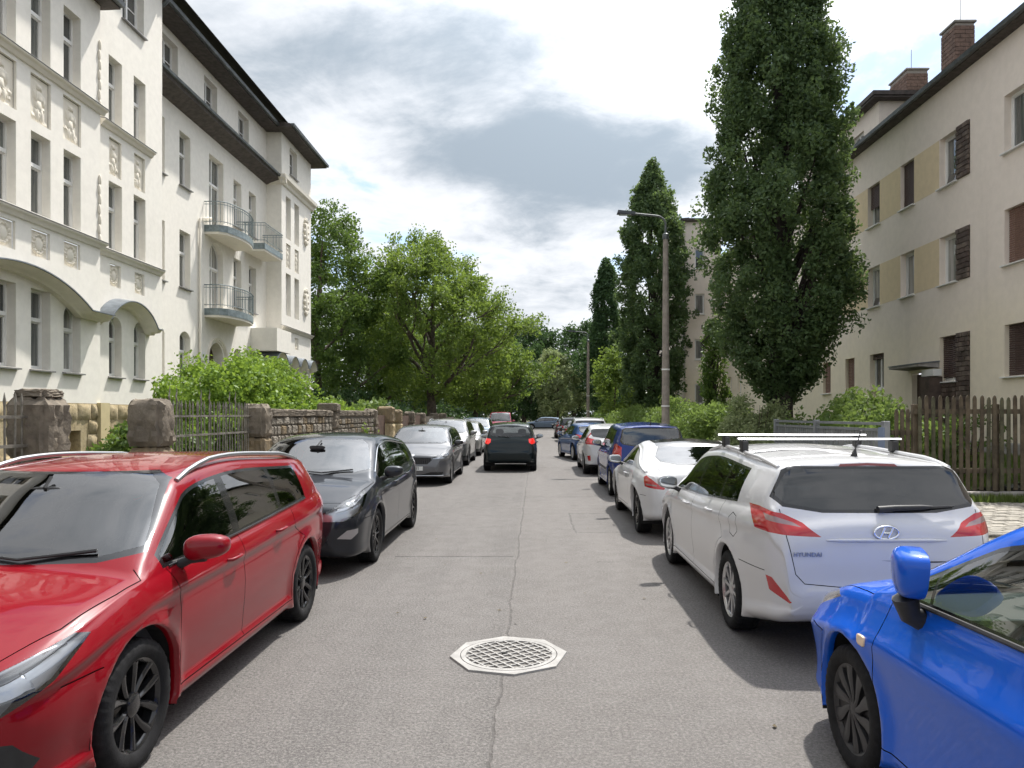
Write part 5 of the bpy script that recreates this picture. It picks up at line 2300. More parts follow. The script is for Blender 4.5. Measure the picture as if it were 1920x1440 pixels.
def rim_mesh(rr, wd, style, mat):
    """wheel face at +x"""
    b = MB()
    fx = wd * .40
    b.lathe([(rr + .004, -wd * .40), (rr - .012, -wd * .36), (rr - .02, 0), (rr - .018, fx * .8), (rr - .004, fx), (rr + .008, fx + .004), (rr + .010, fx - .006)], 48, 'x')

    def spoke(a0, r0, r1, w0, w1, x0, x1, tw=0.0, th=.03, curve=0.0, ridge=.006):
        N = 7
        vs, fs = [], []
        for i in range(N):
            t = i / (N - 1)
            r = r0 + (r1 - r0) * t
            a = a0 + tw * t + curve * math.sin(PI * t)
            w = w0 + (w1 - w0) * t
            x = x0 + (x1 - x0) * t ** 1.5
            ca, sa = math.cos(a), math.sin(a)
            for du, dx in ((-w, -th), (-w, 0), (-w * .3, ridge), (w * .3, ridge), (w, 0), (w, -th)):
                vs.append((x + dx, r * ca - du * sa, r * sa + du * ca))
        for i in range(N - 1):
            for k in range(5):
                q = i * 6 + k
                fs.append((q, q + 1, q + 7, q + 6))
        b.add(vs, fs)

    if style == 'twin5':            # five pairs of flared blades
        for k in range(5):
            a = 2 * PI * k / 5 + PI / 2
            for sg in (-1, 1):
                spoke(a + sg * .17, .035, rr - .008, .010, .024, fx - .030, fx - .008, tw=sg * .20, ridge=.009)
    elif style == 'fan10':          # curved blades of a hubcap
        for k in range(10):
            spoke(2 * PI * k / 10, .03, rr - .006, .010, .036, fx - .006, fx - .004, tw=.35, curve=.16, ridge=.004, th=.02)
        b.lathe([(rr - .02, fx - .02), (.02, fx - .035)], 40, 'x')
    elif style == 'multi10':
        for k in range(10):
            spoke(2 * PI * k / 10, .035, rr - .008, .013, .017, fx - .018, fx - .008, ridge=.005)
    elif style == 'y5':
        for k in range(5):
            a = 2 * PI * k / 5 + PI / 2
            spoke(a, .03, rr - .01, .022, .034, fx - .022, fx - .006, ridge=.008)
            for sg in (-1, 1):
                spoke(a + sg * .10, .09, rr - .01, .008, .012, fx - .024, fx - .010, tw=sg * .26)
    else:                           # seven slim spokes
        for k in range(7):
            spoke(2 * PI * k / 7 + .2, .03, rr - .008, .018, .026, fx - .02, fx - .006)
    b.lathe([(.062, fx - .045), (.060, fx - .016), (.048, fx - .008), (.03, fx - .004), (.001, fx - .003)], 24, 'x')
    return b.mesh('rim', mat, 35)


def disc_mesh(rr, wd):
    b = MB()
    b.lathe([(.001, .0), (rr * .74, .0), (rr * .74, .022), (.08, .022)], 32, 'x')
    b.box(-.01, .05, -.06, .06, rr * .52, rr * .86)
    return b.mesh('brake_disc', M['disc'], 30)


_tyre = {}
_rims = {}


def wheels(car, root, style, mat, wd=.205):
    Rw, rr = car.Rw, car.Rw * .69
    kt = (round(Rw, 3), wd)
    if kt not in _tyre:
        _tyre[kt] = (tyre_mesh(Rw, wd, rr), disc_mesh(rr, wd))
    kr = (round(Rw, 3), style, mat.name)
    if kr not in _rims:
        _rims[kr] = rim_mesh(rr, wd, style, mat)
    for s_ in (car.sF, car.sR):
        for sg in (1, -1):
            xo = car.hw - .018 - wd / 2
            w = link('wheel', _tyre[kt][0], root, (sg * xo, car.Y(s_), Rw), 0 if sg > 0 else PI)
            w.rotation_euler = (random.uniform(0, 6.28), 0, 0 if sg > 0 else PI)
            link('rim', _rims[kr], w)
            link('brake_disc', _tyre[kt][1], w, (-.02, 0, 0))


def side_mirror(car, root, pm, s_, z_, folded=False, size=1.0, tall=1.0):
    for sg in (1, -1):
        p, _ = car.hit((2.0, s_, z_ - .06), (-1, 0, 0))
        x0 = p.x
        b = MB()
        w, d, h = .115 * size, .075 * size, .078 * size * tall
        vs, fs = rounded_blob(w, d, h, 3.3 if folded else 2.7)
        out = []
        for x, y, z in vs:
            if y < -.35 * d:
                y = -.35 * d - (abs(y) - .35 * d) * .12
            t = (x / w + 1) / 2                      # 0 inner .. 1 outer
            z *= 1 - .22 * t
            y -= .05 * t * size
            z += .012 * t
            out.append((x, y, z))
        cx, cy, cz = x0 + w * .86 + .035, car.Y(s_), z_ + .04
        if folded:
            # swung back against the door
            a = R(-62)
            out = [(x * math.cos(a) - y * math.sin(a), x * math.sin(a) + y * math.cos(a), z) for x, y, z in out]
            cx, cy, cz = x0 + .085, car.Y(s_) - .05, z_ + .105
            out = [(x * (.80 + .20 * (z / h + 1) / 2), y * (.72 + .28 * (z / h + 1) / 2), z) for x, y, z in out]
        b.add(out, fs)
        b2 = MB()
        b2.v = [((cx + x) * sg, cy + y, cz + z) for x, y, z in b.v]
        b2.f = b.f
        mo = b2.build('side_mirror', pm, root, 40)
        b3 = MB()
        if folded:
            b3.tube([((x0 - .02) * sg, cy + .04, z_ - .10), ((x0 + .05) * sg, cy + .04, z_ - .07), ((cx - .01) * sg, cy + .035, cz - h * .85)], [.05, .045, .055], 10)
        else:
            b3.tube([((x0 - .02) * sg, cy + .0, z_ - .05), ((x0 + .05) * sg, cy + .0, cz - h * .75), ((cx) * sg, cy, cz - h * .55)], [.032 * size, .026 * size, .03 * size], 10)
        b3.build('mirror_stalk', M['plastic'], mo, 40)
        if not folded:
            b4 = MB()
            vs, fs = rounded_blob(w * .86, .004, h * .80, 3.2)
            b4.add([((cx + x) * sg, cy - .035 * size - .05 * ((x / w + 1) / 2) * size - .024 * size + y, cz + z * (1 - .2 * ((x / w + 1) / 2)) + .008) for x, y, z in vs], fs)
            b4.build('mirror_glass', M['mirror'], mo, 40)


def door_handles(car, doors, mat, spots):
    for (dname, s_, z_) in spots:
        for sg in (1, -1):
            dob = doors.get((dname, sg))
            p, n = car.hit((2.0, s_, z_), (-1, 0, 0))
            b = MB()
            b.tube([(p.x * sg, p.y - .085, p.z), ((p.x + .026) * sg, p.y - .075, p.z + .002), ((p.x + .034) * sg, p.y - .03, p.z + .004), ((p.x + .034) * sg, p.y + .04, p.z + .003),
                    ((p.x + .024) * sg, p.y + .085, p.z), (p.x * sg, p.y + .10, p.z)], [.009, .011, .013, .013, .012, .009], 8)
            b.build('door_handle', mat, dob or list(doors.values())[0].parent, 50)


def seats(car, root, light=False, rear=True):
    c = car.cowl
    sx = .36
    hz = car.H
    for sg in (1, -1):
        b = MB()
        s0 = c + 1.15
        y0 = car.Y(s0)
        b.bbox(sg * sx - .25, sg * sx + .25, y0 - .25, y0 + .27, .30, .52, .05)
        o = b.build('front_seat', M['seat'], root, 50)
        b = MB()
        vs, fs = rounded_blob(.24, .07, .33, 4)
        a = R(20)
        b.add([(sg * sx + x * (1 - .12 * z / .33), y0 - .27 + y * math.cos(a) - (z + .33) * math.sin(a), .50 + (z + .33) * math.cos(a) + y * math.sin(a)) for x, y, z in vs], fs)
        b.build('seat_back', M['seat'], o, 50)
        b = MB()
        vs, fs = rounded_blob(.13, .05, .095, 3.2)
        b.add([(sg * sx + x, y0 - .27 - .29 + y, min(1.19, hz - .28) + z) for x, y, z in vs], fs)
        b.build('headrest', M['seat'], o, 50)
    if rear:
        s1 = min(c + 2.1, car.sR - .05)
        y1 = car.Y(s1)
        b = MB()
        b.bbox(-.62, .62, y1 - .2, y1 + .25, .32, .54, .05)
        vs, fs = rounded_blob(.62, .07, .30, 5)
        a = R(20)
        b.add([(x, y1 - .2 + y - (z + .3) * math.sin(a), .5 + (z + .3) * math.cos(a)) for x, y, z in vs], fs)
        o = b.build('rear_bench', M['seat'], root, 50)
        for xx in (-.38, .38):
            b = MB()
            vs, fs = rounded_blob(.12, .045, .075, 3.2)
            b.add([(xx + x, y1 - .44 + y, 1.08 + z) for x, y, z in vs], fs)
            b.build('headrest', M['seat'], o, 50)
    # dashboard
    b = MB()
    zc = car.cowl_z
    xw = car.hw - .13
    yy = car.Y
    poly = [(yy(c + .05), zc - .10), (yy(c + .05), zc - .05), (yy(c + .35), zc - .035), (yy(c + .52), zc - .06), (yy(c + .60), zc - .16), (yy(c + .55), zc - .32), (yy(c + .4), .5), (yy(c + .1), .5)]
    b.prism(poly, -xw, xw, 'x')
    b.build('dashboard', M['dash_lt'] if light else M['dash'], root, 40)
    b = MB()
    cx, cy, cz = -.36, yy(c + .70), zc - .13
    ring = []
    for k in range(28):
        a = 2 * PI * k / 28
        ring.append((cx + .185 * math.cos(a), cy - .07 * math.sin(a), cz + .172 * math.sin(a)))
    b.tube(ring, .015, 7, closed=True)
    for a in (0.25, PI - .25, -PI / 2):
        b.tube([(cx, cy + .03, cz), (cx + .18 * math.cos(a), cy - .07 * math.sin(a), cz + .17 * math.sin(a))], .014, 6)
    vs, fs = rounded_blob(.06, .03, .05, 2.5)
    b.add([(cx + x, cy + .02 + y, cz + z) for x, y, z in vs], fs)
    b.build('steering_wheel', M['seat'], root, 50)
    b = MB()
    vs, fs = rounded_blob(.10, .018, .028, 3)
    b.add([(x, yy(c + .55) + y, car.H - .17 + z) for x, y, z in vs], fs)
    b.tube([(0, yy(c + .55) + .02, car.H - .15), (0, yy(car.ws_top - .15), car.H - .09)], .01, 6)
    b.build('rear_view_mirror', M['plastic'], root, 50)


def underbody(car, root):
    for sw in (car.sF, car.sR):
        for sg in (1, -1):
            b = MB()
            n = 16
            pr, q = [], []
            for i in range(n + 1):
                a = -.12 * PI + 1.24 * PI * i / n
                y, z = car.Y(sw) + (car.Ra + .012) * math.cos(a), car.Rw + (car.Ra + .012) * math.sin(a)
                pr.append((sg * (car.hw - .035), y, z))
                q.append((sg * (car.hw - .34), y, z))
            b.v += pr + q
            for i in range(n):
                b.f.append((i, i + 1, n + 2 + i, n + 1 + i))
            b.f.append(tuple(n + 1 + i for i in range(n + 1)))
            b.build('wheel_arch_liner', M['liner'], root)


def badge_disc(car, root, p, d, r, mat, name='badge', flat=1.0):
    co, n = car.hit(p, d)
    b = MB()
    u = n.cross(Vector((0, 0, 1))).normalized()
    v = u.cross(n) * -1
    ring = [co + n * .004 + u * (r * math.cos(2 * PI * k / 20)) + v * (r * flat * math.sin(2 * PI * k / 20)) for k in range(20)]
    top = [q + n * .006 for q in ring]
    b.add(ring + top, [tuple(range(20, 40))] + [(k, (k + 1) % 20, (k + 1) % 20 + 20, k + 20) for k in range(20)])
    return b.build(name, mat, root)


GLY = {}


def text_mesh(name, txt, size, mat, ext=.002, spacing=1.0, shear=0.0):
    cu = bpy.data.curves.new(name, 'FONT')
    cu.body = txt
    cu.size = size
    cu.extrude = ext
    cu.align_x = 'CENTER'
    cu.align_y = 'CENTER'
    cu.space_character = spacing
    cu.shear = shear
    o = bpy.data.objects.new(name, cu)
    col.objects.link(o)
    dg = bpy.context.evaluated_depsgraph_get()
    me = bpy.data.meshes.new_from_object(o.evaluated_get(dg))
    bpy.data.objects.remove(o)
    bpy.data.curves.remove(cu)
    me.name = name
    me.materials.clear()
    me.materials.append(mat)
    return me


def plate(car, root, s_end, z, txt, front=True, x=0.0):
    """number plate: white, blue band, black characters"""
    p, n = car.hit((x, -.5 if front else car.L + .5, z), (0, -1 if front else 1, 0))
    sg = 1 if front else -1
    y = p.y + sg * .015
    b = MB()
    b.bbox(x - .26, x + .26, y - .006, y + .006, z - .055, z + .055, .003)
    o = b.build('number_plate', M['plate'], root)
    b = MB()
    xb = x + sg * .24
    b.box(xb - .018, xb + .018, y + sg * .006, y + sg * .0075, z - .05, z + .05)
    b.build('plate_band', M['flag_blue'], o)
    b = MB()
    for (zz0, zz1, xx0, xx1) in ((-.054, -.050, -.258, .258), (.050, .054, -.258, .258), (-.054, .054, -.258, -.254), (-.054, .054, .254, .258)):
        b.box(x + xx0, x + xx1, min(y + sg * .006, y + sg * .008), max(y + sg * .006, y + sg * .008), z + zz0, z + zz1)
    b.build('plate_border', M['ink'], o)
    if txt:
        me = text_mesh('plate_characters', txt, .105, M['ink'], .001, 1.02)
        t = link('plate_characters', me, o, (x - sg * .02, y + sg * .0085, z))
        t.rotation_euler = (R(90), 0, PI if front else 0)
    return o


def wiper(car, root, pts, mat=None, rear=False):
    b = MB()
    q = []
    for p in pts:
        co, n = car.hit((p[0], -1 if not rear else car.L + 1, p[1]), (0, -1 if not rear else 1, 0))
        q.append(co + n * .018)
    b.tube(q, [.011] + [.008] * (len(q) - 2) + [.006], 6)
    return b.build('wiper', mat or M['plastic'], root, 50)


def assemble(car, root, pm, o):
    """o: options. cuts the shell and links every part"""
    car.shell()
    if o.get('low_trim'):
        z = o['low_trim']
        car.cut3([(0, -.2, .0), (0, car.L + .2, .0), (0, car.L + .2, z), (0, -.2, z)], (1, 0, 0), 'trimlow', thr=-.5)
    car.windows()
    for k, (pts, d) in enumerate(o.get('lamps', [])):
        car.cut3(pts, d, 'headlight', over=(0, 'trimlow'), thr=.05)
    for k, (pts, d) in enumerate(o.get('tails', [])):
        car.cut3(pts, d, 'taillight', over=(0,), thr=.05)
    for nm, pts, d, ov in o.get('extra', []):
        car.cut3(pts, d, nm, over=ov, thr=.02)
    car.door_seams()
    for pts, d in o.get('seams', []):
        car.seam(pts, d, thr=.02)
    car.arches()
    car.bm.normal_update()
    car.components(o.get('seeds', []) + [('front_door', (car.hw, car.s_d0 + .4, .55))] + ([] if car.__dict__.get('two_door') else [('rear_door', (car.hw, car.bp + .25, .6))]))
    doors = {}
    car.export('body', [''], pm, root)
    for sg in (1, -1):
        car.export('arch_lip', ['lipF'], pm, root, side=sg)
        car.export('arch_lip', ['lipR'], pm, root, side=sg)
    for nm, mid in car.extra_comps:
        for sg in ((0,) if mid else (1, -1)):
            car.export('body_panel', [nm], pm, root, side=sg)
    for nm, _ in o.get('seeds', []):
        mt = o.get('seed_mats', {}).get(nm, pm)
        car.export(nm, [nm], mt, root)
    for dn in ('front_door', 'rear_door'):
        for sg in (1, -1):
            q = car.export(dn, [dn], pm, root, side=sg)
            if q:
                doors[(dn, sg)] = q
    car.export('panel_seam', ['seam'], M['seam'], root, off=.007)
    for sg in (1, -1):
        car.export('window_trim', ['window_trim'], o.get('trim_mat', M['gloss_black']), root, side=sg)
    car.export('windshield_trim', ['shield_trim'], M['gloss_black'], root)
    car.export('rear_window_trim', ['rear_trim'], M['gloss_black'], root)
    car.export('windshield', ['windshield'], M[o.get('front_glass', 'glass')], root)
    car.export('rear_window', ['rear_window'], M[o.get('rear_glass', 'glass')], root)
    for i in range(car.npane):
        for sg in (1, -1):
            gm = M['glass'] if i == 0 else M[o.get('rear_glass', 'glass')]
            car.export('side_window', ['pane%d' % i], gm, root, side=sg)
    if o.get('low_trim'):
        car.export('sill_cladding', ['trimlow'], M['plastic'], root)
    for sg in (1, -1):
        hl = car.export('headlight', ['headlight'], M['glass_clear'] if o.get('hero_lamps') else M['lamp_clear'], root, side=sg)
        if hl and o.get('hero_lamps'):
            car.export('lamp_housing', ['headlight'], M['lamp_house'], hl, side=sg, off=.045)
            for (x, s_, z, r, fwd) in o['hero_lamps']:
                y = car.Y(s_)
                b = MB()
                b.lathe([(r * 1.25, -.05), (r * 1.25, 0), (r * 1.05, .012), (r, .0)], 24, 'y', (x * sg, y, z))
                b.build('lamp_ring', M['chrome'], hl, 40)
                b = MB()
                vs, fs = rounded_blob(r, r * .7, r, 2.0, 20, 12)
                b.add([(x * sg + a, y - .01 + c, z + e) for a, c, e in vs], fs)
                b.build('projector', M['gloss_black'], hl, 60)
        tl = car.export('taillight', ['taillight'], o.get('tail_mat', M['lamp_red']), root, side=sg)
        if tl:
            for nm, mt in (('lamp_clear_band', M['lamp_pink']), ('lamp_dark_band', M['lamp_dark'])):
                car.export(nm, [nm], mt, tl, side=sg)
        for nm, mt in o.get('side_parts', []):
            car.export(nm, [nm], mt, root, side=sg)
    for nm, mt, off in o.get('mid_parts', []):
        car.export(nm, [nm], mt, root, off=off)
    wheels(car, root, o.get('rim', 'slim7'), o.get('rim_mat', M['alloy']), o.get('wd', .205))
    underbody(car, root)
    if o.get('mirror'):
        side_mirror(car, root, o.get('mirror_mat', pm), *o['mirror'], **o.get('mirror_kw', {}))
    if o.get('handles'):
        door_handles(car, doors, o.get('handle_mat', pm), o['handles'])
    if o.get('inside', True):
        seats(car, root, o.get('light_dash', False), o.get('rear_bench', True))
    return doors
# ------------------------------------------------------------------ the cars of the street
XF, XR, TOP, SIDE = (0, 1, 0), (0, -1, 0), (0, 0, 1), (1, 0, 0)


def place(name, label, x, ym, facing, group=None, yaw=0.0):
    """facing 'cam' or 'away'"""
    root = empty(name, (x, ym, 0), (PI if facing == 'cam' else 0) + yaw)
    return tag(root, label, 'car', group)


def hood_seams(car, xr=.80, x0=.66, s0=.16):
    c = car.cowl
    w = car.section(c)[1].x
    return [([(-.01, .125, 0), (x0 * .6, .13, 0), (x0, s0 + .03, 0), (w * .93, .46, 0), (w * .985, .8, 0), (w, c + .02, 0), (w * .93, c + .06, 0)], TOP)]


def bumper_seams(car, zf=.62, zr=.60):
    return [([(0, .34, zf), (0, car.sF - car.Ra + .06, zf)], SIDE), ([(0, car.sR + car.Ra - .05, zr), (0, car.L - .22, zr)], SIDE)]


# ---- red estate, nearest on the left -------------------------------------------------
def red_estate():
    car = Car(L=4.50, H=1.475, W=1.795, fo=.905, wb=2.65, Rw=.320, hood_f=.765, cowl=.98, cowl_z=.985, ws_top=1.72, peak=2.5, roof_end=4.10, roof_end_z=1.385,
              rw_bot=4.36, rw_bot_z=1.0, tail_z=.66, belt=[(.25, .725), (1.0, .90), (2.2, .945), (4.4, 1.03)], dlo_r=(3.66, 3.90), bp=2.18, cp=3.02,
              pillars=[(2.18, .055), (3.02, .035)], dlo_f=1.20, n=120, nose_w=.54, tum=.34, d0=1.30)
    root = place('parked_car', 'bright red estate car with black wheels and silver roof rails, nearest on the wall side', -2.81, 4.95, 'cam')
    doors = assemble(car, root, M['p_red'], dict(
        mirror=(1.37, .965), rim='twin5', rim_mat=M['rim_black'],
        lamps=[([(.47, .05, .615), (.56, .08, .565), (.70, .19, .575), (.80, .36, .66), (.838, .56, .785), (.80, .50, .80), (.68, .22, .735), (.56, .09, .675)], (.62, .78, 0))],
        hero_lamps=[(.715, .255, .655, .042, 0), (.60, .135, .635, .032, 0)],
        extra=[('fog_grille', [(.50, 0, .27), (.76, .2, .27), (.80, .3, .36), (.76, .2, .46), (.66, .1, .485), (.55, 0, .47)], (.35, .94, 0), (0,)),
               ('front_grille', [(-.01, 0, .30), (.36, 0, .30), (.44, 0, .50), (.34, 0, .63), (-.01, 0, .64)], XF, (0,)),
               ('taillight', [(.86, 4.02, .98), (.86, 4.12, .84), (.60, 4.47, .84), (.55, 4.47, .90), (.80, 4.32, 1.0)], (.6, -.8, 0), (0,))],
        side_parts=[('fog_grille', M['plastic'])], mid_parts=[('front_grille', M['plastic'], .01)],
        handles=[('front_door', 2.0, .835), ('rear_door', 2.88, .88)],
        seams=hood_seams(car) + bumper_seams(car, .615, .62) + [([(0.0, 4.5, .56), (.60, 4.5, .57), (.68, 4.5, .80)], XR)],
        seeds=[('hood', (.2, .7, .9)), ('front_bumper', (.75, .2, .5)), ('tailgate', (.2, 4.47, .75))]))
    # lamp: bright upper edge and fog lamp
    for sg in (1, -1):
        b = MB()
        pts = []
        for (x, s_, z) in ((.52, .05, .64), (.60, .10, .685), (.70, .23, .725), (.78, .40, .765), (.815, .52, .775)):
            p, n = car.hit((x + .8, s_ - 1.0, z), Vector((-.62, -.78, 0)).normalized())
            p, n = car.hit((x, s_ - .6, z), (0, -1, 0))
            pts.append(Vector((p.x, p.y, p.z)) - n * .012)
        b.tube([(p.x * sg, p.y, p.z) for p in pts], [.010, .012, .014, .016, .012], 8)
        hl = [o for o in root.children if o.name.startswith('headlight')][0 if sg > 0 else 1]
        b.build('light_strip', M['lamp_clear'], hl, 60)
        b = MB()
        p, n = car.hit((.665, -.5, .39), (0, -1, 0))
        b.tube([((p.x - .05) * sg, p.y + .005, .31), ((p.x - .01) * sg, p.y + .008, .38), ((p.x + .02) * sg, p.y - .01, .45)], [.016, .022, .016], 8)
        b.build('fog_lamp', M['lamp_clear'], root, 50)
        for k in range(4):
            z = .30 + .045 * k
            p1, _ = car.hit((.56, -.5, z), (0, -1, 0))
            p2, _ = car.hit((.74, -.5, z), (0, -1, 0))
            b = MB()
            b.tube([(p1.x * sg, p1.y + .004, z), (p2.x * sg, p2.y + .004, z)], .006, 5)
            b.build('grille_bar', M['plastic'], root)
        # roof rail
        b = MB()
        pts, rs = [], []
        for t in np.linspace(0, 1, 15):
            s_ = 1.74 + (3.95 - 1.74) * t
            z1 = car.section(s_)[1]
            x = z1.x - .045
            p, n = car.hit((x, s_, 3), (0, 0, -1))
            lift = .045 * min(1, 5 * min(t, 1 - t))
            pts.append((x * sg, p.y, p.z + lift))
            rs.append(.017)
        b.tube(pts, rs, 8)
        b.build('roof_rail', M['alu'], root, 50)
        # chrome waist strip under the side glass
        b = MB()
        q = []
        for s_ in np.linspace(1.26, 3.64, 14):
            p, n = car.hit((2, float(s_), float(car.beltf(s_)) + .016), (-1, 0, 0))
            q.append(((p.x + .003) * sg, p.y, p.z))
        b.tube(q, .007, 6)
        b.build('waist_strip', M['gloss_black'], root, 50)
    wiper(car, root, [(.05, 1.02), (.3, 1.0), (.62, 1.035)])
    wiper(car, root, [(-.55, 1.03), (-.2, 1.0), (.1, 1.03)])
    badge_disc(car, root, (0, -.5, .70), (0, -1, 0), .06, M['chrome'], flat=.6)
    return root


# ---- anthracite hatchback behind it ---------------------------------------------------
def dark_hatch():
    car = Car(L=4.42, H=1.50, W=1.814, fo=.95, wb=2.685, Rw=.322, hood_f=.80, cowl=.98, cowl_z=1.02, ws_top=1.86, peak=2.55, roof_end=3.95, roof_end_z=1.36,
              rw_bot=4.28, rw_bot_z=1.02, tail_z=.68, belt=[(.25, .75), (1.1, .93), (2.4, .96), (4.4, 1.06)], dlo_r=(3.55, 3.74), bp=2.25, cp=3.12,
              dlo_f=1.26, n=104, nose_w=.54, tum=.36, side=SIDE_C)
    root = place('parked_car', 'anthracite hatchback facing the camera, parked between the red estate and the grey car', -2.74, 10.1, 'cam')
    assemble(car, root, M['p_dark'], dict(
        mirror=(1.42, .99), rim='multi10', rim_mat=M['rim_black'],
        lamps=[([(.42, .05, .655), (.46, .06, .605), (.66, .16, .60), (.80, .34, .68), (.845, .60, .84), (.82, .60, .885), (.66, .24, .80), (.50, .09, .71)], (.62, .78, 0))],
        hero_lamps=[(.70, .26, .735, .05, 0), (.58, .14, .70, .035, 0)],
        extra=[('fog_grille', [(.66, 0, .42), (.75, .2, .40), (.80, .3, .46), (.80, .3, .51), (.74, .1, .50)], (.35, .94, 0), (0,)),
               ('front_grille', [(-.01, 0, .26), (.40, 0, .26), (.56, 0, .42), (.50, 0, .48), (-.01, 0, .48)], XF, (0,)),
               ('upper_grille', [(-.01, 0, .60), (.30, 0, .60), (.38, 0, .69), (-.01, 0, .71)], XF, (0,)),
               ('taillight', [(.86, 3.95, 1.02), (.86, 4.05, .86), (.60, 4.38, .86), (.55, 4.38, .92), (.80, 4.2, 1.02)], (.6, -.8, 0), (0,))],
        side_parts=[('fog_grille', M['lamp_clear'])], mid_parts=[('front_grille', M['plastic'], .01), ('upper_grille', M['plastic'], .008)],
        handles=[('front_door', 2.06, .86), ('rear_door', 2.95, .90)], trim_mat=M['gloss_black'],
        seams=hood_seams(car) + bumper_seams(car, .60, .62),
        seeds=[('hood', (.2, .6, .93)), ('front_bumper', (.75, .2, .5))]))
    b = MB()
    q = []
    for x in np.linspace(-.36, .36, 11):
        p, n = car.hit((abs(x), -.5, .665), (0, -1, 0))
        q.append((x, p.y + .006, .665))
    b.tube(q, .014, 8)
    b.build('chrome_bar', M['chrome'], root, 50)
    badge_disc(car, root, (0, -.5, .675), (0, -1, 0), .055, M['chrome'])
    for sg in (1, -1):
        b = MB()
        q = []
        dl = car.dlo_poly()
        top = sorted([p for p in dl if p[1] > float(car.beltf(p[0])) + .06])
        for s_, z in top:
            p, n = car.hit((2, s_, z), (-1, 0, 0))
            q.append(((p.x + .003) * sg, p.y, p.z))
        b.tube(q, .007, 6)
        b.build('window_strip', M['chrome'], root, 50)
    wiper(car, root, [(.05, 1.055), (.3, 1.035), (.64, 1.07)])
    wiper(car, root, [(-.55, 1.065), (-.2, 1.035), (.1, 1.065)])
    plate(car, root, 0, .40, '', True)
    return root


M['letter'] = simple('badge_grey_metal', (.30, .31, .33), .35, .6)


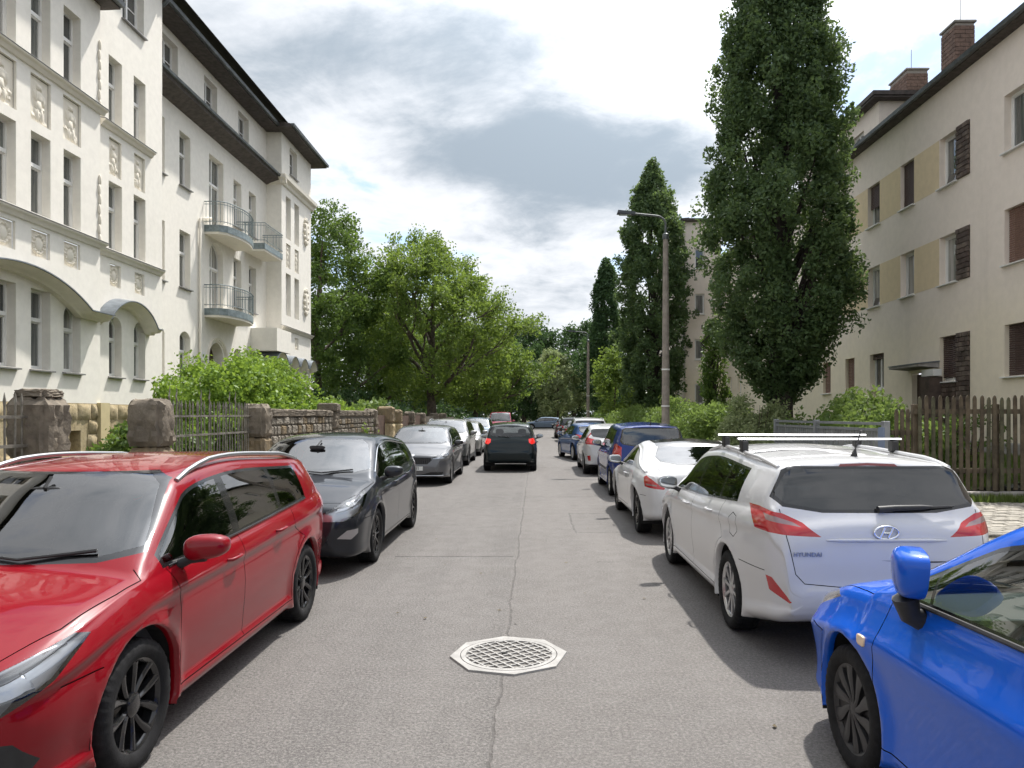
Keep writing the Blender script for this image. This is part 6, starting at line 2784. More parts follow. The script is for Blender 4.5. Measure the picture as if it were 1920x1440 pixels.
# ---- white estate on the right ---------------------------------------------------------
def white_estate():
    car = Car(L=4.485, H=1.475, W=1.78, fo=.88, wb=2.65, Rw=.318, hood_f=.77, cowl=1.02, cowl_z=.98, ws_top=1.82, peak=2.6, roof_end=4.14, roof_end_z=1.40,
              rw_bot=4.36, rw_bot_z=1.03, tail_z=.62, belt=[(.25, .73), (1.1, .91), (2.4, .955), (4.45, 1.06)], dlo_r=(3.66, 4.02), bp=2.22, cp=3.12,
              pillars=[(2.22, .05), (3.12, .03)], dlo_f=1.28, n=130, tail_w=.60, tum=.33, side=SIDE_A,
              tail=[(4.41, .97), (4.435, .90), (4.455, .74), (4.465, .60), (4.485, .52)],
              bot=[(0, .41), (.012, .33), (.05, .235), (.2, .195), (.6, .185), (3.9, .20), (4.2, .25), (4.40, .30), (4.465, .36), (4.485, .42)],
              rw_x=(.735, .635))
    root = place('parked_car', 'white estate car seen from behind, with silver bars across its roof and red tail lamps', 2.46, 7.36, 'away')
    tl = [(.87, 4.02, 1.075), (.86, 4.06, 1.03), (.845, 4.17, .915), (.74, 4.40, .905), (.47, 4.46, .885), (.47, 4.46, .895), (.60, 4.43, .985), (.72, 4.37, 1.045), (.83, 4.17, 1.075)]
    assemble(car, root, M['p_white'], dict(
        mirror=(1.44, .965), rim='multi10', rim_mat=M['alloy'], rear_glass='glass_dark',
        lamps=[([(.50, .06, .62), (.56, .08, .585), (.72, .2, .60), (.84, .56, .80), (.78, .5, .815), (.6, .15, .72)], (.62, .78, 0))],
        tails=[(tl, (.55, -.83, 0))],
        extra=[('lamp_clear_band', [(.80, 4.22, 1.038), (.785, 4.26, .995), (.60, 4.43, .957), (.66, 4.41, .988), (.75, 4.34, 1.022)], (.55, -.83, 0), ('taillight',)),
               ('reflector', [(.83, 4.35, .60), (.80, 4.35, .50), (.68, 4.45, .435), (.66, 4.45, .445), (.80, 4.4, .595)], (.45, -.89, 0), (0,)),
               ('brake_lamp', [(-.01, 4.2, 1.373), (.22, 4.2, 1.366), (.20, 4.2, 1.385), (-.01, 4.2, 1.393)], XR, (0, 'rear_trim'))],
        side_parts=[('reflector', M['lamp_red'])], mid_parts=[('brake_lamp', M['lamp_dark'], 0.0)],
        handles=[('front_door', 2.02, .85), ('rear_door', 2.96, .90)],
        seams=hood_seams(car) + bumper_seams(car, .61, .63) +
        [([(.70, 4.4, 1.07), (.685, 4.4, .88), (.64, 4.4, .64), (.58, 4.4, .575), (.35, 4.4, .555), (-.01, 4.4, .55)], XR),
         ([(0, 3.62, .80), (0, 3.60, .92), (0, 3.68, .97), (0, 3.78, .95), (0, 3.79, .83), (0, 3.72, .78), (0, 3.62, .80)], SIDE)],
        seeds=[('hood', (.2, .7, .9)), ('tailgate', (.2, 4.46, .75)), ('fuel_flap', (.88, 3.7, .87)), ('rear_bumper', (.3, 4.47, .45))]))
    car.seam([(.70, 4.4, 1.07), (.695, 4.4, .86)], XR, name='lampseam', over=('taillight', 'lamp_clear_band'), w=.010)
    # roof rails, bars, aerial
    for sg in (1, -1):
        b = MB()
        pts = []
        for t in np.linspace(0, 1, 17):
            s_ = 1.98 + (4.08 - 1.98) * t
            x = car.section(s_)[1].x - .05
            p, n = car.hit((x, s_, 3), (0, 0, -1))
            pts.append((x * sg, p.y, p.z + .028 * min(1, 6 * min(t, 1 - t))))
        b.tube(pts, .016, 8)
        b.build('roof_rail', M['p_white'], root, 50)
    for s_ in (2.55, 3.22):
        z = float(car.ztop(s_)) + .078
        b = MB()
        b.add([(x, car.Y(s_) + y, z + h) for x in (-.70, .70) for y, h in ((-.035, 0), (-.02, .010), (.025, .011), (.038, .004), (.025, -.007), (-.02, -.007))],
              [(k, (k + 1) % 6, (k + 1) % 6 + 6, k + 6) for k in range(6)] + [tuple(range(5, -1, -1)), tuple(range(6, 12))])
        bar = b.build('roof_bar', M['alu'], root)
        for sg in (1, -1):
            x = car.section(s_)[1].x - .05
            b = MB()
            b.bbox(sg * x - .03, sg * x + .03, car.Y(s_) - .045, car.Y(s_) + .045, float(car.ztop(s_)) - .035, z - .006, .012)
            b.build('bar_foot', M['plastic'], bar)
    b = MB()
    p, n = car.hit((0, 3.92, 3), (0, 0, -1))
    b.tube([(0, p.y, p.z - .005), (0, p.y - .01, p.z + .03), (0, p.y - .025, p.z + .06), (0, p.y - .12, p.z + .20)], [.03, .016, .006, .004], 8)
    b.build('aerial', M['plastic'], root, 50)
    wp, wn_ = car.hit((0, 6, 1.075), (0, 1, 0))
    b = MB()
    q = []
    for x, z in ((-.02, 1.075), (.10, 1.085), (.30, 1.09), (.38, 1.092)):
        p, n = car.hit((abs(x), 6, z), (0, 1, 0))
        q.append((x, p.y - .025, z))
    b.tube(q, [.026, .022, .018, .008], 8)
    b.tube([q[-1], (q[-1][0] + .16, q[-1][1] + .02, q[-1][2] + .002)], [.007, .005], 6)
    b.build('wiper', M['plastic'], root, 50)
    # badge, letters
    p, n = car.hit((0, 6, .925), (0, 1, 0))
    b = MB()
    ring = [(.085 * math.cos(a), p.y - .012, .925 + .046 * math.sin(a)) for a in np.linspace(0, 2 * PI, 29)[:-1]]
    b.tube(ring, .008, 7, closed=True)
    b.tube([(-.045, p.y - .012, .89), (-.012, p.y - .012, .96)], .008, 6)
    b.tube([(.012, p.y - .012, .89), (.045, p.y - .012, .96)], .008, 6)
    b.tube([(-.028, p.y - .012, .927), (.0, p.y - .014, .922), (.028, p.y - .012, .924)], .007, 6)
    b.build('badge', M['chrome'], root, 60)
    b = MB()
    q = []
    for x in np.linspace(-.42, .42, 9):
        p, n = car.hit((abs(x), 6, .872), (0, 1, 0))
        q.append((x, p.y - .004, .872))
    b.tube(q, [.004] + [.012] * 7 + [.004], 8)
    b.build('tailgate_handle', M['p_white'], root, 60)
    for txt, x, z, sz in (('HYUNDAI', -.555, .775, .043), ('i30', .52, .72, .06)):
        p, n = car.hit((abs(x), 6, z), (0, 1, 0))
        me = text_mesh('badge_lettering', txt, sz, M['letter'], .003, 1.05)
        t = link('badge_lettering', me, root, (x, p.y - .006, z))
        t.rotation_euler = (R(90), 0, math.atan2(-n.x if x > 0 else n.x, 1) * .9 * (1 if x > 0 else 1) if abs(n.y) > .1 else 0)
        t.rotation_euler[2] = -math.atan(abs(n.x) / max(.2, abs(n.y))) * (1 if x < 0 else -1)
    # the crease in the tailgate
    b = MB()
    q = []
    for x in np.linspace(-.04, .44, 9):
        z = .735 - .01 * math.sin((x + .04) * 5)
        p, n = car.hit((abs(x), 6, z), (0, 1, 0))
        q.append((x, p.y - .0005, z))
    b.tube(q, [.0005, .002, .004, .005, .005, .006, .005, .004, .001], 6)
    b.build('scratch', M['plastic'], root, 50)
    for x in (.42, .74):
        badge_disc(car, root, (x, 6, .545), (0, 1, 0), .011, M['p_white'], 'parking_sensor')
    plate(car, root, 0, .47, '', False)
    return root


# ---- bright blue hatchback, nearest on the right ------------------------------------------
def blue_hatch():
    car = Car(L=4.06, H=1.455, W=1.69, fo=.84, wb=2.47, Rw=.305, hood_f=.76, cowl=.92, cowl_z=.965, ws_top=1.74, peak=2.4, roof_end=3.62, roof_end_z=1.36,
              rw_bot=3.88, rw_bot_z=1.02, tail_z=.68, belt=[(.25, .73), (1.0, .915), (2.3, .965), (4.0, 1.03)], dlo_r=(3.2, 3.45), bp=2.55, cp=3.1,
              pillars=[(1.46, .012), (2.45, .06)], dlo_f=1.16, n=130, nose_w=.46, tum=.34, side=SIDE_B, two_door=True, d0=1.14)
    car.lean = -.25
    root = place('parked_car', 'bright blue hatchback with black wheel covers, cut off by the picture edge in the corner', 2.37, 2.38, 'away')
    assemble(car, root, M['p_blue'], dict(
        mirror=(1.40, .99), mirror_kw=dict(folded=True, size=1.18, tall=1.25), rim='fan10', rim_mat=M['rim_matt'], light_dash=True,
        lamps=[([(.46, .06, .66), (.52, .08, .62), (.70, .22, .64), (.80, .56, .80), (.74, .5, .815), (.56, .15, .74)], (.62, .78, 0))],
        seams=hood_seams(car) + bumper_seams(car, .60, .62), handles=[('front_door', 2.42, .86)],
        seeds=[('hood', (.2, .6, .9))]))
    for sg in (1, -1):
        p, n = car.hit((2, 1.03, .70), (-1, 0, 0))
        b = MB()
        vs, fs = rounded_blob(.010, .038, .026, 3.5)
        b.add([((p.x + x) * sg, p.y + y, p.z + z) for x, y, z in vs], fs)
        b.build('side_marker', M['amber'], root, 50)
        b = MB()
        q = []
        for s_ in np.linspace(1.22, 2.9, 12):
            p, n = car.hit((2, float(s_), float(car.beltf(s_)) + .017), (-1, 0, 0))
            q.append(((p.x + .004) * sg, p.y, p.z))
        b.tube(q, .010, 6)
        b.build('waist_strip', M['plastic'], root, 50)
    return root


# ---- grey hatchback, third on the left ------------------------------------------------------
def grey_hatch():
    car = Car(L=4.36, H=1.475, W=1.793, fo=.87, wb=2.65, Rw=.325, hood_f=.78, cowl=1.0, cowl_z=.99, ws_top=1.78, peak=2.5, roof_end=4.0, roof_end_z=1.37,
              rw_bot=4.24, rw_bot_z=1.0, tail_z=.68, belt=[(.25, .74), (1.1, .915), (2.4, .95), (4.3, 1.02)], dlo_r=(3.6, 3.85), bp=2.15, cp=3.05, dlo_f=1.25, nose_w=.55, tum=.34)
    root = place('parked_car', 'grey hatchback with dark front grille and a number plate ending 4981', -2.95, 20.15, 'cam')
    assemble(car, root, M['p_grey'], dict(
        mirror=(1.42, .965), mirror_mat=M['gloss_black'], rim='y5', rim_mat=M['alloy'],
        lamps=[([(.46, .05, .70), (.48, .06, .66), (.70, .2, .665), (.82, .44, .74), (.82, .46, .79), (.60, .12, .745)], (.62, .78, 0))], hero_lamps=[(.70, .24, .71, .035, 0)],
        extra=[('front_grille', [(-.01, 0, .53), (.36, 0, .53), (.47, 0, .63), (.44, 0, .69), (-.01, 0, .70)], XF, (0,)),
               ('lower_grille', [(-.01, 0, .24), (.72, 0, .26), (.80, 0, .40), (.74, 0, .42), (.45, 0, .34), (-.01, 0, .35)], (.2, .98, 0), (0,))],
        mid_parts=[('front_grille', M['plastic'], .015), ('lower_grille', M['plastic'], .012)],
        handles=[('front_door', 1.96, .84), ('rear_door', 2.88, .88)],
        seams=hood_seams(car) + bumper_seams(car), seeds=[('hood', (.2, .7, .9))]))
    for k in range(-9, 10):
        x = k * .045
        p, n = car.hit((abs(x), -.5, .61), (0, -1, 0))
        b = MB()
        b.tube([(x, p.y, .545), (x, p.y + .002, .615), (x, p.y - .012, .685)], .006, 5)
        b.build('grille_bar', M['gloss_black'], root)
    b = MB()
    q = []
    for x in np.linspace(-.74, .74, 15):
        p, n = car.hit((abs(x), -.5, .255), (0, -1, 0))
        q.append((x, p.y + .012, .25))
    b.tube(q, .014, 6)
    b.build('chin_strip', M['alu'], root, 50)
    badge_disc(car, root, (0, -.5, .745), (0, -1, 0), .04, M['chrome'])
    plate(car, root, 0, .43, 'D 4981', True)
    return root


# ---- sport utility cars ----------------------------------------------------------------------
def make_suv(name, label, pm, x, ym, facing, white=False):
    car = Car(L=4.45, H=1.60, W=1.82, fo=.84, wb=2.67, Rw=.345, hood_f=.90, cowl=1.04, cowl_z=1.09, ws_top=1.76, peak=2.6, roof_end=4.1, roof_end_z=1.50,
              rw_bot=4.30, rw_bot_z=1.12, tail_z=.75, belt=[(.25, .86), (1.1, 1.01), (2.4, 1.05), (4.4, 1.12)], dlo_r=(3.75, 3.95), bp=2.2, cp=3.1, dlo_f=1.28, nose_w=.58,
              nose_z=.55, tum=.30, n=80)
    root = place(name, label, x, ym, facing)
    assemble(car, root, pm, dict(
        low_trim=.36, mirror=(1.44, 1.07), rim='y5', rim_mat=M['alloy'], rear_glass='glass_dark',
        lamps=[([(.48, .05, .80), (.5, .06, .72), (.72, .2, .72), (.82, .42, .82), (.80, .4, .87), (.62, .14, .85)], (.62, .78, 0))],
        tails=[([(.86, 4.0, 1.05), (.86, 4.05, .88), (.60, 4.42, .88), (.58, 4.42, 1.0), (.82, 4.2, 1.06)], (.6, -.8, 0))],
        extra=[('front_grille', [(-.01, 0, .62), (.30, 0, .62), (.36, 0, .78), (-.01, 0, .80)], XF, (0,))], mid_parts=[('front_grille', M['plastic'], .012)],
        handles=[('front_door', 2.1, .95), ('rear_door', 2.95, .98)],
        seams=hood_seams(car) + bumper_seams(car, .68, .68), seeds=[('hood', (.2, .7, 1.0))]))
    for sg in (1, -1):
        b = MB()
        pts = []
        for t in np.linspace(0, 1, 11):
            s_ = 1.98 + (4.0 - 1.98) * t
            xx = car.section(s_)[1].x - .05
            p, n = car.hit((xx, s_, 3), (0, 0, -1))
            pts.append((xx * sg, p.y, p.z + .04 * min(1, 6 * min(t, 1 - t))))
        b.tube(pts, .015, 6)
        b.build('roof_rail', M['alu'], root, 50)
    badge_disc(car, root, (0, -.5, .84), (0, -1, 0), .045, M['chrome'])
    for xx in (.60,):
        for sg in (1, -1):
            p, n = car.hit((xx, -.5, .52), (0, -1, 0))
            b = MB()
            b.lathe([(.05, -.02), (.05, .004), (.03, .006), (.001, .006)], 16, 'y', (xx * sg, p.y, .52))
            b.build('fog_lamp', M['lamp_clear'], root)
    return root


# ---- white sports coupe -------------------------------------------------------------------------
def white_coupe():
    car = Car(L=4.29, H=1.36, W=1.845, fo=.93, wb=2.61, Rw=.33, hood_f=.72, cowl=1.22, cowl_z=.93, ws_top=2.15, peak=2.55, roof_end=3.0, roof_end_z=1.31,
              rw_bot=3.78, rw_bot_z=.985, tail_z=.60, belt=[(.25, .70), (1.2, .87), (2.4, .915), (3.2, .945), (3.7, .935), (4.29, .86)], dlo_r=(2.86, 2.62), bp=2.62, cp=3.0,
              pillars=[(3.4, .01)], dlo_f=1.5, nose_w=.52, tail_w=.56, tum=.40, two_door=True, side=SIDE_C, flare=.03, rr=.11,
              tail=[(4.0, .955), (4.16, .93), (4.22, .86), (4.26, .72), (4.29, .55)], rw_x=(.60, .50))
    root = place('parked_car', 'white sports coupe with a black curved rear window and black wheels', 2.43, 12.25, 'away')
    car.feat = lambda s, z: .03 * math.exp(-((s - car.sR) / .42) ** 2) * math.exp(-((z - .78) / .16) ** 2)
    assemble(car, root, M['p_white'], dict(
        mirror=(1.62, .935), rim='y5', rim_mat=M['rim_black'], rear_glass='glass_dark', rear_bench=False,
        tails=[([(.88, 3.98, .86), (.86, 4.05, .73), (.62, 4.26, .70), (.60, 4.26, .72), (.76, 4.15, .84), (.84, 4.02, .88)], (.6, -.8, 0))],
        lamps=[([(.46, .06, .60), (.52, .08, .56), (.70, .22, .58), (.82, .56, .76), (.76, .5, .77), (.56, .15, .68)], (.62, .78, 0))],
        extra=[('lamp_clear_band', [(.84, 4.06, .775), (.84, 4.08, .75), (.70, 4.22, .745), (.70, 4.2, .765)], (.6, -.8, 0), ('taillight',)),
               ('black_roof', [(-.01, 2.16, 0), (.56, 2.20, 0), (.55, 2.6, 0), (.53, 3.06, 0), (-.01, 3.10, 0)], TOP, (0,))],
        mid_parts=[('black_roof', M['gloss_black'], 0.0)],
        seams=hood_seams(car) + bumper_seams(car, .58, .60) + [([(-.01, 4.16, 0), (.45, 4.12, 0), (.60, 4.0, 0), (.62, 3.75, 0)], TOP)], handles=[('front_door', 2.44, .80)],
        seeds=[('boot_lid', (.2, 3.95, .95))]))
    # silver roof arches
    for sg in (1, -1):
        b = MB()
        q = []
        for s_ in np.linspace(1.5, 3.9, 24):
            p1 = car.section(float(s_))[1]
            q.append(((p1.x - .01) * sg, car.Y(float(s_)), p1.y + .008))
        b.tube(q, .024, 8)
        b.build('roof_arch', M['p_white'], root, 50)
    return root


# ---- navy compact van ------------------------------------------------------------------------------
def navy_compact():
    car = Car(L=4.0, H=1.575, W=1.71, fo=.80, wb=2.48, Rw=.31, hood_f=.86, cowl=1.0, cowl_z=1.04, ws_top=1.75, peak=2.3, roof_end=3.80, roof_end_z=1.50,
              rw_bot=3.92, rw_bot_z=1.06, tail_z=.66, belt=[(.25, .82), (1.0, .96), (2.2, .99), (4.0, 1.04)], dlo_r=(3.42, 3.52), bp=2.1, cp=2.95, dlo_f=1.25, nose_w=.54,
              tum=.22, n=84, tail_w=.60, rr=.08, rw_x=(.66, .60))
    root = place('parked_car', 'tall dark blue hatchback with upright red tail lamps and a roof aerial', 2.47, 17.2, 'away')
    assemble(car, root, M['p_navy'], dict(
        mirror=(1.42, 1.03), mirror_mat=M['plastic'], rim='slim7', rim_mat=M['alloy'],
        tails=[([(.85, 3.66, 1.10), (.85, 3.72, .78), (.66, 3.94, .76), (.64, 3.94, .82), (.66, 3.94, 1.06), (.8, 3.8, 1.14)], (.7, -.7, 0))],
        lamps=[([(.48, .05, .78), (.5, .06, .70), (.70, .2, .70), (.8, .42, .80), (.78, .4, .85), (.6, .14, .82)], (.62, .78, 0))],
        extra=[('side_moulding', [(0, 1.2, .50), (0, 2.9, .50), (0, 2.9, .57), (0, 1.2, .57)], SIDE, (0,))],
        side_parts=[('side_moulding', M['plastic'])],
        handles=[('front_door', 1.95, .9), ('rear_door', 2.8, .93)],
        seams=hood_seams(car) + bumper_seams(car, .64, .62) + [([(.66, 3.9, .76), (.62, 3.9, .56), (-.01, 3.9, .55)], XR)], seeds=[('tailgate', (.2, 3.98, .8))]))
    p, n = car.hit((0, 3.7, 3), (0, 0, -1))
    b = MB()
    b.tube([(0, p.y, p.z - .005), (0, p.y - .01, p.z + .025), (0, p.y - .10, p.z + .20)], [.022, .008, .004], 7)
    b.build('aerial', M['plastic'], root, 50)
    plate(car, root, 0, .66, '', False)
    return root


# ---- white hatchback with red rear pillars ------------------------------------------------------------
def white_hatch():
    car = Car(L=4.38, H=1.47, W=1.82, fo=.86, wb=2.70, Rw=.325, cowl=1.05, ws_top=1.82, rw_bot_z=1.05, roof_end_z=1.36, roof_end=3.95, rw_bot=4.2, belt=[(.25, .73), (1.2, .90), (2.4, .95), (4.3, 1.06)], n=80, tail_w=.58)
    root = place('parked_car', 'white hatchback with large red tail lamps, parked ahead of the tall dark blue car', 2.36, 23.1, 'away')
    assemble(car, root, M['p_white'], dict(
        mirror=(1.48, .95), rim='y5', rim_mat=M['alloy'], rear_glass='glass_dark', low_trim=.32,
        tails=[([(.88, 3.92, 1.06), (.87, 4.02, .90), (.62, 4.34, .88), (.46, 4.36, .96), (.62, 4.28, 1.02), (.8, 4.06, 1.10)], (.6, -.8, 0)),
               ([(.80, 3.98, 1.08), (.86, 4.08, 1.0), (.70, 4.12, 1.30), (.64, 4.04, 1.34)], (.75, -.66, .1))],
        extra=[('reflector', [(.83, 4.18, .56), (.80, 4.22, .42), (.72, 4.3, .43), (.72, 4.3, .58)], (.5, -.86, 0), (0,))], side_parts=[('reflector', M['lamp_red'])],
        seams=hood_seams(car) + bumper_seams(car)))
    return root


# ---- dark small car driving away ---------------------------------------------------------------------------
def driving_hatch():
    car = Car(L=3.9, H=1.51, W=1.68, fo=.80, wb=2.46, Rw=.30, hood_f=.80, cowl=1.0, cowl_z=1.0, ws_top=1.8, peak=2.3, roof_end=3.55, roof_end_z=1.42,
              rw_bot=3.76, rw_bot_z=1.04, tail_z=.62, belt=[(.25, .76), (1.0, .93), (2.2, .96), (3.9, 1.02)], dlo_r=(3.1, 3.28), bp=2.1, cp=2.85, dlo_f=1.28, tum=.28, n=84,
              tail_w=.60, rw_x=(.64, .55))
    root = place('driving_car', 'dark green small hatchback with lit red tail lamps driving away down the road', -.72, 24.25, 'away')
    assemble(car, root, M['p_green'], dict(
        mirror=(1.42, .98), rim='slim7', rim_mat=M['alloy'], rear_glass='glass_light', front_glass='glass_light', tail_mat=M['lamp_lit'],
        tails=[([(.83, 3.60, 1.01), (.83, 3.66, .86), (.66, 3.84, .84), (.60, 3.85, .90), (.64, 3.84, 1.0), (.78, 3.7, 1.03)], (.6, -.8, 0))],
        handles=[('front_door', 1.95, .84), ('rear_door', 2.75, .88)],
        seams=hood_seams(car) + bumper_seams(car) + [([(.62, 3.8, .98), (.60, 3.8, .60), (.5, 3.8, .56), (-.01, 3.8, .55)], XR)], seeds=[('tailgate', (.2, 3.87, .8))]))
    b = MB()
    q = []
    for x, z in ((.0, 1.045), (-.2, 1.075), (-.36, 1.07)):
        p, n = car.hit((abs(x), 6, z), (0, 1, 0))
        q.append((x, p.y - .02, z))
    b.tube(q, [.014, .010, .006], 6)
    b.build('wiper', M['plastic'], root, 50)
    return root


# ---- blue hatchback standing at an angle ---------------------------------------------------------------------
def mid_hatch():
    car = Car(L=4.0, H=1.43, W=1.74, fo=.82, wb=2.5, Rw=.315, hood_f=.77, cowl=1.06, cowl_z=.96, ws_top=1.9, peak=2.4, roof_end=3.5, roof_end_z=1.33, rw_bot=3.84, rw_bot_z=1.0,
              belt=[(.25, .73), (1.0, .90), (2.2, .94), (4.0, 1.0)], dlo_r=(3.05, 3.3), bp=2.15, cp=2.9, dlo_f=1.32, n=80)
    root = place('parked_car', 'blue hatchback with silver wheels standing at an angle with its nose towards the road', 2.12, 29.4, 'away', yaw=R(9))
    assemble(car, root, M['p_mid'], dict(
        mirror=(1.46, .95), rim='multi10', rim_mat=M['alloy'], handles=[('front_door', 2.0, .83), ('rear_door', 2.8, .86)],
        tails=[([(.85, 3.66, 1.0), (.85, 3.72, .86), (.6, 3.96, .86), (.55, 3.96, .94), (.78, 3.8, 1.0)], (.6, -.8, 0))],
        lamps=[([(.46, .06, .66), (.52, .08, .62), (.70, .22, .64), (.80, .56, .80), (.74, .5, .815), (.56, .15, .74)], (.62, .78, 0))],
        seams=hood_seams(car) + bumper_seams(car)))
    return root


# ---- crimson panel van --------------------------------------------------------------------------------------------
def red_van():
    car = Car(L=4.9, H=1.95, W=1.9, fo=.9, wb=3.0, Rw=.33, hood_f=.98, cowl=.85, cowl_z=1.2, ws_top=1.5, peak=2.2, roof_end=4.75, roof_end_z=1.90, rw_bot=4.84, rw_bot_z=1.2,
              tail_z=.7, belt=[(.25, .9), (.9, 1.08), (4.9, 1.15)], dlo_r=(4.2, 4.25), bp=1.95, cp=3.1, dlo_f=1.05, tum=.14, n=64, tail_w=.7, nose_w=.6, nose_z=.6, d2=3.3)
    root = place('parked_van', 'crimson van standing far down the street behind the parked cars', -2.55, 58, 'cam')
    root['category'] = 'van'
    assemble(car, root, M['p_crimson'], dict(mirror=(1.2, 1.2), inside=False,
             lamps=[([(.50, .05, .88), (.55, .06, .78), (.74, .2, .78), (.86, .42, .9), (.8, .4, .98), (.62, .14, .95)], (.62, .78, 0))]))
    return root


red_estate()
dark_hatch()
white_estate()
blue_hatch()
grey_hatch()
suv_s = make_suv('parked_car', 'silver grey sport utility car with roof rails behind the grey hatchback', M['p_silver'], -3.10, 26.7, 'cam')
coupe = white_coupe()
navy_compact()
wh = white_hatch()
driving_hatch()
mh = mid_hatch()
red_van()


def recopy(src, label, pm, oldname, x, ym, facing, yaw=0.0):
    c = copy_tree(src, None, {oldname: pm})
    c.location = (x, ym, 0)
    c.rotation_euler = (0, 0, (PI if facing == 'cam' else 0) + yaw)
    c['label'] = label
    return c


recopy(suv_s, 'tall white sport utility car seen from behind, beyond the angled blue hatchback', M['p_white'], 'paint_silver', 2.62, 36.0, 'away')
recopy(wh, 'bronze grey car with pale windscreen standing behind the silver sport utility car', M['p_silver'], 'paint_white', -3.10, 32.6, 'cam')
recopy(suv_s, 'steel blue car by the wall, last before the crimson van', M['p_steel'], 'paint_silver', -3.05, 39.2, 'cam')
recopy(mh, 'black hatchback parked just ahead of the tall white car', M['p_black'], 'paint_mid_blue', 2.55, 42.2, 'away')
recopy(suv_s, 'anthracite sport utility car, second of the far dark cars on the hedge side', M['p_dark'], 'paint_silver', 2.55, 48.6, 'away')
recopy(wh, 'dark grey car, farthest of the parked row on the hedge side', M['p_dark'], 'paint_white', 2.5, 55.4, 'away')
recopy(wh, 'steel blue car standing across the far end of the street', M['p_steel'], 'paint_white', 1.15, 84.0, 'away', R(90))
# ================================================================== WALLS, FENCES, LAMPS, MANHOLE
def frost(bm_mesh, amt, seed):
    rnd = random.Random(seed)
    for v in bm_mesh.vertices:
        v.co.x += rnd.uniform(-amt, amt)
        v.co.y += rnd.uniform(-amt, amt)
        v.co.z += rnd.uniform(-amt, amt) * .6


def rough_block(name, sx, sy, sz, mat, seed, amt=.02, taper=0.0, round_=.04):
    """quarry-faced block, origin at bottom centre"""
    nx, ny, nz = 6, 6, 5
    bm = bmesh.new()
    bmesh.ops.create_cube(bm, size=1.0)
    bmesh.ops.subdivide_edges(bm, edges=bm.edges, cuts=8, use_grid_fill=True)
    rnd = random.Random(seed)
    for v in bm.verts:
        x, y, z = v.co
        ex, ey, ez = abs(x) > .49, abs(y) > .49, abs(z) > .49
        k = 1 - taper * (z + .5)
        edge = int(ex) + int(ey) + int(ez) >= 2
        px_, py_, pz_ = x * sx * k, y * sy * k, (z + .5) * sz
        if edge:
            px_ -= math.copysign(round_, x) if ex else 0
            py_ -= math.copysign(round_, y) if ey else 0
            if ez and z > 0 and (ex or ey):
                pz_ -= round_ * .5
        else:
            if ex:
                px_ += math.copysign(rnd.uniform(-amt * .3, amt), x)
            if ey:
                py_ += math.copysign(rnd.uniform(-amt * .3, amt), y)
            if ez and z > 0:
                pz_ += rnd.uniform(-amt * .5, amt * .5)
        v.co = (px_ + rnd.uniform(-1, 1) * amt * .25, py_ + rnd.uniform(-1, 1) * amt * .25, pz_)
    me = bpy.data.meshes.new(name)
    bm.to_mesh(me)
    bm.free()
    me.polygons.foreach_set('use_smooth', [True] * len(me.polygons))
    try:
        me.set_sharp_from_angle(angle=R(28))
    except Exception:
        pass
    me.materials.append(mat)
    return me


def pillar(label, x, y, w, d, layers, seed, cap=None, group='stone gate pillars along the pavement'):
    root = tag(empty('stone_pillar', (x, y, .1)), label, 'pillar', group)
    z = 0
    for k, (h, mat, tp) in enumerate(layers):
        me = rough_block('pillar_block', w - .01 * (k % 2), d - .01 * (k % 2), h, mat, seed + k, .045, tp)
        link('pillar_block', me, root, (0, 0, z))
        z += h + .012
    if cap:
        me = rough_block('pillar_cap', cap[0], cap[1], cap[2], cap[3], seed + 9, .02, .05)
        link('pillar_cap', me, root, (0, 0, z))
    return root


M['wall_grey'] = stone('grey_rubble', (.23, .205, .17), (.30, .27, .225), 2.4)
DS, BS, SS = M['dark_stone'], M['brown_stone'], M['sandstone']
pillar('tall dark stone pillar with a flat cap slab, nearest at the iron fence', -6.08, 9.05, .48, .50, [(.42, BS, 0), (.68, DS, 0), (.72, DS, 0)], 100, (.40, .40, .10, DS))
pillar('stone pillar with blackened rounded head and brown lower block', -6.1, 11.75, .54, .50, [(.42, BS, .0), (.70, BS, .04), (.74, DS, .06)], 110)
pillar('narrow stone pillar where the iron fence meets the stone wall', -6.0, 16.0, .46, .50, [(.52, BS, 0), (.62, BS, 0), (.70, DS, .03)], 120)
pillar('stone wall pier with square dark cap under the yellow green bush', -6.0, 21.6, .46, .46, [(.6, DS, 0), (.6, DS, 0), (.52, DS, 0)], 130, (.58, .58, .22, DS))
pillar('end pier of the stone wall covered with ivy', -6.0, 27.1, .46, .46, [(.6, DS, 0), (.6, DS, 0), (.62, DS, .02)], 140)
pillar('tall brown stone gate pillar, first beyond the ivy', -6.0, 30.0, .62, .62, [(.66, BS, 0), (.62, SS, 0), (.66, BS, .03)], 150)
pillar('yellow sandstone gate pillar beside the tall brown one', -6.0, 31.9, .58, .58, [(.66, SS, 0), (.60, SS, 0), (.56, BS, .03)], 160)
pillar('grey stone post between two brown fence panels', -6.0, 35.6, .5, .5, [(.6, BS, 0), (.6, DS, 0), (.55, DS, .05)], 170)
pillar('rounded stone post beyond the brown fence panels', -6.0, 39.2, .5, .5, [(.6, DS, 0), (.6, BS, 0), (.5, DS, .08)], 180)
pillar('far dark stone post before the grey fence', -6.0, 44.5, .5, .5, [(.6, DS, 0), (.6, DS, 0), (.5, DS, .05)], 190)
pillar('farthest stone post of the fence row', -6.0, 48.5, .5, .5, [(.6, DS, 0), (.6, DS, 0), (.5, DS, .05)], 195)


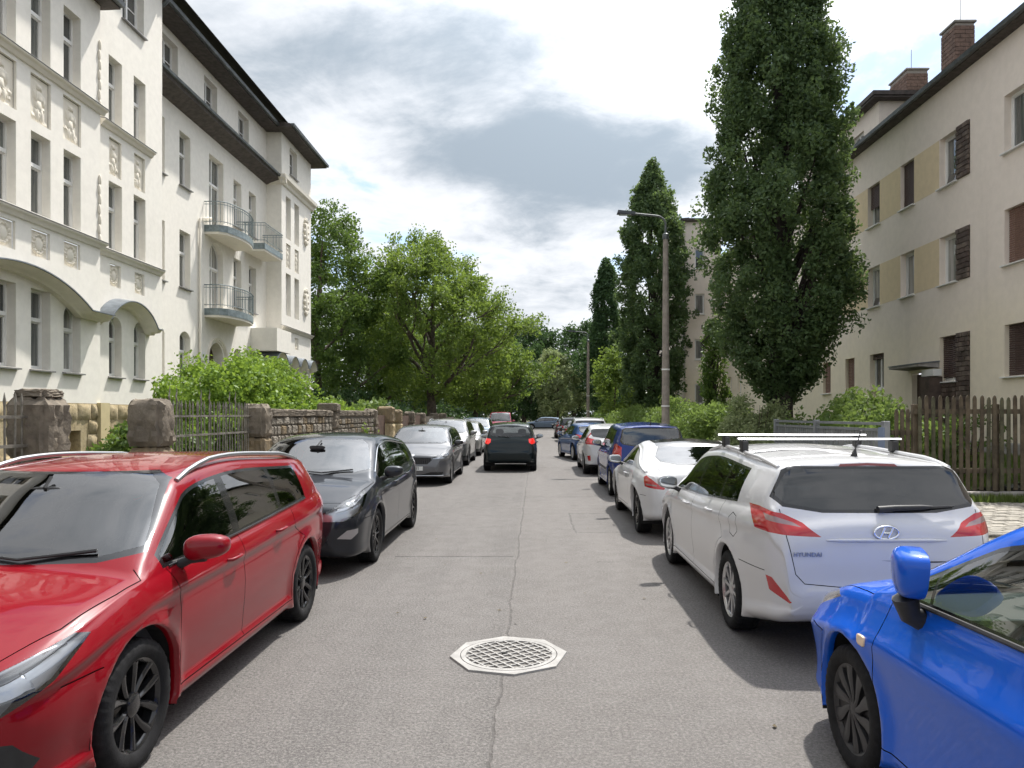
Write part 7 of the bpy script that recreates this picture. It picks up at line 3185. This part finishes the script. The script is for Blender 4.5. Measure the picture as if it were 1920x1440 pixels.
# ---- rubble stone wall
def stone_wall(label, y0, y1, h, seed):
    root = tag(empty('stone_wall', (-6.0, (y0 + y1) / 2, .1)), label, 'wall')
    b = MB()
    b.box(-.16, .13, y0 - (y0 + y1) / 2, y1 - (y0 + y1) / 2, 0, h - .02)
    b.build('wall_core', M['mortar'], root)
    rnd = random.Random(seed)
    ms = [rough_block('wall_stone', 1, 1, 1, [M['wall_grey'], DS, M['wall_grey'], BS, M['wall_grey'], M['wall_grey']][k], seed + k, .13, 0, .12) for k in range(6)]
    z = .02
    cy = (y0 + y1) / 2
    while z < h - .10:
        hh = rnd.uniform(.11, .24)
        y = y0 + rnd.uniform(0, .1)
        while y < y1 - .12:
            L_ = rnd.uniform(.16, .55)
            e = min(y + L_, y1 - .02)
            o = link('wall_stone', rnd.choice(ms), root, (.13, (y + e) / 2 - cy, z))
            o.scale = (.09 + rnd.uniform(0, .04), e - y - .03, hh - .025)
            o.rotation_euler = (rnd.uniform(-.05, .05), 0, 0)
            y = e
        z += hh
    y = y0
    while y < y1 - .2:
        e = min(y + rnd.uniform(.8, 1.2), y1)
        me = rough_block('coping_stone', .42, e - y - .02, .17, DS, seed + int(y * 10), .02)
        link('coping_stone', me, root, (0, (y + e) / 2 - cy, h - .02))
        y = e
    return root


stone_wall('low rubble stone wall under the bright green shrub, next to the iron fence', 16.3, 21.35, 1.62, 200)
stone_wall('rubble stone wall between the square pier and the ivy', 21.9, 26.85, 1.62, 300)


# ---- iron fences
M['iron_pale'] = simple('weathered_iron', (.20, .185, .16), .6, .5, var=.35, vscale=9)


def iron_fence(label, y0, y1, seed, nbars):
    cy = (y0 + y1) / 2
    root = tag(empty('iron_fence', (-6.05, cy, .1)), label, 'fence')
    b = MB()
    b.bbox(-.14, .14, y0 - cy, y1 - cy, 0, .38, .02)
    b.build('fence_base', BS, root)
    for z in (1.28, 1.62):
        b = MB()
        b.box(-.02, .02, y0 - cy - .02, y1 - cy + .02, z - .018, z + .018)
        b.build('fence_rail', M['iron_pale'], root)
    rnd = random.Random(seed)
    A = MB()
    A.tube([(0, 0, .36), (0, 0, 1.74), (0, .0, 1.80), (0, 0, 1.90)], [.012, .012, .018, .003], 6)
    A = A.mesh('fence_bar', M['iron_pale'])
    B = MB()
    B.tube([(0, 0, .36), (0, 0, 1.80), (0, .02, 1.86), (0, -.018, 1.95), (0, .012, 2.03), (0, .0, 2.12)], [.014, .014, .016, .014, .010, .003], 6)
    B = B.mesh('fence_bar', M['iron_pale'])
    for k in range(nbars):
        y = y0 + (y1 - y0) * (k + .5) / nbars
        o = link('fence_bar', B if k % 5 in (1, 3) and (k // 5) % 2 == 0 else A, root, (0, y - cy, 0))
        o.rotation_euler = (rnd.uniform(-.012, .012), rnd.uniform(-.01, .01), 0)
    return root


iron_fence('weathered iron fence with pointed bars between two stone pillars', 12.03, 15.72, 5, 30)
iron_fence('end of the iron fence at the picture edge, before the tall dark pillar', 4.9, 8.78, 6, 28)

# ---- wooden and grey fences beyond the wall
M['wood_brown'] = simple('brown_boards', (.10, .06, .042), .8, var=.35, vscale=6, bump=.4, bscale=40)
M['wood_grey'] = simple('grey_boards', (.15, .13, .105), .85, var=.35, vscale=6, bump=.4, bscale=40)


def board_fence(label, y0, y1, h, mat, pitch=.14, bw=.115):
    cy = (y0 + y1) / 2
    root = tag(empty('wooden_fence', (-6.0, cy, .1)), label, 'fence')
    me = MB().box(-.012, .012, -bw / 2, bw / 2, .12, h).mesh('board', mat)
    y = y0 + pitch / 2
    rnd = random.Random(int(y0 * 7))
    while y < y1:
        o = link('board', me, root, (.02, y - cy, rnd.uniform(-.02, .02)))
        y += pitch
    for z in (.4, h - .25):
        b = MB()
        b.box(-.045, .006, y0 - cy, y1 - cy, z, z + .09)
        b.build('rail', mat, root)
    return root


board_fence('brown wooden gate boards between the ivy and the tall brown pillar', 27.4, 29.65, 1.62, M['wood_brown'])
board_fence('brown board fence panel right of the yellow sandstone pillar', 32.25, 35.3, 1.6, M['wood_brown'])
board_fence('brown board fence panel between grey and rounded stone posts', 35.9, 38.9, 1.6, M['wood_brown'])
board_fence('grey slatted fence beyond the rounded stone post', 39.5, 44.2, 1.55, M['wood_grey'], .2, .12)
board_fence('far grey slatted fence towards the junction', 48.8, 60, 1.45, M['wood_grey'], .26, .14)

# ---- picket fence on the right
M['picket'] = simple('weathered_picket', (.115, .09, .06), .85, var=.4, vscale=5, bump=.4, bscale=50)
M['picket_g'] = simple('mossy_picket', (.10, .094, .058), .85, var=.4, vscale=5, bump=.4, bscale=50)
PF = tag(empty('picket_fence', (8.6, 14.15, .1)), 'brown wooden picket fence with rounded tips in front of the beige block', 'fence')
b = MB()
b.bbox(-1.55, 4.0, -.10, .16, -.06, .16, .02)
b.build('fence_kerb', M['concrete'], PF)


def picket_mesh(w, h, mat):
    poly = [(-w / 2, 0), (w / 2, 0), (w / 2, h - .07), (w * .3, h - .02), (0, h), (-w * .3, h - .02), (-w / 2, h - .07)]
    b = MB()
    b.prism([(x, z) for x, z in poly], -.011, .011, 'y')
    return b.mesh('picket', mat)


pk = [picket_mesh(.072, 1.82, M['picket']), picket_mesh(.068, 1.80, M['picket_g'])]
rnd = random.Random(9)
x = -1.18
while x < 4.0:
    o = link('picket', rnd.choice(pk), PF, (x, -.03, .19 + rnd.uniform(-.012, .012)))
    o.rotation_euler = (0, rnd.uniform(-.008, .008), 0)
    x += .131
for z in (.52, 1.66):
    b = MB()
    b.box(-1.3, 4.0, -.015, .045, z, z + .09)
    b.build('fence_rail', M['picket'], PF)
for xx in (-1.22, .35, 1.95, 3.5):
    b = MB()
    b.bbox(xx - .05, xx + .05, .05, .15, .1, 1.85, .008)
    b.build('fence_post', M['picket'], PF)
lg = tag(empty('garden_gate', (7.15, 14.25, .1)), 'low wooden garden gate at the end of the picket fence next to the steel gate', 'gate')
for k in range(4):
    o = link('picket', pk[0], lg, (-.12 + .11 * k, 0, .12))
    o.scale = (1, 1, .9)
b = MB()
b.box(-.2, .3, .012, .05, 1.25, 1.34)
b.box(-.2, .3, .012, .05, .4, .49)
b.build('rail', M['picket'], lg)
# ---- steel sliding gate
M['gate'] = simple('galvanised_steel', (.33, .34, .355), .45, .6, var=.15, vscale=5)
SG = tag(empty('steel_gate', (6.75, 17.2, .1)), 'galvanised steel gate with upright slats beside the wooden fence', 'gate')
for yy in (-3.1, 0.35, 3.25):
    b = MB()
    b.bbox(-.06, .06, yy - .06, yy + .06, 0, 1.52, .006)
    b.build('gate_post', M['gate'], SG)
for z in (.12, 1.32, 1.44):
    b = MB()
    b.box(-.03, .03, -3.05, 3.2, z, z + .055)
    b.build('gate_rail', M['gate'], SG)
me = MB().box(-.012, .012, -.04, .04, .16, 1.33).mesh('gate_slat', M['gate'])
for k in range(44):
    yy = -2.95 + k * .139
    if min(abs(yy - q) for q in (-3.1, .35, 3.25)) > .08:
        link('gate_slat', me, SG, (0, yy, 0))
b = MB()
b.box(-.09, -.062, -3.2, -2.98, .95, 1.40)
b.build('lock_box', simple('lock_box_blue', (.20, .25, .36), .5), SG)

# ---- concrete lamps
M['post'] = simple('lamp_concrete', (.27, .235, .20), .85, var=.2, vscale=5, bump=.3, bscale=60)


def street_lamp(label, x, y, h, reach):
    root = tag(empty('street_lamp', (x, y, .1)), label, 'street lamp', 'concrete street lamps on the hedge side')
    b = MB()
    b.lathe([(.155, 0), (.15, .3), (.135, 1.2), (.11, h * .6), (.085, h)], 14, 'z', caps=True)
    b.build('post', M['post'], root, 50)
    b = MB()
    b.lathe([(.105, h - .05), (.105, h + .12), (.05, h + .16)], 12, 'z')
    b.build('collar', M['gutter'], root, 50)
    b = MB()
    pts = [(0, 0, h + .1), (0, 0, h + .45)]
    for k in range(7):
        a = PI / 2 * k / 6
        pts.append((-.35 * (1 - math.cos(a)), 0, h + .45 + .28 * math.sin(a)))
    pts.append((-reach, 0, h + .80))
    b.tube(pts, .035, 8)
    b.build('arm', M['gutter'], root, 50)
    b = MB()
    b.add([(-reach + .05, -.11, h + .76), (-reach + .05, .11, h + .76), (-reach - .55, .15, h + .80), (-reach - .55, -.15, h + .80),
           (-reach + .05, -.08, h + .85), (-reach + .05, .08, h + .85), (-reach - .52, .11, h + .90), (-reach - .52, -.11, h + .90)],
          [(0, 1, 2, 3), (7, 6, 5, 4), (0, 4, 5, 1), (1, 5, 6, 2), (2, 6, 7, 3), (3, 7, 4, 0)])
    b.build('lamp_head', simple('lamp_head_grey', (.05, .055, .06), .5, .3), root)
    b = MB()
    b.box(-reach - .48, -reach - .1, -.09, .09, h + .755, h + .765)
    b.build('lamp_glass', M['lamp_clear'], root)
    for z in (1.9, 3.1):
        b = MB()
        b.lathe([(.142 if z < 2.5 else .134, z), (.142 if z < 2.5 else .134, z + .05)], 14, 'z')
        b.build('post_band', M['pvc'], root)
    return root


street_lamp('tall concrete street lamp with curved arm in front of the columnar oaks', 4.35, 24.2, 7.45, 1.05)
street_lamp('far concrete street lamp beside the slim columnar oak', 4.35, 58.5, 7.45, 1.05)

# ---- manhole cover
M['cast'] = simple('worn_cast_iron', (.30, .29, .275), .65, .1, var=.15, vscale=9, bump=.3, bscale=90)
M['cast_c'] = simple('concrete_infill', (.16, .15, .137), .85, var=.25, vscale=20, bump=.5, bscale=80)
MH = tag(empty('manhole_cover', (-.178, 5.34, .002)), 'pale octagonal manhole cover with a lattice lid in the middle of the road', 'manhole cover')
n8 = 8
ro_, ri_ = .425, .352
b = MB()
oct_ = [(ro_ * math.cos(2 * PI * k / 8 + .12), ro_ * math.sin(2 * PI * k / 8 + .12)) for k in range(8)]
cir = [(ri_ * math.cos(2 * PI * k / 48 + .12), ri_ * math.sin(2 * PI * k / 48 + .12)) for k in range(48)]
vs = [(x, y, .012) for x, y in oct_] + [(x, y, .012) for x, y in cir] + [(x * 1.012, y * 1.012, -.01) for x, y in oct_] + [(x, y, -.006) for x, y in cir]
fs = []
for k in range(8):
    k2 = (k + 1) % 8
    fs.append(tuple([k, k2] + [8 + (6 * (k + 1) - j) % 48 for j in range(7)]))
    fs.append((k, 56 + k, 56 + k2, k2))
for k in range(48):
    fs.append((8 + k, 8 + (k + 1) % 48, 64 + (k + 1) % 48, 64 + k))
b.add(vs, fs)
b.build('frame', M['cast'], MH)
b = MB()
b.lathe([(.001, .002), (.346, .002)], 48, 'z')
lid = b.build('lid', M['cast_c'], MH)
b = MB()
b.lathe([(.346, .0), (.346, .013), (.312, .013), (.309, .003)], 48, 'z')
b.build('lid_ring', M['cast'], lid)
rot = .62
for k in range(-4, 5):
    d = k * .0695
    hl = math.sqrt(max(0, (.315) ** 2 - d * d))
    for q in (0, 1):
        b = MB()
        b.box(-hl, hl, d - .0062, d + .0062, .0022, .0118 + .0012 * q)
        o = b.build('lattice_bar', M['cast'], lid)
        o.rotation_euler = (0, 0, rot + q * PI / 2)
b = MB()
b.lathe([(.001, .0135), (.022, .0135), (.022, .002)], 16, 'z', (-.03, .02, 0))
b.build('lifting_hole', M['seam'], lid)

# ---- dry leaves and grit blown along the gutters (uncountable)
rg = np.random.default_rng(91)
nL = 520
LX = np.where(rg.random(nL) < .5, XL + np.abs(rg.normal(0, .5, nL)), XRR - np.abs(rg.normal(0, .6, nL)))
LX[:120] = rg.uniform(-3.5, 3.4, 120)
LY = rg.uniform(1.5, 26, nL)
la = rg.uniform(0, 2 * PI, nL)
ls = rg.uniform(.008, .026, nL)
v = np.empty((nL, 4, 3))
for k_ in range(4):
    an = la + k_ * PI / 2
    rr_ = ls * (1.0 if k_ % 2 == 0 else .55)
    v[:, k_] = np.stack([LX + rr_ * np.cos(an), LY + rr_ * np.sin(an), .006 + .008 * rg.random(nL)], 1)
M['litter'] = simple('dry_leaf', (.10, .075, .04), .9, var=.5, vscale=30)
tag(link('leaf_litter', raw_mesh('leaf_litter', v.reshape(-1, 3), np.arange(nL * 4).reshape(nL, 4), 4, M['litter'])), 'dry leaves and grit scattered over the road', 'litter', kind='stuff')
